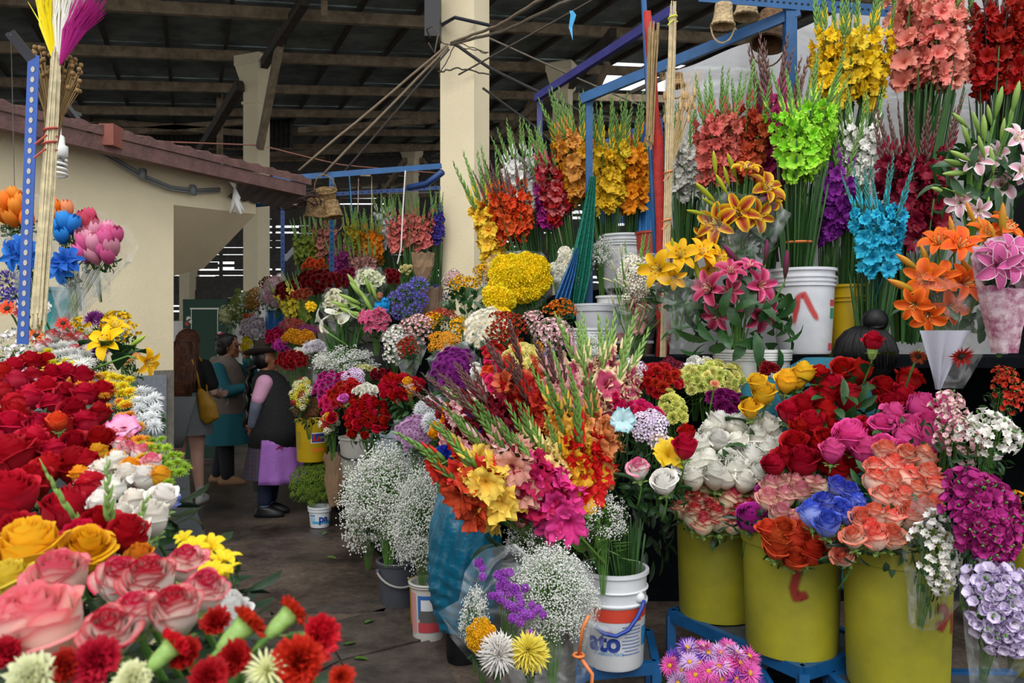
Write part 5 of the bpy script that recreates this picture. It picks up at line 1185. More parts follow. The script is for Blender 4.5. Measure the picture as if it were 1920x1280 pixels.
# upper middle row
glads(1186,325,5.3,30,58,[('f2a01c','ee8c14')],'orange-yellow gladioli bunch nearest the red pole',n=9,L=.6)
glads(1140,330,5.2,34,58,['f0d233','efc22a'],'yellow gladioli bunch in the white bucket beside the bright blue post',n=9,L=.62)
glads(1083,310,5.5,32,56,['ec9a18','f0b02c','e39a4a'],'amber gladioli bunch leaning left beside the bright blue post',n=10,L=.75,lean=-14)
glads(1045,350,5.6,32,52,[('cf6f72','b8424e'),('b3162c','9a1226')],'dusty pink and dark red gladioli bunch in the middle of the row',n=10,L=.75,lean=-10)
glads(1022,375,5.7,14,42,['b02a8a'],'slim magenta gladioli bunch beside the white ones',n=4,L=.6,lean=-8)
glads(985,345,5.8,36,48,['f2f1ec','e9e9e4'],'white gladioli bunch behind the orange-red ones, near the big pillar',n=10,L=.8,lean=-8)
glads(958,405,5.6,38,42,[('e0501a','c8401a')],'orange-red gladioli bunch beside the big pillar',n=10,L=.6,lean=-14,budmat=G_PURP)
glads(922,440,5.7,22,62,[('f0cf3c','e8a62a')],'yellow gladioli bunch drooping beside the big pillar',n=6,L=.45,lean=-12)
# far stall glads
glads(770,438,7.6,44,38,[('d9786e','cf6a64')],'salmon pink gladioli with tall green tips beneath the daylight gap',n=14,L=.8,spread=.25,sc=.62)
glads(724,432,7.8,18,44,['dededc'],'slim white gladioli bunch beside the far salmon ones',n=6,L=.7,sc=.6)
glads(700,462,7.7,24,46,['d98414','cf7a12'],'orange gladioli bunch in the far display behind the hanging strings',n=8,L=.6,sc=.6)
glads(668,455,7.9,24,36,['a89422','b5a02c'],'mustard gladioli bunch in the far display',n=8,L=.7,sc=.6)
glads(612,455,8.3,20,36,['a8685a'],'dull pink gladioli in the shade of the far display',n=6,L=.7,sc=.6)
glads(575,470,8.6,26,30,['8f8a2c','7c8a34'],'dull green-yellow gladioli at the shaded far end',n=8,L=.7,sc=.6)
glads(640,500,7.7,22,34,['b84a9a','a63c8a'],'orchid magenta gladioli just beside the slim blue post',n=7,L=.5,sc=.55)
glads(682,505,7.5,30,28,[('b8847c','a8746c')],'pale dusty pink gladioli low in the far display',n=8,L=.5,sc=.5)
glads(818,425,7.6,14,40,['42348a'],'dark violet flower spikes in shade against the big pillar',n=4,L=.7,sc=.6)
glads(552,572,6.9,30,28,[('e2d44a','dcca3c')],'pale yellow gladioli arching over beside the far blue bucket',n=7,L=.4,sc=.5,lean=-20)
# ================= lilies, upper right =================
lilies(1395,395,3.7,'red and yellow tiger-coloured lilies in clear wrap beside the red pole',[(1436,355,78,(.3,-.8,.5)),(1400,318,60,(0,-.5,.9)),(1385,400,82,(-.4,-1,.2)),(1345,420,84,(-.6,-.8,.1)),(1418,405,70,(.3,-1,-.1)),(1325,440,56,(-.7,-.6,-.4)),(1452,372,52,(.8,-.6,.2))],
 [(1340,305,46,-10),(1372,310,50,-25),(1322,360,52,-50),(1353,345,44,-35),(1305,398,40,-80),(1362,330,40,-20),(1330,380,36,-60)],('f2c320','9a2416'),('dbd024','a8b02a'),hw=70,hh=55,wrap=1)
lilies(1280,495,3.65,'golden yellow lilies in clear wrap crossing the red pole',[(1235,505,78,(-.6,-.9,.1)),(1275,480,72,(-.1,-.9,.4)),(1315,475,70,(.2,-.8,.6)),(1345,485,60,(.5,-.8,.3)),(1330,505,50,(.3,-1,-.2)),(1265,520,50,(-.2,-1,-.3))],
 [(1212,500,44,-75),(1308,510,50,170),(1262,465,40,-10)],('f3c31c','f0a90e'),('c9c22a','8f9a2a'),hw=62,hh=45,wrap=1)
lilies(1395,555,3.6,'deep pink lilies with long glossy green leaves over the low white bucket',[(1425,535,70,(.3,-.9,.1)),(1330,540,76,(-.7,-.7,.2)),(1370,510,64,(-.1,-.7,.6)),(1345,590,64,(-.5,-.8,-.4)),(1425,590,76,(.4,-.8,-.4)),(1400,560,60,(.1,-1,.1)),(1370,545,50,(-.2,-1,0)),(1405,500,56,(.1,-.5,.9))],
 [(1372,478,56,-45),(1437,470,44,0),(1474,495,56,0),(1388,520,40,10),(1360,580,34,-120)],('e06a92','a81a4c'),('8c2a68','5d3a3a'),hw=115,hh=95,fo=(1,1.05))
lilies(1850,270,3.0,'white lilies with many fat green buds high on the far side',[(1832,300,62,(-.5,-.8,.1)),(1865,290,56,(.1,-.9,.2)),(1800,380,56,(-.6,-.8,-.2)),(1880,345,66,(-.2,-.9,0)),(1905,260,60,(.3,-.8,.3)),(1835,395,50,(-.3,-.9,-.4)),(1915,320,60,(.2,-1,0))],
 [(1873,190,56,5),(1905,180,56,5),(1830,230,46,-25),(1855,215,40,-20),(1800,225,44,-55),(1812,255,48,-30),(1800,292,50,-70),(1790,305,50,-80),(1790,325,56,-95),(1845,240,52,-10),(1880,245,48,0),(1860,300,50,-15),(1770,358,60,-80),(1810,366,60,-75),(1895,220,44,0),(1840,275,46,-25),(1852,385,34,0)],('f5f1ef','e2a0b2'),('a5c06a','7fa34a'),hw=85,hh=95)
lilies(1815,490,2.7,'bright orange lilies in clear plastic wrap, largest bunch on the shelf side',[(1760,455,74,(-.3,-.6,.6)),(1800,460,84,(0,-.8,.5)),(1850,440,80,(.2,-.7,.6)),(1735,525,84,(-.7,-.8,.1)),(1765,520,70,(-.3,-.9,.3)),(1810,530,84,(0,-1,.1)),(1845,520,70,(.3,-.9,.1)),(1885,430,84,(.4,-.6,.6)),(1715,570,70,(-.7,-.8,-.3)),(1740,590,70,(-.5,-.8,-.4)),(1780,575,70,(-.2,-1,-.3))],
 [(1700,490,56,-60),(1735,480,52,-30),(1785,428,50,-20),(1795,450,52,-30),(1840,430,56,-25),(1880,410,62,-8),(1690,535,66,-70),(1820,400,50,-30),(1815,505,56,-40),(1848,465,60,-10),(1860,435,50,-30)],('ef7a1e','d85212'),('e8953a','b59a2c'),hw=95,hh=75,wrap=1.25,L=.45)
# patterned paper wrapped lilies at the edge
PAP=solid('printed_paper','e9d6dc',.5,col2='a05a78',nscale=26)
bunch('lily',1888,490,2.5,62,50,('f3e6ec','c25a90'),'pink-speckled lilies wrapped in printed paper at the edge of the shelf',size=.13,n=5,tilt=20,L=.3,paper=PAP,down=(.2,.3,-1))
# ================= containers =================
WB='dddde0'
b=bucket(1507,505,3.9,112,158,WB,'big white bucket with red sprayed letter holding the lime green gladioli',col2='c6c8ce',handle=None)
strokes_on(b,[(-38,.16),(-30,.27),(-20,.285),(-5,.21),(10,.15)],.014,'c43a3a'); strokes_on(b,[(-30,.26),(-36,.2),(-40,.13)],.012,'c43a3a')
on_bucket(b,48,.245,.05,.03,'c24a55','printed_band'); on_bucket(b,48,.195,.04,.05,'2f8a6a','printed_band'); on_bucket(b,48,.035,.05,.035,'c24a55','printed_band')
b=bucket(1600,535,4.0,100,150,'c9a518','yellow bucket with faded red sprayed mark behind the hair bun',rings=2); strokes_on(b,[(5,.2),(14,.12),(10,.06)],.012,'b5382a')
bucket(1410,655,3.75,138,90,'e4e3e0','low wide white bucket under the deep pink lilies',rings=4,taper=.93)
bucket(1170,442,5.3,92,100,'d9dbde','white bucket holding the yellow gladioli on the upper tier')
b=bucket(1228,436,4.9,70,100,'a8382c','dull red tub behind the red pole on the upper tier',rings=0)
bucket(1118,570,4.7,80,62,'c4c6cb','pale stacked white bucket behind the bright blue post, upper of two',rings=4)
b=bucket(1150,555,4.9,62,115,'d6d6d2','white paint bucket with green lettering beside the tuberoses',rings=2); text_on(b,'Gi',-10,.24,.12,'0f6a4a',.004); on_bucket(b,10,.1,.16,.1,'b52a2a')
b=bucket(1112,615,4.4,82,90,'dcdde0','white bucket with a yellow label below the stacked ones',rings=3); on_bucket(b,-20,.1,.12,.03,'d8b52a')
bucket(1048,690,4.3,64,95,'d4d6da','white bucket behind the cream carnations',rings=3)
bucket(1168,665,4.2,110,90,'7f8385','dark grey square-edged tub among the buckets behind the mixed spray',rings=1)
# terracotta-coloured tub and lattice pot
bucket(998,745,4.1,86,100,'9c4a2c','terracotta brown tub under the cream carnations',rings=1)
t=thing('lattice_pot',P(1185,665,4.5),'brown plastic lattice pot behind the gladiolus leaves','pot'); mb=MB(); mb.lathe([(0,-.06),(.1,-.06),(.115,.07),(.108,.07),(.095,-.05)],20); build('body',mb,solid('brown_plastic','6d3a26',.6),t); mb=MB()
for k in range(12):
    for z in(-.03,0,.03): a=k*PI/6; mb.box((.11*math.cos(a),.11*math.sin(a),z),(.012,.012,.014),0,Matrix.Rotation(a,3,'Z'))
build('lattice_holes',mb,solid('hole_dark','12151c',.9),t); mb=MB(); mb.lathe([(.112,.065),(.122,.065),(.122,.08),(.11,.08)],20); build('rim',mb,solid('plastic_white','e0e0dc',.5),t)
# row by the aisle
bucket(677,818,5.9,80,75,'b9b5ae','off-white bucket under the dark red roses by the aisle, with black wire handle',rings=0,handle=('26262a',-.2,.5))
bucket(738,812,5.7,84,85,'aab6c2','bluish white bucket beside the off-white one under the rose leaves',rings=0)
b=bucket(585,785,6.6,60,78,'c9a516','yellow paint bucket with oval logo by the aisle',rings=0,taper=.93); on_bucket(b,38,.2,.13,.085,'e4e6ec'); on_bucket(b,38,.2,.115,.07,'24408a',off=.0025); text_on(b,'Lo',34,.2,.075,'c8281e',.003,off=.004); on_bucket(b,40,.1,.12,.03,'d9791e'); on_bucket(b,-40,.18,.05,.14,'9c8a1c')
bucket(517,582,7.3,38,60,'1c62a8','deep blue plastic-lined bucket high in the far display',rings=0,rough=.2)
bucket(540,588,7.35,26,55,'c9c7be','small white and yellow bucket beside the far blue one',rings=1)
b=bucket(600,948,6.45,42,38,'dfe2e6','small white tub with blue lettering on the floor by the aisle',rings=2); text_on(b,'pa',32,.075,.085,'1c3f94',.003); on_bucket(b,20,.045,.17,.02,'3f9fd0'); on_bucket(b,-30,.1,.05,.012,'4a86c4'); on_bucket(b,-28,.07,.05,.03,'9cc0dc')
bucket(490,893,7.2,40,26,'6f7275','grey bucket on the floor behind the lilac apron',rings=0)
b=bucket(745,1050,4.55,72,86,'4c4f58','dark grey bucket with pale handle under the baby breath',rings=0,handle=('9a9894',.5,.6),rim='5a5d66')
b=bucket(803,1090,4.05,66,106,'cfcdc8','white printed bucket under the baby breath beside the teal bag',rings=0,rim='c4c3be'); on_bucket(b,5,.18,.11,.12,'2f63a8'); on_bucket(b,8,.17,.085,.1,'d9dce2',off=.002); on_bucket(b,8,.135,.1,.06,'5b5a58',off=.003); on_bucket(b,8,.08,.12,.05,'b8404a',off=.003); on_bucket(b,-55,.15,.05,.2,'c98c8c'); text_on(b,'PINTURA',8,.08,.026,'e8dcd8',.001,off=.005) if False else None
bucket(783,1085,4.25,30,90,'a8842a','narrow ochre tub squeezed between grey and printed buckets',rings=0)
bucket(866,1165,3.75,66,72,'121318','black bucket under the teal plastic bag',rings=0)
# white paint bucket with blue handle
b=bucket(1150,1062,3.0,124,176,'dfe1e4','white paint bucket with orange stripe and blue handle on the small blue stool',rings=0,taper=.9,col2='ced1d6')
mb=MB(); R,H=b['R'],b['H']; mb.lathe([(R*.985+.001,H*.80),(R+.006,H*.805),(R+.006,H*.82),(R*.985+.001,H*.825)],36); mb.lathe([(R*.97+.001,H*.66),(R+.004,H*.665),(R+.004,H*.69),(R*.97+.001,H*.695)],36); build('collar_ring',mb,solid('plastic_dfe1e4','dfe1e4'),b,smooth=True)
on_bucket(b,-8,.205,.25,.048,'c8402a'); on_bucket(b,62,.215,.05,.05,'c8402a')
text_on(b,'ato',-24,.107,.098,'1f3f96',.0035); text_on(b,'cada más',-20,.148,.014,'c8402a'); text_on(b,'ACABADO MATE',-16,.066,.016,'2a8ac4')
for k in range(9): on_bucket(b,28,.165-.0125*k,.085-(.02 if k%4==3 else 0),.004,'6d7fb0')
on_bucket(b,62,.12,.04,.07,'2a8ac4'); text_on(b,'A',70,.1,.06,'1f3f96')
mb=MB(); mb.tube([Vector((math.sin(a)*(R+.02),-math.cos(a)*(R+.02),z)) for a,z in ((.75,.262),(.68,.24),(.5,.205),(.25,.165),(-.05,.145),(-.35,.15),(-.6,.17))],.0075,8); build('handle',mb,solid('handle_blue','1c3f9c',.4),b,smooth=True); mb=MB(); mb.ball((math.sin(.75)*R,-math.cos(.75)*R,.268),(.02,.02,.02),0,10,6); build('handle_lug',mb,solid('plastic_dfe1e4','dfe1e4'),b,smooth=True)
# tall yellow-green tubs
YT=('a8a022','8e8a1c')
def tub(px,pb,z,w,h,label,mark=None):
    Y=(CAMZ-z)*F/(pb-640)+.0; Yc=Y+w/2*.9; C0=Vector(((px-960)/F*Yc,Yc,z)); t=thing('tall_tub',C0,label,'tub')
    mb=MB(); R=w/2; mb.lathe([(0,0),(R*.9,0),(R*.92,.015),(R*.985,h*.8),(R*.985,h*.84),(R+.004,h*.845),(R+.004,h),(R-.006,h),(R*.9,.02),(0,.02)],48); o=build('body',mb,solid('tub_yellow','a49d26',.5,col2='8a8628',nscale=3,spec=.35),t,smooth=True); autosm(o,35)
    t['R']=R; t['H']=h; t['tp']=.915
    if mark: 
        for m_ in mark: strokes_on(t,m_,.016,'8c1f18')
    return t
tub(1346,1172,.4,.335,.5,'tall yellow-green tub, first of three under the roses, nearest the white paint bucket')
tub(1484,1243,.4,.345,.455,'tall yellow-green tub in the middle with a red sprayed hook mark',mark=[[(-10,.38),(-12,.32),(-17,.26),(-14,.225),(-6,.235),(-4,.215)]])
tub(1682,1320,.36,.34,.5,'tall yellow-green tub nearest the camera with blurred red sprayed marks',mark=[[(14,.3),(28,.3),(36,.27),(26,.24),(14,.26)],[(44,.3),(50,.23),(46,.2)]])
tub(1990,1330,.3,.34,.5,'partly hidden yellow-green tub behind the lilac alstroemerias')
# ================= right front: roses =================
def rl(label,Y,col,pts,hw,hh,tilt=52,**k):
    k['L']=.2; k['down']=(0,.9,-1); pts=[(p[0],p[1]+8,p[2]*.97)+tuple(p[3:]) for p in pts]; return bunch('rose',sum(p[0] for p in pts)/len(pts),sum(p[1] for p in pts)/len(pts),Y,hw,hh,col,label,pts=pts,tilt=tilt,**k)
rl('red roses standing highest around the seated vendor, behind the pink ones',3.1,[RED,('c01428','9c0a1c')],[(1536,700,62),(1580,685,60),(1610,690,58),(1545,735,66),(1592,738,70),(1560,716,60),(1505,760,68),(1545,765,60),(1520,790,66),(1498,800,60),(1480,765,56),(1655,722,66),(1702,705,66),(1690,735,66),(1665,750,56),(1620,800,60),(1490,825,62),(1545,815,56),(1520,745,56)],110,70,L=.4,jit=.35)
rl('dark red roses in front, between the white and the blue ones',2.9,[('a80d22','8c0818'),RED],[(1505,860,78),(1580,845,66),(1560,800,60),(1470,850,56),(1485,835,56),(1600,860,60),(1450,865,54),(1545,860,56),(1530,830,56),(1570,875,56)],80,50,L=.35)
rl('bright pink roses in the middle of the yellow tubs',2.85,[('ec5ba6','e03c92'),('e8509e','d8368a')],[(1675,770,62),(1725,755,66),(1770,755,66),(1650,790,58),(1705,795,60),(1738,785,60),(1655,830,64),(1700,815,66),(1745,815,78),(1595,810,78),(1625,840,66),(1770,790,60),(1690,840,56),(1560,838,56)],105,60,L=.38)
rl('coral edged cream roses, the large bunch over the nearest yellow tub',2.55,[CORAL,('ea6c54','f6cdb8')],[(1660,840,56),(1698,848,60),(1730,850,62),(1640,870,54),(1672,868,60),(1700,890,64),(1740,885,66),(1640,895,56),(1670,900,60),(1718,915,64),(1750,905,58),(1655,925,60),(1690,930,62),(1728,945,60),(1640,960,58),(1672,965,62),(1705,960,64),(1640,1000,66),(1672,1000,62),(1628,985,60),(1600,1000,58),(1615,965,56),(1745,940,56)],95,95,L=.4,tilt=45)
rl('blue dyed roses in a small tight bunch among the coral ones',2.55,[('3c50c8','8f9be0'),('3444b8','7f8cd8')],[(1570,905,50),(1592,915,52),(1545,935,56),(1575,945,52),(1605,935,52),(1520,955,60),(1550,975,66),(1590,960,52),(1608,955,50)],52,48,L=.3,tilt=48,jit=.4)
rl('cream and dusty pink roses between the bicolour and blue ones',2.8,[('d9828c','f2dcc0'),('cf7488','efd3bd')],[(1460,905,54),(1490,900,56),(1515,898,56),(1440,930,56),(1470,925,58),(1500,915,54),(1462,960,60),(1500,965,56),(1535,905,54),(1490,985,58),(1550,1000,56),(1575,895,50),(1445,905,50)],65,50,L=.3)
rl('red-edged cream roses over the first yellow tub',3.05,[BIC,('b81f34','f0dcb4')],[(1318,905,52),(1345,900,50),(1308,935,60),(1300,960,56),(1370,930,62),(1345,965,66),(1385,955,50),(1400,895,62),(1415,925,50),(1295,925,50),(1365,905,46),(1330,945,50),(1278,945,52),(1318,975,54),(1375,975,50),(1400,945,48)],68,48,L=.3)
single('rose',1435,925,2.9,50,('c03c9a','a82a86'),'purple-magenta rose half behind the brighter magenta one',(.1,-.7,.6))
single('rose',1408,972,2.8,70,('c436a4','b52a98'),'magenta purple rose between the bicolour and dusty pink roses',(0,-.9,.5))
rl('orange-red roses hanging over the rim of the middle yellow tub',2.65,[('d8452a','cf3a1c'),('d2502c','c8441f')],[(1455,1005,64),(1490,1000,66),(1520,1025,74),(1490,1040,60),(1468,985,56),(1505,985,54),(1440,985,54),(1455,1020,58)],48,40,L=.25,tilt=25)
single('rose',1582,1044,2.5,50,CORAL,'single coral rose drooping below the others before the nearest tub',(-.7,-.7,-.1),leaves=3)
single('rose',1637,640,3.1,48,('b80f26','a00c1e'),'single red rose standing tall alone before the black hair',(0,-.35,.95),leaves=2,calyx=True,stem=.3)
rl('white roses in one big mass beside the dark red ones',3.15,[('f4f2e9','f1ead0'),('f6f4ee','f0e8cc')],[(1345,785,56),(1378,790,56),(1400,785,54),(1345,820,62),(1310,830,60),(1385,825,62),(1420,815,66),(1445,800,60),(1440,835,66),(1405,850,64),(1365,855,60),(1325,860,62),(1300,865,60),(1340,885,66),(1380,875,60),(1420,875,62),(1455,865,60),(1300,890,60),(1360,890,54),(1435,785,54),(1330,800,50),(1395,895,56),(1465,830,56),(1280,875,54)],95,62,L=.38,jit=.4)
for (x,y,s,d,l) in ((1432,738,56,(-.2,-.8,.5),'yellow rose facing the aisle, second of the yellow group by the teal top'),(1475,715,52,(0,-.5,.9),'yellow rose upright in the middle of the yellow group'),(1506,700,50,(.1,-.3,1),'yellow rose topmost of the group before the vendor'),(1497,716,38,(0,-.7,.7),'small deep yellow rose tucked under the topmost yellow one'),(1407,766,52,(-.3,-.7,.6),'yellow rose lowest of the group beside the white roses'),(1420,718,44,(-.5,-.6,.6),'pale yellow rose at the back of the yellow group')):
    single('rose',x,y,3.2,s,('f5c832','f0b41c'),l,d,leaves=1)
single('rose',1284,838,2.7,56,(RED,RED),'red rose facing up between the yellow ruffled bloom and white roses',(0,-.5,.8),leaves=1)
single('rose',1245,905,2.7,60,('f5f3ee','efeade'),'white rose open wide at the corner above the dark gap',(-.3,-.8,.4),leaves=2)
single('rose',1197,880,2.75,54,('d8608c','f0ece4'),'white rose with a pink heart beside the fern leaves',(-.3,-.7,.6),leaves=2)
single('ruf',1255,852,2.75,58,('f2cb2a','e8b01c'),'yellow ruffled bloom between the red and white roses',(0,-.8,.5),name='yellow_flower',cat='flower')
single('rose',1287,812,2.8,40,(RED,DRED),'dark red rose half hidden above the white mass',(0,-.5,.8))
for x,y,Y,w,l in ((1330,985,3.05,.13,'dark rose leaves hanging over the rim of the first yellow tub'),(1420,992,2.78,.12,'dark rose leaves between the first and middle yellow tubs'),(1640,1045,2.5,.15,'dark rose leaves hanging over the rim of the tub nearest the camera')):
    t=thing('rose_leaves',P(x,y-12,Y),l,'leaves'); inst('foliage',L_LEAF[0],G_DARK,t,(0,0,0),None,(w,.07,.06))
# ================= right edge alstroemerias =================
bunch('alst',1790,800,2.65,50,80,[ALP,('d9748a','f2d0d0')],'pink alstroemerias between the pink roses and the white ones',tilt=40,size=.08,L=.3)
bunch('alst',1862,815,2.45,70,52,[ALW],'large white alstroemerias with striped throats at the far edge',tilt=45,size=.095,L=.3)
bunch('alst',1755,1035,2.38,48,95,[ALW,('ece6e6','f2efe8')],'white alstroemerias in clear wrap hanging beside the nearest tub',tilt=25,size=.085,L=.25,wrap=1)
bunch('alstw',1848,965,2.3,78,98,[('b52a86','c9459a'),('a82278','c03c90')],'mass of magenta alstroemerias packed tightly at the edge',tilt=30,size=.11,L=.3,n=44,bulge=.25)
bunch('alstw',1882,1130,2.2,66,100,[('9a78c8','e2d6ec'),('8a68ba','dccfe8')],'lilac and white alstroemerias in clear wrap at the lower edge',tilt=25,size=.105,L=.25,wrap=1.1,n=40,bulge=.25)
bunch('alst',1888,725,2.7,40,48,[('d0482c','b83a24')],'orange-red alstroemerias above the white ones at the edge',tilt=35,size=.075,L=.3)
bunch('alst',1918,960,2.3,22,60,[('eaa01c','d98414')],'orange alstroemerias just showing at the frame edge',tilt=20,size=.07,L=.3)
bunch('alst',1700,860,2.5,20,20,[ALP],'few pink blossoms behind the coral roses',tilt=40,size=.06,L=.2) if False else None
# pale hanging gerbera bits and white paper by the dark corner
C0=P(1758,665,2.3); t=thing('paper_cone',C0,'white paper cone pinched inside clear plastic below the orange lilies','paper'); mb=MB()
def fp(u,v): a=-.9+u*1.8; r=.062*(1-v)+.004; return Vector((r*math.sin(a)+.05*(1-v)*(u-.3),-r*math.cos(a)*.7+.01*math.sin(u*14),.07-.17*v)),1
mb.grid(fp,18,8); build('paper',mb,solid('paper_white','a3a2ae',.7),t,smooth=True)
single('gerb',1803,668,2.25,50,('a8301c','8f2414'),'dark orange-red gerbera hanging in shade beside the paper cone',(0,-.8,-.5),cat='gerbera')
single('gerb',1722,668,2.35,36,('a8401c','8f3414'),'rusty gerbera edge peeping out behind the paper cone',(-.5,-.8,-.5),cat='gerbera')
# asters in the lower shade
bunch('daisy',1340,1258,2.45,112,72,[('e468b4','d84aa0'),('7a4ac0','6a3cae'),('e273b8','d050a4'),('d8b8e0','c9a0d4')],'pink and purple asters with yellow centres under the blue stand',size=.082,tilt=40,L=.25,n=34,nofol=False)
# ================= centre: mixed carnations and sprays =================
bunch('carn',1232,712,3.5,56,34,[SCAR,('c01c22','a81018')],'red carnations below the red pole',tilt=48)
bunch('carn',1205,775,3.05,40,26,[HOT,('d8246e','c01c5c')],'hot pink carnations beside the streaked gladioli',tilt=48)
bunch('carn',1335,710,3.55,72,38,[('dbe07a','cfd866'),('e8e28c','dcd870')],'pale lime-yellow carnations in a wide curved mass',tilt=45)
bunch('carn',1262,765,3.3,34,36,[('e2e27c','dcd870')],'pale yellow carnations lower in the curved mass',tilt=48)
bunch('carn',1310,688,3.6,42,20,[WHITE],'white carnations behind the pale yellow ones',tilt=40)
bunch('carn',1358,752,3.35,44,24,[('7c1260','6a0e52')],'dark purple carnations under the lime-yellow mass',tilt=48)
single('carn',1340,720,3.1,22,('f0a884','e89a70'),'single peach carnation among the pale yellow ones',(0,-.6,.8))
bunch('carn',1440,693,3.5,26,16,['8c1424'],'dark red carnations beside the low white bucket',tilt=35)
bunch('spray',1215,800,2.95,46,38,[('9c5aae','e8dcea'),('8a4a9c','e0d0e4')],'lilac and white small sprays with tiny florets beside the ferns',size=.06,tilt=45)
bunch('spray',1180,695,3.4,34,26,[('f0eef0','f5f3ee'),('b560b0','e6cfe4')],'white and lilac spray flowers behind the streaked gladioli',size=.06,tilt=40)
bunch('spray',1258,690,3.6,36,22,[('7a1232','6a0e2a')],'wine red small flowers at the foot of the red pole',size=.06,tilt=35)
bunch('alst',1240,840,2.85,30,34,[PNKW,('c8487c','f0e4ea')],'striped pink and white alstroemerias beside the red rose',size=.07)
bunch('carn',1155,750,3.1,24,22,[HOT],'hot pink carnations just behind the turquoise-tinted bloom',tilt=45)
glads(1120,745,3.2,64,62,[('f0e6b0','cf5a7c'),('e8a8c0','f2e8b4'),('f2e7ae','c04a6c')],'pink and cream streaked gladioli with tall green spike tips',n=11,spread=.5,L=.35,sc=.8,short=True,budmat=solid('spike_fresh','8db55c',.5,noise=.3))
single('ruf',1168,788,2.85,44,('8fd0dc','c8e6ea'),'pale turquoise tinted bloom on the streaked gladioli',(0,-.9,.3),name='gladiolus_floret',cat='flower')
gyp(1105,655,3.6,36,30,'white sprays behind the tall green gladiolus tips',L=.3)
lilies(1190,520,3.9,'white tuberoses with brown-green stems in clear wrap beside the golden lilies',[],[(1150,500,26,-20),(1165,470,26,-5),(1175,500,24,15)]+[(1140+k*9,545+((k*37)%70)-20,22,-70+((k*53)%90)) for k in range(12)],WHITE,('ede8d8','c9c8a0'),hw=44,hh=50,leaf=False)
bunch('spray',1195,520,3.95,52,52,[('efeadd','e6e0cc')],'cream white tuberose florets crowding before the white upper bucket',size=.075,tilt=15,L=.45,wrap=1.1,nofol=True)
glads(1195,560,4.0,22,30,['c9908c'],'faded pink gladioli half hidden among the tuberoses',n=4,L=.5,sc=.55)
gyp(1128,478,5.0,32,34,'grey-white baby breath behind the green netting',L=.3)
# ================= centre band =================
bunch('pom',975,520,4.9,66,48,[('f4de1c','edc90e')],'big bright yellow chrysanthemum mass beside the big pillar',size=.085,tilt=20,n=60,wrap=1)
bunch('pom',935,560,4.7,32,26,[('f4de1c','edc90e')],'smaller yellow chrysanthemum cluster under the big one',size=.085,tilt=25,n=12)
bunch('pom',930,592,4.6,28,14,[('f0d61c','e8c40e')],'few yellow pompons at the foot of the yellow mass',size=.08,tilt=30,n=5)
bunch('pom',1070,505,5.0,40,42,[('efece0','e8e4d0')],'cream white chrysanthemums behind the netting',size=.08,tilt=20)
bunch('daisy',915,615,4.5,52,44,[('f3f0e2','efead6')],'white chrysanthemums cascading over the edge, beneath the yellow ones',size=.06,tilt=35,n=70)
bunch('alst',950,617,4.2,44,38,[ALR,('a82a16','c9502c')],'brick red alstroemerias between white chrysanthemums and pink ones',tilt=35,size=.08)
bunch('alst',1000,597,4.3,24,20,[ALP],'pink alstroemerias on top of the brick red ones',size=.07)
bunch('alst',1036,628,4.1,46,38,[('d98a98','efd0d2'),('c9707f','ecc8ca')],'rose pink alstroemerias behind the cream carnations',tilt=35,size=.085)
bunch('alst',1052,578,4.5,38,20,[('e2861c','c8501c')],'bronze orange alstroemerias below the blue netting',size=.075)
bunch('alst',1025,670,4.0,24,22,[('8c6a9c','bfa8c8')],'muted lilac alstroemerias beside the cream carnations',size=.07)
bunch('alst',1012,652,3.95,14,10,[('e8a01c','d88414')],'small orange alstroemeria tuft over the lilac ones',size=.06)
bunch('mum',852,692,3.9,48,48,[('8f2a8c','7a1f78'),('9a3296','802482')],'deep purple chrysanthemums in clear plastic, pointed wrap below',size=.062,tilt=38,n=48,wrap=.9,L=.3)
bunch('spray',832,640,4.3,38,22,[('e8a01c','d98a12')],'orange-yellow flowers in an arc behind the deep purple ones',size=.06)
bunch('carn',925,668,3.8,26,30,[SCAR,('b81c1c','a01414')],'scarlet carnations next to the hot pink ones',size=.058)
bunch('carn',928,700,3.65,32,44,[('dd2a74','d01c60'),('e8346c','d42460'),('e2562e','d8481f')],'hot pink and coral carnations beside the cream ball',size=.058)
bunch('carn',980,682,3.55,44,44,[('eee08a','e6d670'),('f0e69a','e8da78')],'pale cream-yellow carnations in a round ball over the terracotta tub',size=.056,n=46)
bunch('carn',892,700,3.7,14,44,[('eceae2','e0ded4')],'white ruffled flowers in a narrow strip beside the deep purple ones',size=.05)
bunch('alst',738,642,5.3,30,40,[ALW,('efe6e6','f2efe6')],'white alstroemerias spilling over the dark rim',tilt=35,size=.085,wrap=0)
bunch('alst',783,612,5.2,36,28,[('d9808f','f0cdd0'),('cf6f80','eec6ca')],'pink alstroemerias above the brick red bunch in clear wrap',tilt=35,size=.085)
bunch('alst',765,648,5.0,28,22,[ALR],'brick red alstroemerias below the pink ones in clear wrap',tilt=35,size=.08,wrap=.8)
bunch('alst',812,602,5.4,24,16,[ALY,('ec9a14','e08a10')],'golden orange alstroemerias behind the pink ones',size=.075)
bunch('alst',862,612,4.9,24,22,[ALY],'loose yellow alstroemerias on green leaves beside the white chrysanthemums',size=.075)
bunch('spray',832,590,5.5,32,14,[('a8341c','b8452a')],'rust red small flowers behind the golden orange ones',size=.07)
bunch('alst',872,535,5.4,36,24,[ALY],'yellow alstroemerias on long leafy stems by the pillar foot',tilt=22,size=.085,L=.6)
bunch('alst',912,510,5.6,30,22,[ALY],'yellow alstroemerias higher up against the pillar',tilt=18,size=.085,L=.6)
bunch('alst',848,520,5.8,24,18,[PNKW,ALP],'pink and white alstroemerias at the pillar edge',tilt=20,size=.075)
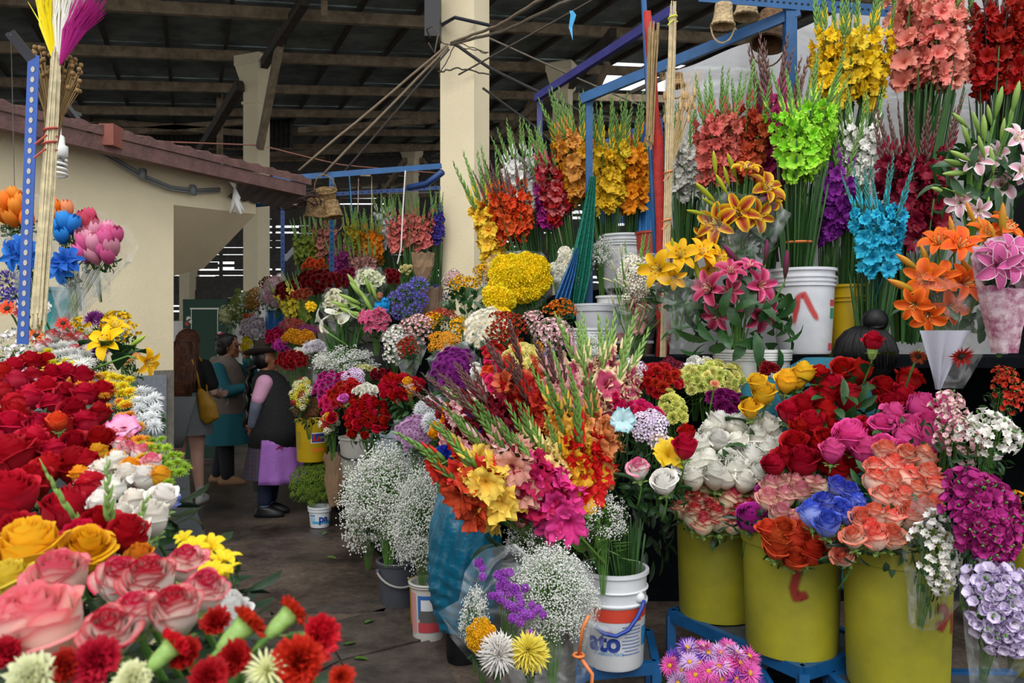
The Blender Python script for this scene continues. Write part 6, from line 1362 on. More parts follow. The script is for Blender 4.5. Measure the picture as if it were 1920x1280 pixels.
inst('foliage',L_LEAF[0],G_LEAF,tag(thing('leafy_greens',P(880,585,5.2),'dense green leafy stems below the yellow alstroemerias at the pillar','foliage'),None,None),(0,0,0),None,(.2,.12,.17))
for (x,y,r) in ((748,560,.17),(770,545,.16),(788,538,.15),(822,552,.13),(765,575,.14),(800,566,.12)):
    pass
bunch('agap',768,556,5.9,46,34,[('8078cc','5f55b8'),('8f86d6','6a60c0')],'blue-violet agapanthus heads with thick green stems',size=.16,pts=[(742,562,42),(760,548,44),(785,536,48),(748,585,36),(778,580,34),(790,562,34)],tilt=22,L=0,jit=.3)
bunch('agap',828,550,6.2,26,20,[('4a4498','3c3688')],'small shaded agapanthus heads beside the pillar',size=.12,pts=[(818,545,30),(838,560,30)],tilt=22,L=0)
bunch('tulip',718,578,5.7,24,18,[('1f9ad8','1c86c4')],'turquoise blue tulips in clear sleeves',size=.075,n=5,tilt=20,L=.2)
single('rose',712,555,5.9,16,('e8a484','e0907a'),'peach rose in a clear sleeve above the turquoise tulips',(0,-.6,.6))
lilies(668,548,5.9,'bunch of long pale green lily buds beside the slim blue post',[],[(640,572,44,-70),(655,560,44,-65),(670,545,44,-40),(682,556,40,-35),(690,570,40,-30),(655,585,44,-65),(668,575,40,-60),(700,545,36,-20),(662,530,40,-30),(650,590,40,-75),(676,590,40,-70),(690,535,36,-15)],WHITE,('a8c468','8fb04e'),hw=30,hh=24,L=.3)
bunch('lily',692,522,6.3,30,22,[('dcdccb','c9cfa0')],'white lilies in clear sleeves behind the green buds',size=.12,n=10,tilt=20,wrap=1)
bunch('lily',628,565,6.4,26,26,[('d8d6c4','c8c49c')],'pale cream blooms in glinting clear wrap behind the slim blue post',size=.1,n=8,tilt=20,wrap=1)
bunch('lily',702,598,5.6,36,24,[('e8c8d0','b83a64')],'pink and white striped lilies beneath the green buds',size=.11,n=14,tilt=30)
bunch('calla',632,590,5.9,46,26,[('ecebe0','dfe0c4')],'white calla lilies with thick dark green stems',size=.12,pts=[(596,598,40,(-.7,-.6,.6)),(606,618,34,(-.7,-.5,.4)),(630,588,46,(-.2,-.6,.8)),(648,582,44,(.2,-.6,.8)),(662,592,40,(.5,-.6,.6)),(640,602,38,(0,-.8,.6)),(618,592,38,(-.4,-.7,.7))],tilt=30,L=0)
inst('foliage',L_SWORD[0],G_SWORD,tag(thing('calla_greens',P(645,612,6.0),'bundle of dark green calla stems standing in the bucket','stems'),None,None),(0,0,0),None,(.14,.12,.36))
# black hat shape and dark cloth by the callas
C0=P(690,672,6.1); t=thing('black_basin',C0,'black rounded tub rim in deep shade behind the baby breath','basin'); mb=MB(); mb.lathe([(0,.12),(.08,.115),(.15,.08),(.2,.02),(.22,-.08),(.22,-.15)],32); build('body',mb,solid('black_rubber','0a0a0c',.6),t,smooth=True)
# far display bunches
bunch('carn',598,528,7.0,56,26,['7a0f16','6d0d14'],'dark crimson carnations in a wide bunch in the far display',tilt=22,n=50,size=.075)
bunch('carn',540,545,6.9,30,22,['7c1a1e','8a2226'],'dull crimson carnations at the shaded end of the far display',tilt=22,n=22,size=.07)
bunch('carn',590,497,7.5,30,14,[('d8572c','c84a24')],'orange blooms above the dark crimson carnations',size=.085,tilt=15)
bunch('carn',735,518,6.9,24,16,['7c0e18'],'dark red carnations behind the white sleeves',size=.07,tilt=18)
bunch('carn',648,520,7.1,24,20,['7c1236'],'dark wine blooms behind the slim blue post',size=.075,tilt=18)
bunch('rose',762,505,6.9,18,12,[('ece4a8','e0d890')],'tiny pale yellow roses beside the brown paper parcel',size=.045,tilt=20,n=12)
bunch('spray',516,545,7.1,30,36,[('c88094','e8ccd2'),('b8607a','d8a4b2')],'pink and white blossoms over the deep blue bucket',size=.08,tilt=20)
bunch('alst',505,530,7.4,24,16,[('8a1f30','a03a48')],'dark rose blossoms at the far end beside the column',size=.08,tilt=18)
bunch('alst',497,552,7.2,16,22,[('d6d4cf','c9c6c0')],'greyish white blossoms at the far end beside the column',size=.08,tilt=18)
bunch('carn',566,552,6.7,26,12,['a84a34'],'small peach-red blossoms above the yellow gladioli',size=.06,tilt=18)
bunch('lily',582,575,6.6,14,10,[('f2d21c','e8be12')],'small bright yellow lilies beside the arching gladioli',size=.09,n=5,tilt=20)
bunch('spray',548,610,6.7,30,20,[('8c2a34','a84a3c')],'rusty red blossoms beside the callas',size=.075,tilt=25)
bunch('spray',575,622,6.6,28,18,[('7a2a5c','8c3c6a')],'dusky purple blossoms beside the callas',size=.075,tilt=25)
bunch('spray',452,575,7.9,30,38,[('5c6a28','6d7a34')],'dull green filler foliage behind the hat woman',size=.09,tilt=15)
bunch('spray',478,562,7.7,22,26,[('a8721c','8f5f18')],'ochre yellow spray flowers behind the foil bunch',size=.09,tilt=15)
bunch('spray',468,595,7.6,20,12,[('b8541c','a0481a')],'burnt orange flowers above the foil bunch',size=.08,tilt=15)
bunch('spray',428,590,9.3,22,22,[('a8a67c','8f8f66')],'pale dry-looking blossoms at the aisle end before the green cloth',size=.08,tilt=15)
bunch('mum',478,615,7.3,34,26,[('cfc0cc','b8a4b8'),('dcd2d6','c8b8c4')],'pale lilac chrysanthemums in shiny foil beside the deep blue bucket',size=.07,tilt=25,wrap=1)
bunch('daisy',462,645,7.2,14,18,[('d8c01c','c8ae14')],'small yellow bunch just behind the felt hat',size=.055,tilt=20)
bunch('carn',430,640,9.2,16,12,[('b8b4a4','a8a494')],'off-white blooms at the aisle end',size=.07,tilt=20)
bunch('carn',414,632,9.3,12,10,['a83a5c'],'dull pink blooms at the aisle end beside the green cloth',size=.07,tilt=20)
bunch('carn',518,632,6.8,26,20,['b0124a','c01c58'],'crimson-pink carnations above the felt hat',size=.065,tilt=25)
bunch('carn',528,648,6.7,22,14,['b8389a'],'violet-pink carnations beside the felt hat brim',size=.065,tilt=25)
bunch('pom',560,632,6.5,34,15,[('d9981c','c9840e')],'golden orange chrysanthemums in a low ridge',size=.065,tilt=25,n=18)
bunch('spider',592,648,6.2,26,14,[('e6e2e6','cfc4d6')],'white spider chrysanthemums with a lilac heart',size=.1,tilt=30,n=7)
bunch('spray',565,662,6.3,30,14,[('e2e0d6','d6d2c4')],'white statice-like sprays behind the dark red flowers',size=.06,tilt=30)
bunch('spray',606,676,6.1,22,20,[('dfddd0','d2cfc0')],'off-white sprays beside the dark red flowers',size=.06,tilt=30)
bunch('carn',547,675,6.2,36,20,['8a0f1a','9a1420'],'dark red carnations in front of the felt hat',size=.06,tilt=30,n=34)
gyp(650,678,5.8,62,30,'wide bed of white baby breath in the middle distance',L=.25)
bunch('carn',715,704,5.3,28,15,['6d0d1e','7c1022'],'very dark red carnations behind the big red roses',size=.06,tilt=35)
bunch('spray',662,706,5.2,28,20,[('a86ac0','e0c8e4')],'mauve and white chrysanthemum sprays behind the white carnations',size=.06,tilt=35)
bunch('carn',685,692,5.4,26,8,[('e0dc9c','dad890')],'pale lemon flowers on the edge of the baby breath',size=.055,tilt=30)
bunch('carn',612,725,5.6,28,34,['b0287c','c0388c'],'purple-magenta carnations at the edge by the aisle',size=.06,tilt=38)
bunch('carn',648,708,5.3,22,14,['b81c6c'],'magenta carnations above the red ones',size=.06,tilt=35)
bunch('carn',618,755,5.3,22,28,['d81e66','e02a70'],'bright pink carnations drooping over the aisle side',size=.06,tilt=40)
bunch('carn',655,738,5.0,46,28,['c01a1c','b01418'],'scarlet red carnations beside the white ones',size=.06,tilt=40,n=40)
bunch('carn',686,733,4.9,30,16,[('efece0','e8e4d0')],'creamy white carnations on top of the red roses',size=.055,tilt=40)
bunch('rose',690,782,4.7,52,42,[('b50f22','a00c1c')],'dark red roses over the off-white bucket by the aisle',tilt=45,n=34)
bunch('rose',748,728,4.7,46,30,[('c01426','b00e20')],'red roses in the middle behind the leafy stems',tilt=40,n=26)
bunch('rose',782,722,4.7,22,12,[('bf1526','ad0f20')],'row of red roses nearest the deep purple chrysanthemums',tilt=40,n=6)
for x,y,c,l in ((764,716,('f0b42c','eaa01c'),'apricot yellow rose among the red ones, upper of two'),(771,732,('f2ac3c','ec9c2c'),'apricot yellow rose among the red ones, lower of two'),(767,724,('f2d6cc','eec8bc'),'pale blush rose squeezed between the two apricot ones')):
    single('rose',x,y,4.5,22,c,l,(0,-.6,.7))
single('rose',645,748,4.8,26,('d86ac0','cf5cb4'),'orchid pink rose at the corner of the scarlet carnations',(-.3,-.7,.5))
inst('foliage',L_LEAF[1],G_LEAF,tag(thing('rose_leaves',P(770,775,4.7),'loose leafy rose stems standing over the bluish bucket','foliage'),None,None),(0,0,0),None,(.15,.12,.15))
bunch('spray',618,792,5.0,24,24,[('e6e2cc','dcd8b8'),'b01c2c'],'small mixed bunch of white florets and red blooms over the aisle edge',size=.06,tilt=35,down=(0,.2,-1))
bunch('rose',622,785,4.95,14,14,[RED,('f0c02c','e8b01c')],'two red roses and a yellow one on the small mixed bunch',n=4,tilt=30,size=.07)
bunch('spray',565,735,6.0,26,34,[('dcd8b4','e2dc9c'),('a83424','8c2a1c'),('e0d648','d4c83c')],'mixed yellow, white and rust flowers beside the black vest',size=.065,tilt=30)
bunch('spray',575,765,6.1,30,24,[('7c7a4c','8c1f1c')],'dark leafy filler with dull red flowers above the yellow paint bucket',size=.07,tilt=30)
bunch('spider',806,765,4.3,38,26,[('ecedef','e4e6e8')],'white spider chrysanthemums in front of the red roses',size=.1,tilt=40,n=12)
bunch('spider',808,792,4.15,22,20,[('eff0f2','e6e8ea')],'white spider chrysanthemums hanging lower beside the yellow roses',size=.1,tilt=35,n=5)
bunch('mum',778,810,4.2,42,36,[('a86aa8','cfa8cc'),('96589a','c498c0')],'mauve chrysanthemums in clear plastic above the bluish bucket',size=.05,tilt=40,n=50,wrap=.7,L=.25)
bunch('rose',838,778,3.9,20,26,[('f2ae1c','eaa012')],'golden yellow roses on the edge of the large gladioli bouquet',n=12,tilt=35)
bunch('rose',815,810,3.85,16,18,[('f2ae1c','eaa012')],'three golden roses lowest beside the mauve chrysanthemums',n=4,tilt=30)
bunch('rose',893,758,3.9,38,16,[('ecebe0','e6e4cc')],'white roses behind the gladiolus tips',n=9,tilt=35,size=.085)
bunch('rose',838,818,3.7,22,24,[('d8485c','f2ddd4')],'pink-edged white roses beside the golden ones',n=6,tilt=30,size=.08)
bunch('rose',872,815,3.8,22,28,[('8c0a1a','780816')],'very dark red roses behind the gladiolus leaves',n=8,tilt=35,size=.08)
bunch('pom',822,855,3.8,26,18,[('c8a812','b09410')],'dark yellow pompons in shade under the pink-edged roses',size=.055,n=9,tilt=20)
bunch('rose',835,850,3.65,22,12,[('2a4ac0','1f3cb0')],'blue roses half hidden beside the teal bag',n=5,tilt=25)
# paper parcels
def parcel(px,py,Y,w,h,label,col='8a6e52'):
    C0=P(px,py,Y); t=thing('brown_paper_wrap',C0,label,'paper'); mb=MB(); R=random.Random(int(px)); k=22; W_,H_=w*Y/F,h*Y/F
    mb.lathe([(W_*.55,-H_),(W_*.8,-H_*.5),(W_,0),(W_*.95,H_*.5),(W_*1.05,H_),(W_*.9,H_*.98),(W_*.6,-H_*.3)],k,0,(0,0,0),.6); mb.v=[(x*(1+R.uniform(-.13,.13)),y*(1+R.uniform(-.13,.13)),z+R.uniform(-.12,.12)*H_) for x,y,z in mb.v]
    build('paper',mb,solid('kraft_paper',col,.8,noise=.25,bump=.5,bscale=15),t)
parcel(793,500,6.8,20,26,'crumpled brown paper parcel standing before the far salmon gladioli')
parcel(808,580,6.0,22,40,'brown paper wrap behind the agapanthus stems','6d5642')
parcel(628,900,6.3,20,48,'crumpled brown paper draped beside the small tub with blue lettering')
# floor greens in the small tub
bunch('spray',588,902,6.5,52,44,[('7a8f2c','5f7a24'),('6d8428','54701f')],'bushy yellow-green solidago in the small lettered tub on the floor',size=.07,tilt=35,n=70,fol='fine',L=.3)
# big baby breath clouds by the aisle
gyp(728,930,4.45,88,92,'huge cloud of white baby breath beside the aisle',big=True,L=.2,depth=.2)
gyp(792,985,4.05,60,104,'second cloud of white baby breath pressed against the teal bag',big=True,L=.15,depth=.16)
gyp(690,985,4.6,50,70,'lower lobe of baby breath bulging over the aisle floor',big=False,L=.1,depth=.15)
# teal plastic bag
C0=P(872,1035,3.75); t=thing('teal_plastic_bag',C0,'teal plastic bag pulled tall over a bundle between baby breath and gladioli','bag'); mb=MB(); R=random.Random(1)
pr=[(0,.37),(.05,.37),(.1,.33),(.14,.26),(.165,.15),(.172,.0),(.175,-.12),(.165,-.2),(.15,-.27),(.125,-.34),(.11,-.36),(.0,-.36)]
pr=[(a[0]+(b_[0]-a[0])*k/6,a[1]+(b_[1]-a[1])*k/6) for a,b_ in zip(pr,pr[1:]) for k in range(6)]+[pr[-1]]
mb.lathe(pr,96); v=[]
for x,y,z in mb.v:
    a=math.atan2(y,x); w=1+.03*math.sin(a*6+z*8)+.022*math.sin(a*15-z*26)+(.028*math.sin(z*95+a*4)+.018*math.sin(z*160-a*7) if z<0 else .012*math.sin(z*30+a*8)); v.append((x*w*.98+.03*(z>.1)*(z-.1)*8*.3,y*w,z+.01*math.sin(a*5)))
mb.v=v; o=build('bag',mb,solid('teal_film','0b6a8c',.28,noise=.3,nscale=5,bump=.9,bscale=9,spec=.7),t,smooth=True)
# ================= the big mixed gladioli bouquet =================
MIX=[((925,893,30,34),('f0c4c4','e6a4a8'),'pale pink',-38),((965,905,32,50),('e8a498','d98a80'),'faded salmon',-34),((915,925,34,34),('f0d25a','e8b83c'),'butter yellow',-40),((878,925,26,26),('d8432c','c83a20'),'orange-red',-50),((1000,920,30,40),('c41c58','b01850'),'crimson pink',-30),((1035,960,28,30),('e0408c','d42c7a'),'bright magenta pink',-35),((1020,885,34,36),('f2e296','eed06a'),'cream yellow',-20),((1062,835,38,44),('f6c85a','f09c2c'),'golden orange',-18),((1094,890,36,30),('d83420','c82a18'),'vermilion red',-12),((1052,775,32,42),('f0b4b4','e8a0a4'),'shell pink',-12),((1000,800,38,42),('b81c1c','a81414'),'blood red',-28),((1112,850,30,46),('f2a268','ee8c48'),'peach orange',-8),((935,830,34,30),('7a1424','8c1a2a'),'maroon',-40),((955,860,26,26),('5a3c98','4a3088'),'violet blue',-38),((985,760,26,26),('e8694a','d8562f'),'coral striped',-24),((1080,905,20,34),('f0b430','e89c1c'),'deep yellow',-10)]
for (x,y,hw,hh),c,nm,ln in MIX:
    glads(x,y-22,2.68+(960-y)*.0012+ (x-900)*.0006,hw,hh,[c],nm+' gladioli in the big mixed bouquet over the paint bucket',n=max(2,int(hw/10)),lean=ln,spread=.25,L=.3,sword=False,sc=.72,tilt=20,short=True,budmat=G_PURP if nm in('blood red','coral striped','shell pink','maroon') else None)
glads(905,800,3.1,60,40,[('8c1a2a','7a1424'),('f0c4c4','e6a4a8')],'arching green and maroon spike tips fanning out at the back of the mixed bouquet',n=9,lean=-40,spread=.5,L=.3,sword=False,sc=.5,budmat=G_PURP)
inst('foliage',L_LEAFBIG[0],G_LEAFL,tag(thing('leafy_filler',P(1060,975,2.9),'broad glossy leaves below the mixed gladioli bouquet','foliage'),None,None),(0,0,0),None,(.2,.12,.12))
inst('foliage',L_FINE[0],G_LEAF,tag(thing('fern_filler',P(1165,900,3.0),'feathery dark fern fronds beside the mixed gladioli bouquet','fern'),None,None),(0,0,0),None,(.15,.14,.26))
inst('foliage',L_FINE[0],G_LEAFL,tag(thing('fern_filler',P(1110,1020,2.9),'soft fern fronds standing in the white paint bucket','fern'),None,None),(0,0,0),None,(.16,.1,.15))
inst('foliage',L_LEAFBIG[0],G_LEAF,tag(thing('glossy_leaves',P(1225,935,2.9),'glossy dark leaves under the white roses above the dark gap','leaves'),None,None),(0,0,0),None,(.13,.1,.09))
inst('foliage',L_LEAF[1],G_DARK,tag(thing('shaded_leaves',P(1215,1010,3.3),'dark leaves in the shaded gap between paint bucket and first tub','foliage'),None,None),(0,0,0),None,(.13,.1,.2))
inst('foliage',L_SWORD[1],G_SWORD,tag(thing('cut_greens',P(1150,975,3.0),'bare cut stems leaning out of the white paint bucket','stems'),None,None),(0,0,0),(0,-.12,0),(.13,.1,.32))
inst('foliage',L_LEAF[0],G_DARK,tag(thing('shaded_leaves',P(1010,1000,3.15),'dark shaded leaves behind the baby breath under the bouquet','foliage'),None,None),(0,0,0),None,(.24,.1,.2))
gyp(1130,975,2.85,56,50,'baby breath sprigs leaning over the white paint bucket',L=.2,depth=.08)
gyp(1000,1015,2.85,60,40,'loose baby breath sprigs in shade under the mixed bouquet',L=.1,depth=.08)
# wrapped bouquet lying in front
gyp(1035,1120,2.6,82,92,"white baby breath in the clear wrapped bouquet in front",big=True,L=.2,depth=.12,wrap=1)
bunch('pom',955,1120,2.5,58,58,[('a44cc0','9440b0'),('b465cc','a050bc')],'violet button pompons in the clear wrapped bouquet',size=.036,tilt=25,L=.2,pts=(lambda r:[(915+f*85+r.uniform(-30,30),1072+f*95+r.uniform(-22,22),r.uniform(14,20)) for f in [i/39 for i in range(40)]])(random.Random(4)),nofol=True)
bunch('pom',902,1190,2.45,30,36,[('ecb818','e0a410')],'golden yellow button flowers in the clear wrapped bouquet',size=.028,tilt=25,n=34,L=.2)
bunch('spider',932,1222,2.4,40,38,[('f0ece8','e8e2dc')],'white spider chrysanthemum in the clear wrapped bouquet',size=.115,tilt=30,n=5,L=.15)
bunch('spider',995,1222,2.4,44,40,[('f2e46a','ecd848')],'yellow spider chrysanthemum in the clear wrapped bouquet',size=.12,tilt=30,n=5,L=.15)
gyp(890,1160,2.5,30,60,'baby breath fringe at the edge of the clear wrapped bouquet',L=.1,depth=.06)
C0=P(985,1150,2.5); t=thing('clear_bouquet_wrap',C0,'crumpled clear plastic sleeve around the front bouquet with orange tie','plastic wrap'); wrapcone('plastic_sleeve',t,C0,Vector((-.15,-.5,.8)).normalized(),Vector((1,0,0)),Vector((0,.7,.6)).normalized(),.24,.24,.42,None,5,1,Vector((.2,.15,-1)))
mb=MB(); q=P(1085,1228,2.45)-C0; mb.tube([q+Vector((.016*math.cos(a),.016*math.sin(a),0)) for a in [k*.6 for k in range(12)]],.005,5); mb.tube([q,q+Vector((.01,-.02,.09)),q+Vector((.03,-.02,.13))],.006,5); mb.tube([q,q+Vector((.04,-.02,-.05)),q+Vector((.035,-.02,-.12))],.007,5); build('tie',mb,M_TIE,t,smooth=True)
# ================= left counter: near flowers =================
def YL(py):
    T=[(500,3.2),(600,2.85),(640,2.6),(700,2.15),(760,1.85),(850,1.45),(960,1.12),(1040,.92),(1150,.68),(1250,.62),(1300,.6)]
    for (a,b),(c,d) in zip(T,T[1:]):
        if py<=c: return b+(d-b)*max(0,(py-a))/(c-a)
    return T[-1][1]
R=random.Random(77)
def cl(kind,pts,col,label,size=None,hw=60,hh=50,**k):
    cx=sum(p[0] for p in pts)/len(pts); cy=sum(p[1] for p in pts)/len(pts); Y=YL(cy); root=None
    nm,ct,part,meshes,s0,xm,fo=KD[kind]; SEED[0]+=1; RR=random.Random(SEED[0]); C0=P(cx,cy,Y); root=thing(k.get('name',nm),C0,label,k.get('cat',ct))
    cols=col if isinstance(col,list) else [col]; cm=[petal_mat(*c) if isinstance(c,tuple) else petal_mat(c) for c in cols]
    for x,y,sp in pts:
        yy=YL(y)+RR.uniform(-.02,.02); p=P(x,y,yy)-C0; d=Vector((RR.uniform(-.35,.35),(-.15 if kind=='rose' else -.45)+RR.uniform(-.3,.3),1.0)).normalized()
        inst(part,RR.choice(meshes),[RR.choice(cm)]+xm,root,p,aim(d,'Y',RR.uniform(0,6)),sp*yy/F)
    ms,mt=FOL[k.get('fol',fo) or 'leaf']; s=pts[0][2]*Y/F
    inst('foliage',ms[0],mt,root,(0,.03,-s*.9),None,(hw*Y/F,hw*Y/F*.8,s*.9)); 
    return root
RR2=random.Random(12)
def scatter(n,poly,s,sv=.12,md=.6):
    """blossom positions over an outline drawn on the counter's flower bed"""
    xs=[p[0] for p in poly]; ys=[p[1] for p in poly]; out=[]; tries=0
    while len(out)<n and tries<6000:
        tries+=1; x,y=RR2.uniform(min(xs),max(xs)),RR2.uniform(min(ys),max(ys)); ins=False
        for i in range(len(poly)):
            (x1,y1),(x2,y2)=poly[i],poly[i-1]
            if (y1>y)!=(y2>y) and x<(x2-x1)*(y-y1)/(y2-y1)+x1: ins=not ins
        sc=s*YL((min(ys)+max(ys))/2)/YL(y)
        if ins and all((x-a)**2+(y-b)**2>(sc*md)**2 for a,b,_ in out): out.append((x,y,sc*RR2.uniform(1-sv,1+sv)))
    return out
cl('rose',scatter(60,[(0,700),(60,672),(125,690),(185,722),(215,770),(230,815),(180,850),(150,880),(90,870),(0,845)],62,md=.52),[('b80c28','a00a20'),('c81430','a80c22'),('a80a22','900818')],'mass of dark red roses on the near counter, beside the orange chrysanthemums',hw=110)
cl('rose',[(25,860,110),(20,935,120),(100,850,66),(65,905,90),(120,960,104),(170,915,80),(25,790,80),(60,830,80),(185,985,88),(240,1005,90),(150,1010,80),(35,1000,90),(160,870,62),(90,880,70)],[('cc1836','a80c24'),('b80f2c','980a20')],'large crimson roses closer on the counter, above the yellow blooms',hw=110)
single('rose',108,790,1.6,44,('f0502c','e8401c'),'small orange-red bloom resting among the dark red roses',(0,-.5,.8),name='orange_rose')
cl('mum',scatter(40,[(125,710),(165,695),(200,712),(240,760),(262,800),(285,835),(250,850),(228,810),(205,770),(170,730),(130,735)],30,md=.55),[('f0a83c','e8921c'),('eeb24e','e6961f')],'orange daisy chrysanthemums curving along the edge of the red roses',hw=60)
cl('mum',scatter(14,[(195,700),(240,705),(262,745),(235,760),(200,725)],30,md=.5),[('f2dc2c','ecc81c')],'yellow chrysanthemums behind the orange ones on the counter',hw=35)
cl('mum',scatter(10,[(235,835),(275,820),(285,850),(245,870)],28,md=.5),[('f0bd1c','e8a812')],'amber chrysanthemums at the end of the orange curve',hw=25)
cl('spider',scatter(14,[(262,725),(285,735),(300,775),(290,800),(268,790),(255,750)],36,md=.42),[('f0f0f0','e8eaec')],'white chrysanthemums falling past the counter edge by the grey panel',hw=30)
cl('mum',scatter(22,[(60,665),(95,655),(140,675),(135,700),(85,695)],28,md=.5),[('f2ec4a','ecdf2c')],'lemon yellow chrysanthemums behind the dark red roses',hw=45)
cl('spider',scatter(12,[(90,648),(130,645),(170,670),(160,690),(130,680)],34,md=.4),[('f1f0ec','e8e8e4')],'white chrysanthemums behind the lemon yellow ones',hw=40)
cl('alst',scatter(12,[(0,630),(40,620),(65,660),(60,690),(20,705),(0,690)],44,md=.5),[('f2eef0','f4f0ec')],'white alstroemerias beside the near blue post',hw=40)
cl('alst',scatter(5,[(20,680),(60,680),(75,720),(35,715)],36,md=.5),[('f0ccd8','f4e8ec')],'pale pink alstroemerias between white ones and red roses',hw=30)
cl('rose',[(98,632,34),(130,640,36),(128,622,30),(160,652,32),(75,650,30),(148,632,26),(88,645,26),(140,655,26),(165,640,26)],[('c8303c','f2e8e2')],'white roses with red edges in a row behind the chrysanthemums',hw=50)
bunch('alst',222,612,2.8,44,34,[('f2c71c','e8b20e')],'yellow alstroemerias against the kiosk wall',tilt=30,size=.065,L=.3)
bunch('alst',150,612,2.75,24,18,[('e8c41c','d8b012')],'small yellow alstroemeria bunch beside the purple one',tilt=30,size=.06,L=.3)
bunch('mum',178,600,2.9,24,16,[('8f3a8c','7c2c7c')],'purple chrysanthemum bunch beside the yellow alstroemerias',tilt=30,size=.06,L=.3)
bunch('mum',185,658,2.65,22,14,[('8a2f84','782674')],'dark purple chrysanthemums below the yellow lily',tilt=35,size=.055,L=.2)
bunch('spray',240,668,2.6,26,18,[('c8502c','e8a04c')],'rusty orange small flowers beside the yellow lily',tilt=35,size=.05,L=.2)
single('lily',200,642,2.35,74,('f4cf12','f0c20a'),'big yellow lily open towards the camera by the kiosk wall',(-.1,-.85,.5),leaves=5,sdn=(0,.1,-1))
single('lily',215,612,2.5,52,('f2c91a','ecba10'),'yellow lily turned away above the big open one',(.4,-.4,.8))
single('lily',275,678,2.3,58,('f2c31a','eab010'),'yellow lily sticking out sideways beyond the counter edge',(.8,-.3,-.2),sdn=(-1,.1,-.3),stem=.2)
C0=P(257,640,2.35); t=thing('lily_bud',C0,'green lily bud beside the big yellow lily','lily bud'); inst('bud',L_BUD[0],petal_mat('a8c44c','8fb03c'),t,(0,0,0),aim((.8,-.2,.5)),(.08,.08,.075))
for x,y,s,c,l in ((13,578,40,('e8642c','d8481c'),'orange gerbera with dark eye at the frame edge'),(67,628,40,('e8802c','d0501c'),'orange gerbera with dark eye beside the near blue post'),(70,603,34,('e8c02c','d8a81c'),'yellow gerbera edge just below the straw bundle'),(38,585,30,('a82a4c','8c1f3c'),'dark pink gerbera wrapped in white paper by the blue post'),(118,606,34,('d84a30','c83c24'),'coral gerbera cupped in white paper')):
    single('gerb',x,y,2.65,s,c,l,(.1,-.8,.5),name='gerbera',cat='gerbera')
single('carn',78,580,2.7,40,('f2f0e8','ece8dc'),'white ruffled flower behind the base of the straw bundle',(.2,-.7,.6))
bunch('agap',18,540,3.0,30,30,[('6a5ac0','5448a8')],'violet-blue agapanthus at the left frame edge',pts=[(12,525,52),(28,555,46),(2,560,46)],tilt=20,L=0)
gyp(22,500,3.1,20,20,'small grey-white filler sprigs behind the agapanthus',L=.1) if False else None
cl('mum',scatter(24,[(262,835),(300,818),(338,850),(350,880),(320,905),(285,890)],26,md=.5),[('9fbf3a','84a82c'),('b0cc48','90b434')],'lime green chrysanthemums hanging over the counter edge',hw=45,fol='leafl')
cl('rose',scatter(18,[(150,900),(200,865),(260,880),(300,920),(320,960),(290,1010),(240,1000),(200,960),(160,940)],66,md=.5),[('f4f1e8','efe8d4'),('f5f0ea','ecdccc'),('f2ece2','f0e0da')],'cream white roses spilling over the counter edge',hw=85)
cl('rose',[(160,868,46),(185,850,44),(215,860,44),(245,878,46),(300,895,50),(280,890,44),(150,890,42)],[('f2ac2c','eea01c')],'apricot yellow roses above the cream white ones',hw=50)
cl('rose',[(240,845,46),(262,852,46),(225,835,40),(285,868,44),(210,820,44)],[('e0607c','f2e2de')],'pink-edged white roses above the apricot ones',hw=40)
single('ruf',232,805,1.6,56,('e070b4','ecb0d0'),'pink bloom wedged between red roses and orange chrysanthemums',(.1,-.6,.7),name='pink_flower',cat='flower')
single('rose',265,925,1.3,40,('d860b0','f0c8dc'),'pink-tipped white bloom in the cream mass',(.2,-.5,.8))
single('rose',318,940,1.25,44,('4a6ad0','b8c4ec'),'blue-tinted white bloom at the counter edge',(.6,-.4,.5))
for x,y,s,a,l in ((240,930,120,12,'green gladiolus tip slanting up over the cream roses'),(270,965,70,30,'short green gladiolus tip in the cream roses'),(195,935,80,-15,'thin green bud stem in the cream roses')):
    Y=1.1; C0=P(x,y,Y); t=thing('gladiolus_tip',C0,l,'gladiolus'); inst('flower_spike',L_GLAD[1],[petal_mat('efe6a8','f0d0c0'),solid('spike_fresh','8db55c',.5,noise=.3)],t,Vector((-math.sin(math.radians(a))*.12,0,-.16)),aim((math.sin(math.radians(a)),-.35,1)),.42)
single('rose',55,1040,.93,150,('f6c22c','f0b012'),'large yellow rose on the counter, the wider of the two',(0,-.5,.8))
single('rose',162,1035,.95,118,('f4b01c','eea20e'),'tall golden yellow rose turned sideways on the counter',(.35,-.6,.6))
single('rose',20,1090,.85,100,('f2d44c','eec42c'),'pale yellow rose at the frame edge below the large yellow one',(-.3,-.6,.7))
single('rose',110,1090,.82,130,('e8607a','f4c8b8'),'salmon pink rose open to the camera below the yellow ones',(0,-.6,.8))
single('rose',75,1185,.68,200,('ee7f86','f6d2c2'),'huge pale pink rose, the largest bloom in the near corner',(-.1,-.65,.75))
single('rose',15,1170,.66,120,('ea7480','f4c4b8'),'pale pink rose cut by the frame edge beside the huge one',(-.4,-.6,.6))
for x,y,s,l,d in ((225,1090,112,'red-edged white rose just right of the golden yellow one',(.2,-.6,.6)),(350,1060,92,'red-edged white rose beside the yellow lilies, furthest of its group',(.1,-.5,.8)),(280,1095,118,'red-edged white rose in the middle of its group',(0,-.6,.7)),(385,1110,92,'red-edged white rose at the counter edge below the yellow lilies',(.3,-.6,.6)),(330,1150,112,'red-edged white rose low in the group, above the carnation buds',(0,-.6,.7)),(205,1190,126,'pink-edged white rose beside the huge pale pink one',(.1,-.7,.6)),(255,1150,100,'red-edged white rose between the pink-edged one and the middle one',(-.1,-.6,.7))):
    single('rose',x,y,YL(y),s,('c8143c','f4dcd2'),l,d)
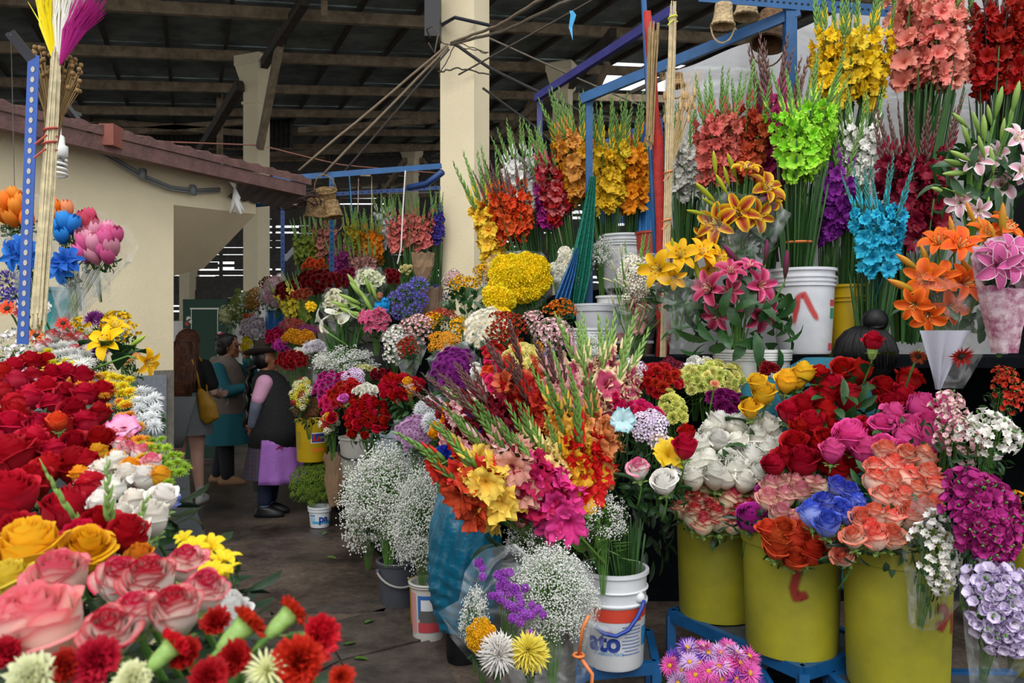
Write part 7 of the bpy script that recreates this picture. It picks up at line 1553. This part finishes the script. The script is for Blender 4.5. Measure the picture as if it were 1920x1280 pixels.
single('rose',262,1045,.98,62,('f0902c','f2b04c'),'small orange rose between the dark red and bicolour roses',(0,-.6,.8))
single('rose',430,1150,.85,92,('f4f3f0','ecebe6'),'white bloom behind the carnation buds at the counter edge',(.2,-.5,.8))
single('rose',405,1105,.92,46,('3f66d8','a8bcee'),'blue-edged petals peeping out below the yellow lilies',(.3,-.5,.8))
cl('lily',[(365,1030,66),(395,1025,60),(420,1050,66),(400,1070,56),(425,1075,60),(345,1010,40)],[('f2d92c','eccb1c')],'yellow alstroemerias at the counter edge with green buds',hw=40,name='yellow_alstroemeria_bouquet',cat='alstroemerias')
for x,y,s,cx,l,d in ((545,1150,80,1,'red carnation bud furthest along the counter edge',(.6,.45,.55)),(462,1170,92,1,'red carnation half open on a slanting green calyx, middle of three',(.6,.4,.6)),(325,1210,80,1,'red carnation bud on a fat green calyx, lowest of three',(.6,.35,.6)),(245,1140,60,1,'green carnation calyx standing before the bicolour roses',(.3,.4,.85))):
    single('carn',x,y,YL(y)*.97,s,(('d8201c','c81814')),l,d,calyx=True,sdn=(-.6,.1,-.8) if cx else None)
for x,y,s,l,d in ((600,1190,100,'red carnation open sideways at the counter tip',(.8,-.5,.2)),(560,1240,120,'big red carnation facing the camera at the counter tip',(.1,-.9,.3)),(405,1165,72,'dark red carnation behind the half open one',(0,-.6,.7)),(275,1140,90,'crimson carnation in front of the middle bicolour rose',(.1,-.6,.7)),(345,1225,80,'deep red carnation low between the buds',(0,-.7,.6)),(440,1235,84,'deep red carnation at the lower frame edge',(0,-.8,.5)),(180,1240,110,'dark red carnation at the bottom below the pink-edged rose',(0,-.8,.5)),(10,1225,80,'red carnation in the lower corner',(0,-.7,.6)),(640,1270,60,'red carnation just entering at the bottom beside the floor',(.2,-.8,.4)),(390,1270,90,'crimson carnation cut by the bottom of the frame',(0,-.8,.6)),(120,1250,84,'wine red carnation between the huge rose and the bottom edge',(0,-.8,.6))):
    single('carn',x,y,YL(y),s,('d0181c','b81016') if y>1150 and x>500 else ('b01224','9c0c1c'),l,d)
for x,y,s,l in ((60,1275,120,'pale greenish white carnation at the bottom frame edge'),(500,1255,90,'creamy white chrysanthemum below the half open carnation'),(250,1275,90,'whitish carnation at the bottom frame edge')):
    single('carn' if x!=500 else 'spider',x,y,YL(y),s,('eeeec0','e2e6a0'),l,(0,-.7,.7),name='carnation' if x!=500 else 'chrysanthemum',cat='carnation' if x!=500 else 'chrysanthemum')
# dense leaves under the near flowers
for x,y,w,h in ((180,880,.2,.08),(90,1100,.2,.05),(330,1180,.16,.05),(480,1230,.12,.04),(120,960,.25,.06),(300,1020,.16,.06)):
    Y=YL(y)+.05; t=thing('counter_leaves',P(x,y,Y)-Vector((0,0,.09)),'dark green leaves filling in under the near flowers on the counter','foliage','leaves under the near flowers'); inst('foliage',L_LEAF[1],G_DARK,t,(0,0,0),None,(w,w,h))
# wrapped tulips by the kiosk wall
bunch('tulip',28,395,2.9,44,40,[('f28a2c','ec7414'),('f09634','e8801c')],'orange tulips in clear sleeves beside the near blue post',size=.064,tilt=12,n=7,L=.35,wrap=1)
bunch('tulip',105,400,3.0,34,34,[('f2a46c','ec8a5c'),('f28a2c','ec7414')],'peach tulips in clear sleeves just past the straw bundle',size=.064,tilt=12,n=6,L=.3,wrap=1)
bunch('tulip',125,430,2.95,30,34,[('2f8fe0','1f74cc')],'bright blue tulips in clear sleeves among the pink ones',size=.06,tilt=12,n=4,L=.3)
bunch('tulip',165,420,3.1,30,28,[('d8506c','c83c5c')],'rose red tulips in clear sleeves above the pink ones',size=.062,tilt=14,n=7,L=.3,wrap=1)
bunch('tulip',192,458,2.95,56,42,[('e86aa4','dc5494'),('eaa0b8','e08ca8')],'pink tulips in clear sleeves reaching along the kiosk wall',size=.068,tilt=12,n=14,L=.35,wrap=1.1,down=(-.6,.1,-1))
bunch('lily',40,475,2.85,40,34,[('2f7ad8','2464c0')],'blue cloth lilies below the orange tulips',size=.1,n=4,tilt=12,L=.3)
bunch('lily',118,495,2.85,34,24,[('2f7ad8','2464c0')],'blue cloth lilies below the pink tulips',size=.1,n=4,tilt=12,L=.25,wrap=1)
b=bucket(97,540,3.15,66,85,'4fb5a4','turquoise bucket under the tulips by the kiosk wall',rings=0,col2='3f8fa8')
bunch('daisy',4,400,3.1,16,50,[('f0c01c','d8a412')],'small sunflower-like blooms at the left frame edge',size=.08,tilt=10,n=4,L=.3)
# leaf scraps on the floor
Rf=random.Random(21)
for i in range(9):
    px,py=Rf.choice(((345,1010),(700,1165),(760,1215),(655,1150),(600,1010),(420,870),(690,1240),(560,1080),(640,1000))) if i>8 else ((346,912),(700,1168),(668,1210),(742,1140),(605,1005),(470,930),(560,1190),(690,1242),(630,1050))[i]
    Y=CAMZ*F/(py-640); mb=MB(); petal(mb,0,math.radians(15),math.radians(-10),.07,.03,0,0,0,2,4,.2,.005,3,.45); o=build('fallen_leaf',mb,G_LEAFL,None,((px-960)/F*Y,Y,.012),True,(0,0,Rf.uniform(0,6))); tag(o,'small fallen green leaf on the dark floor','leaf','fallen leaves on the floor')
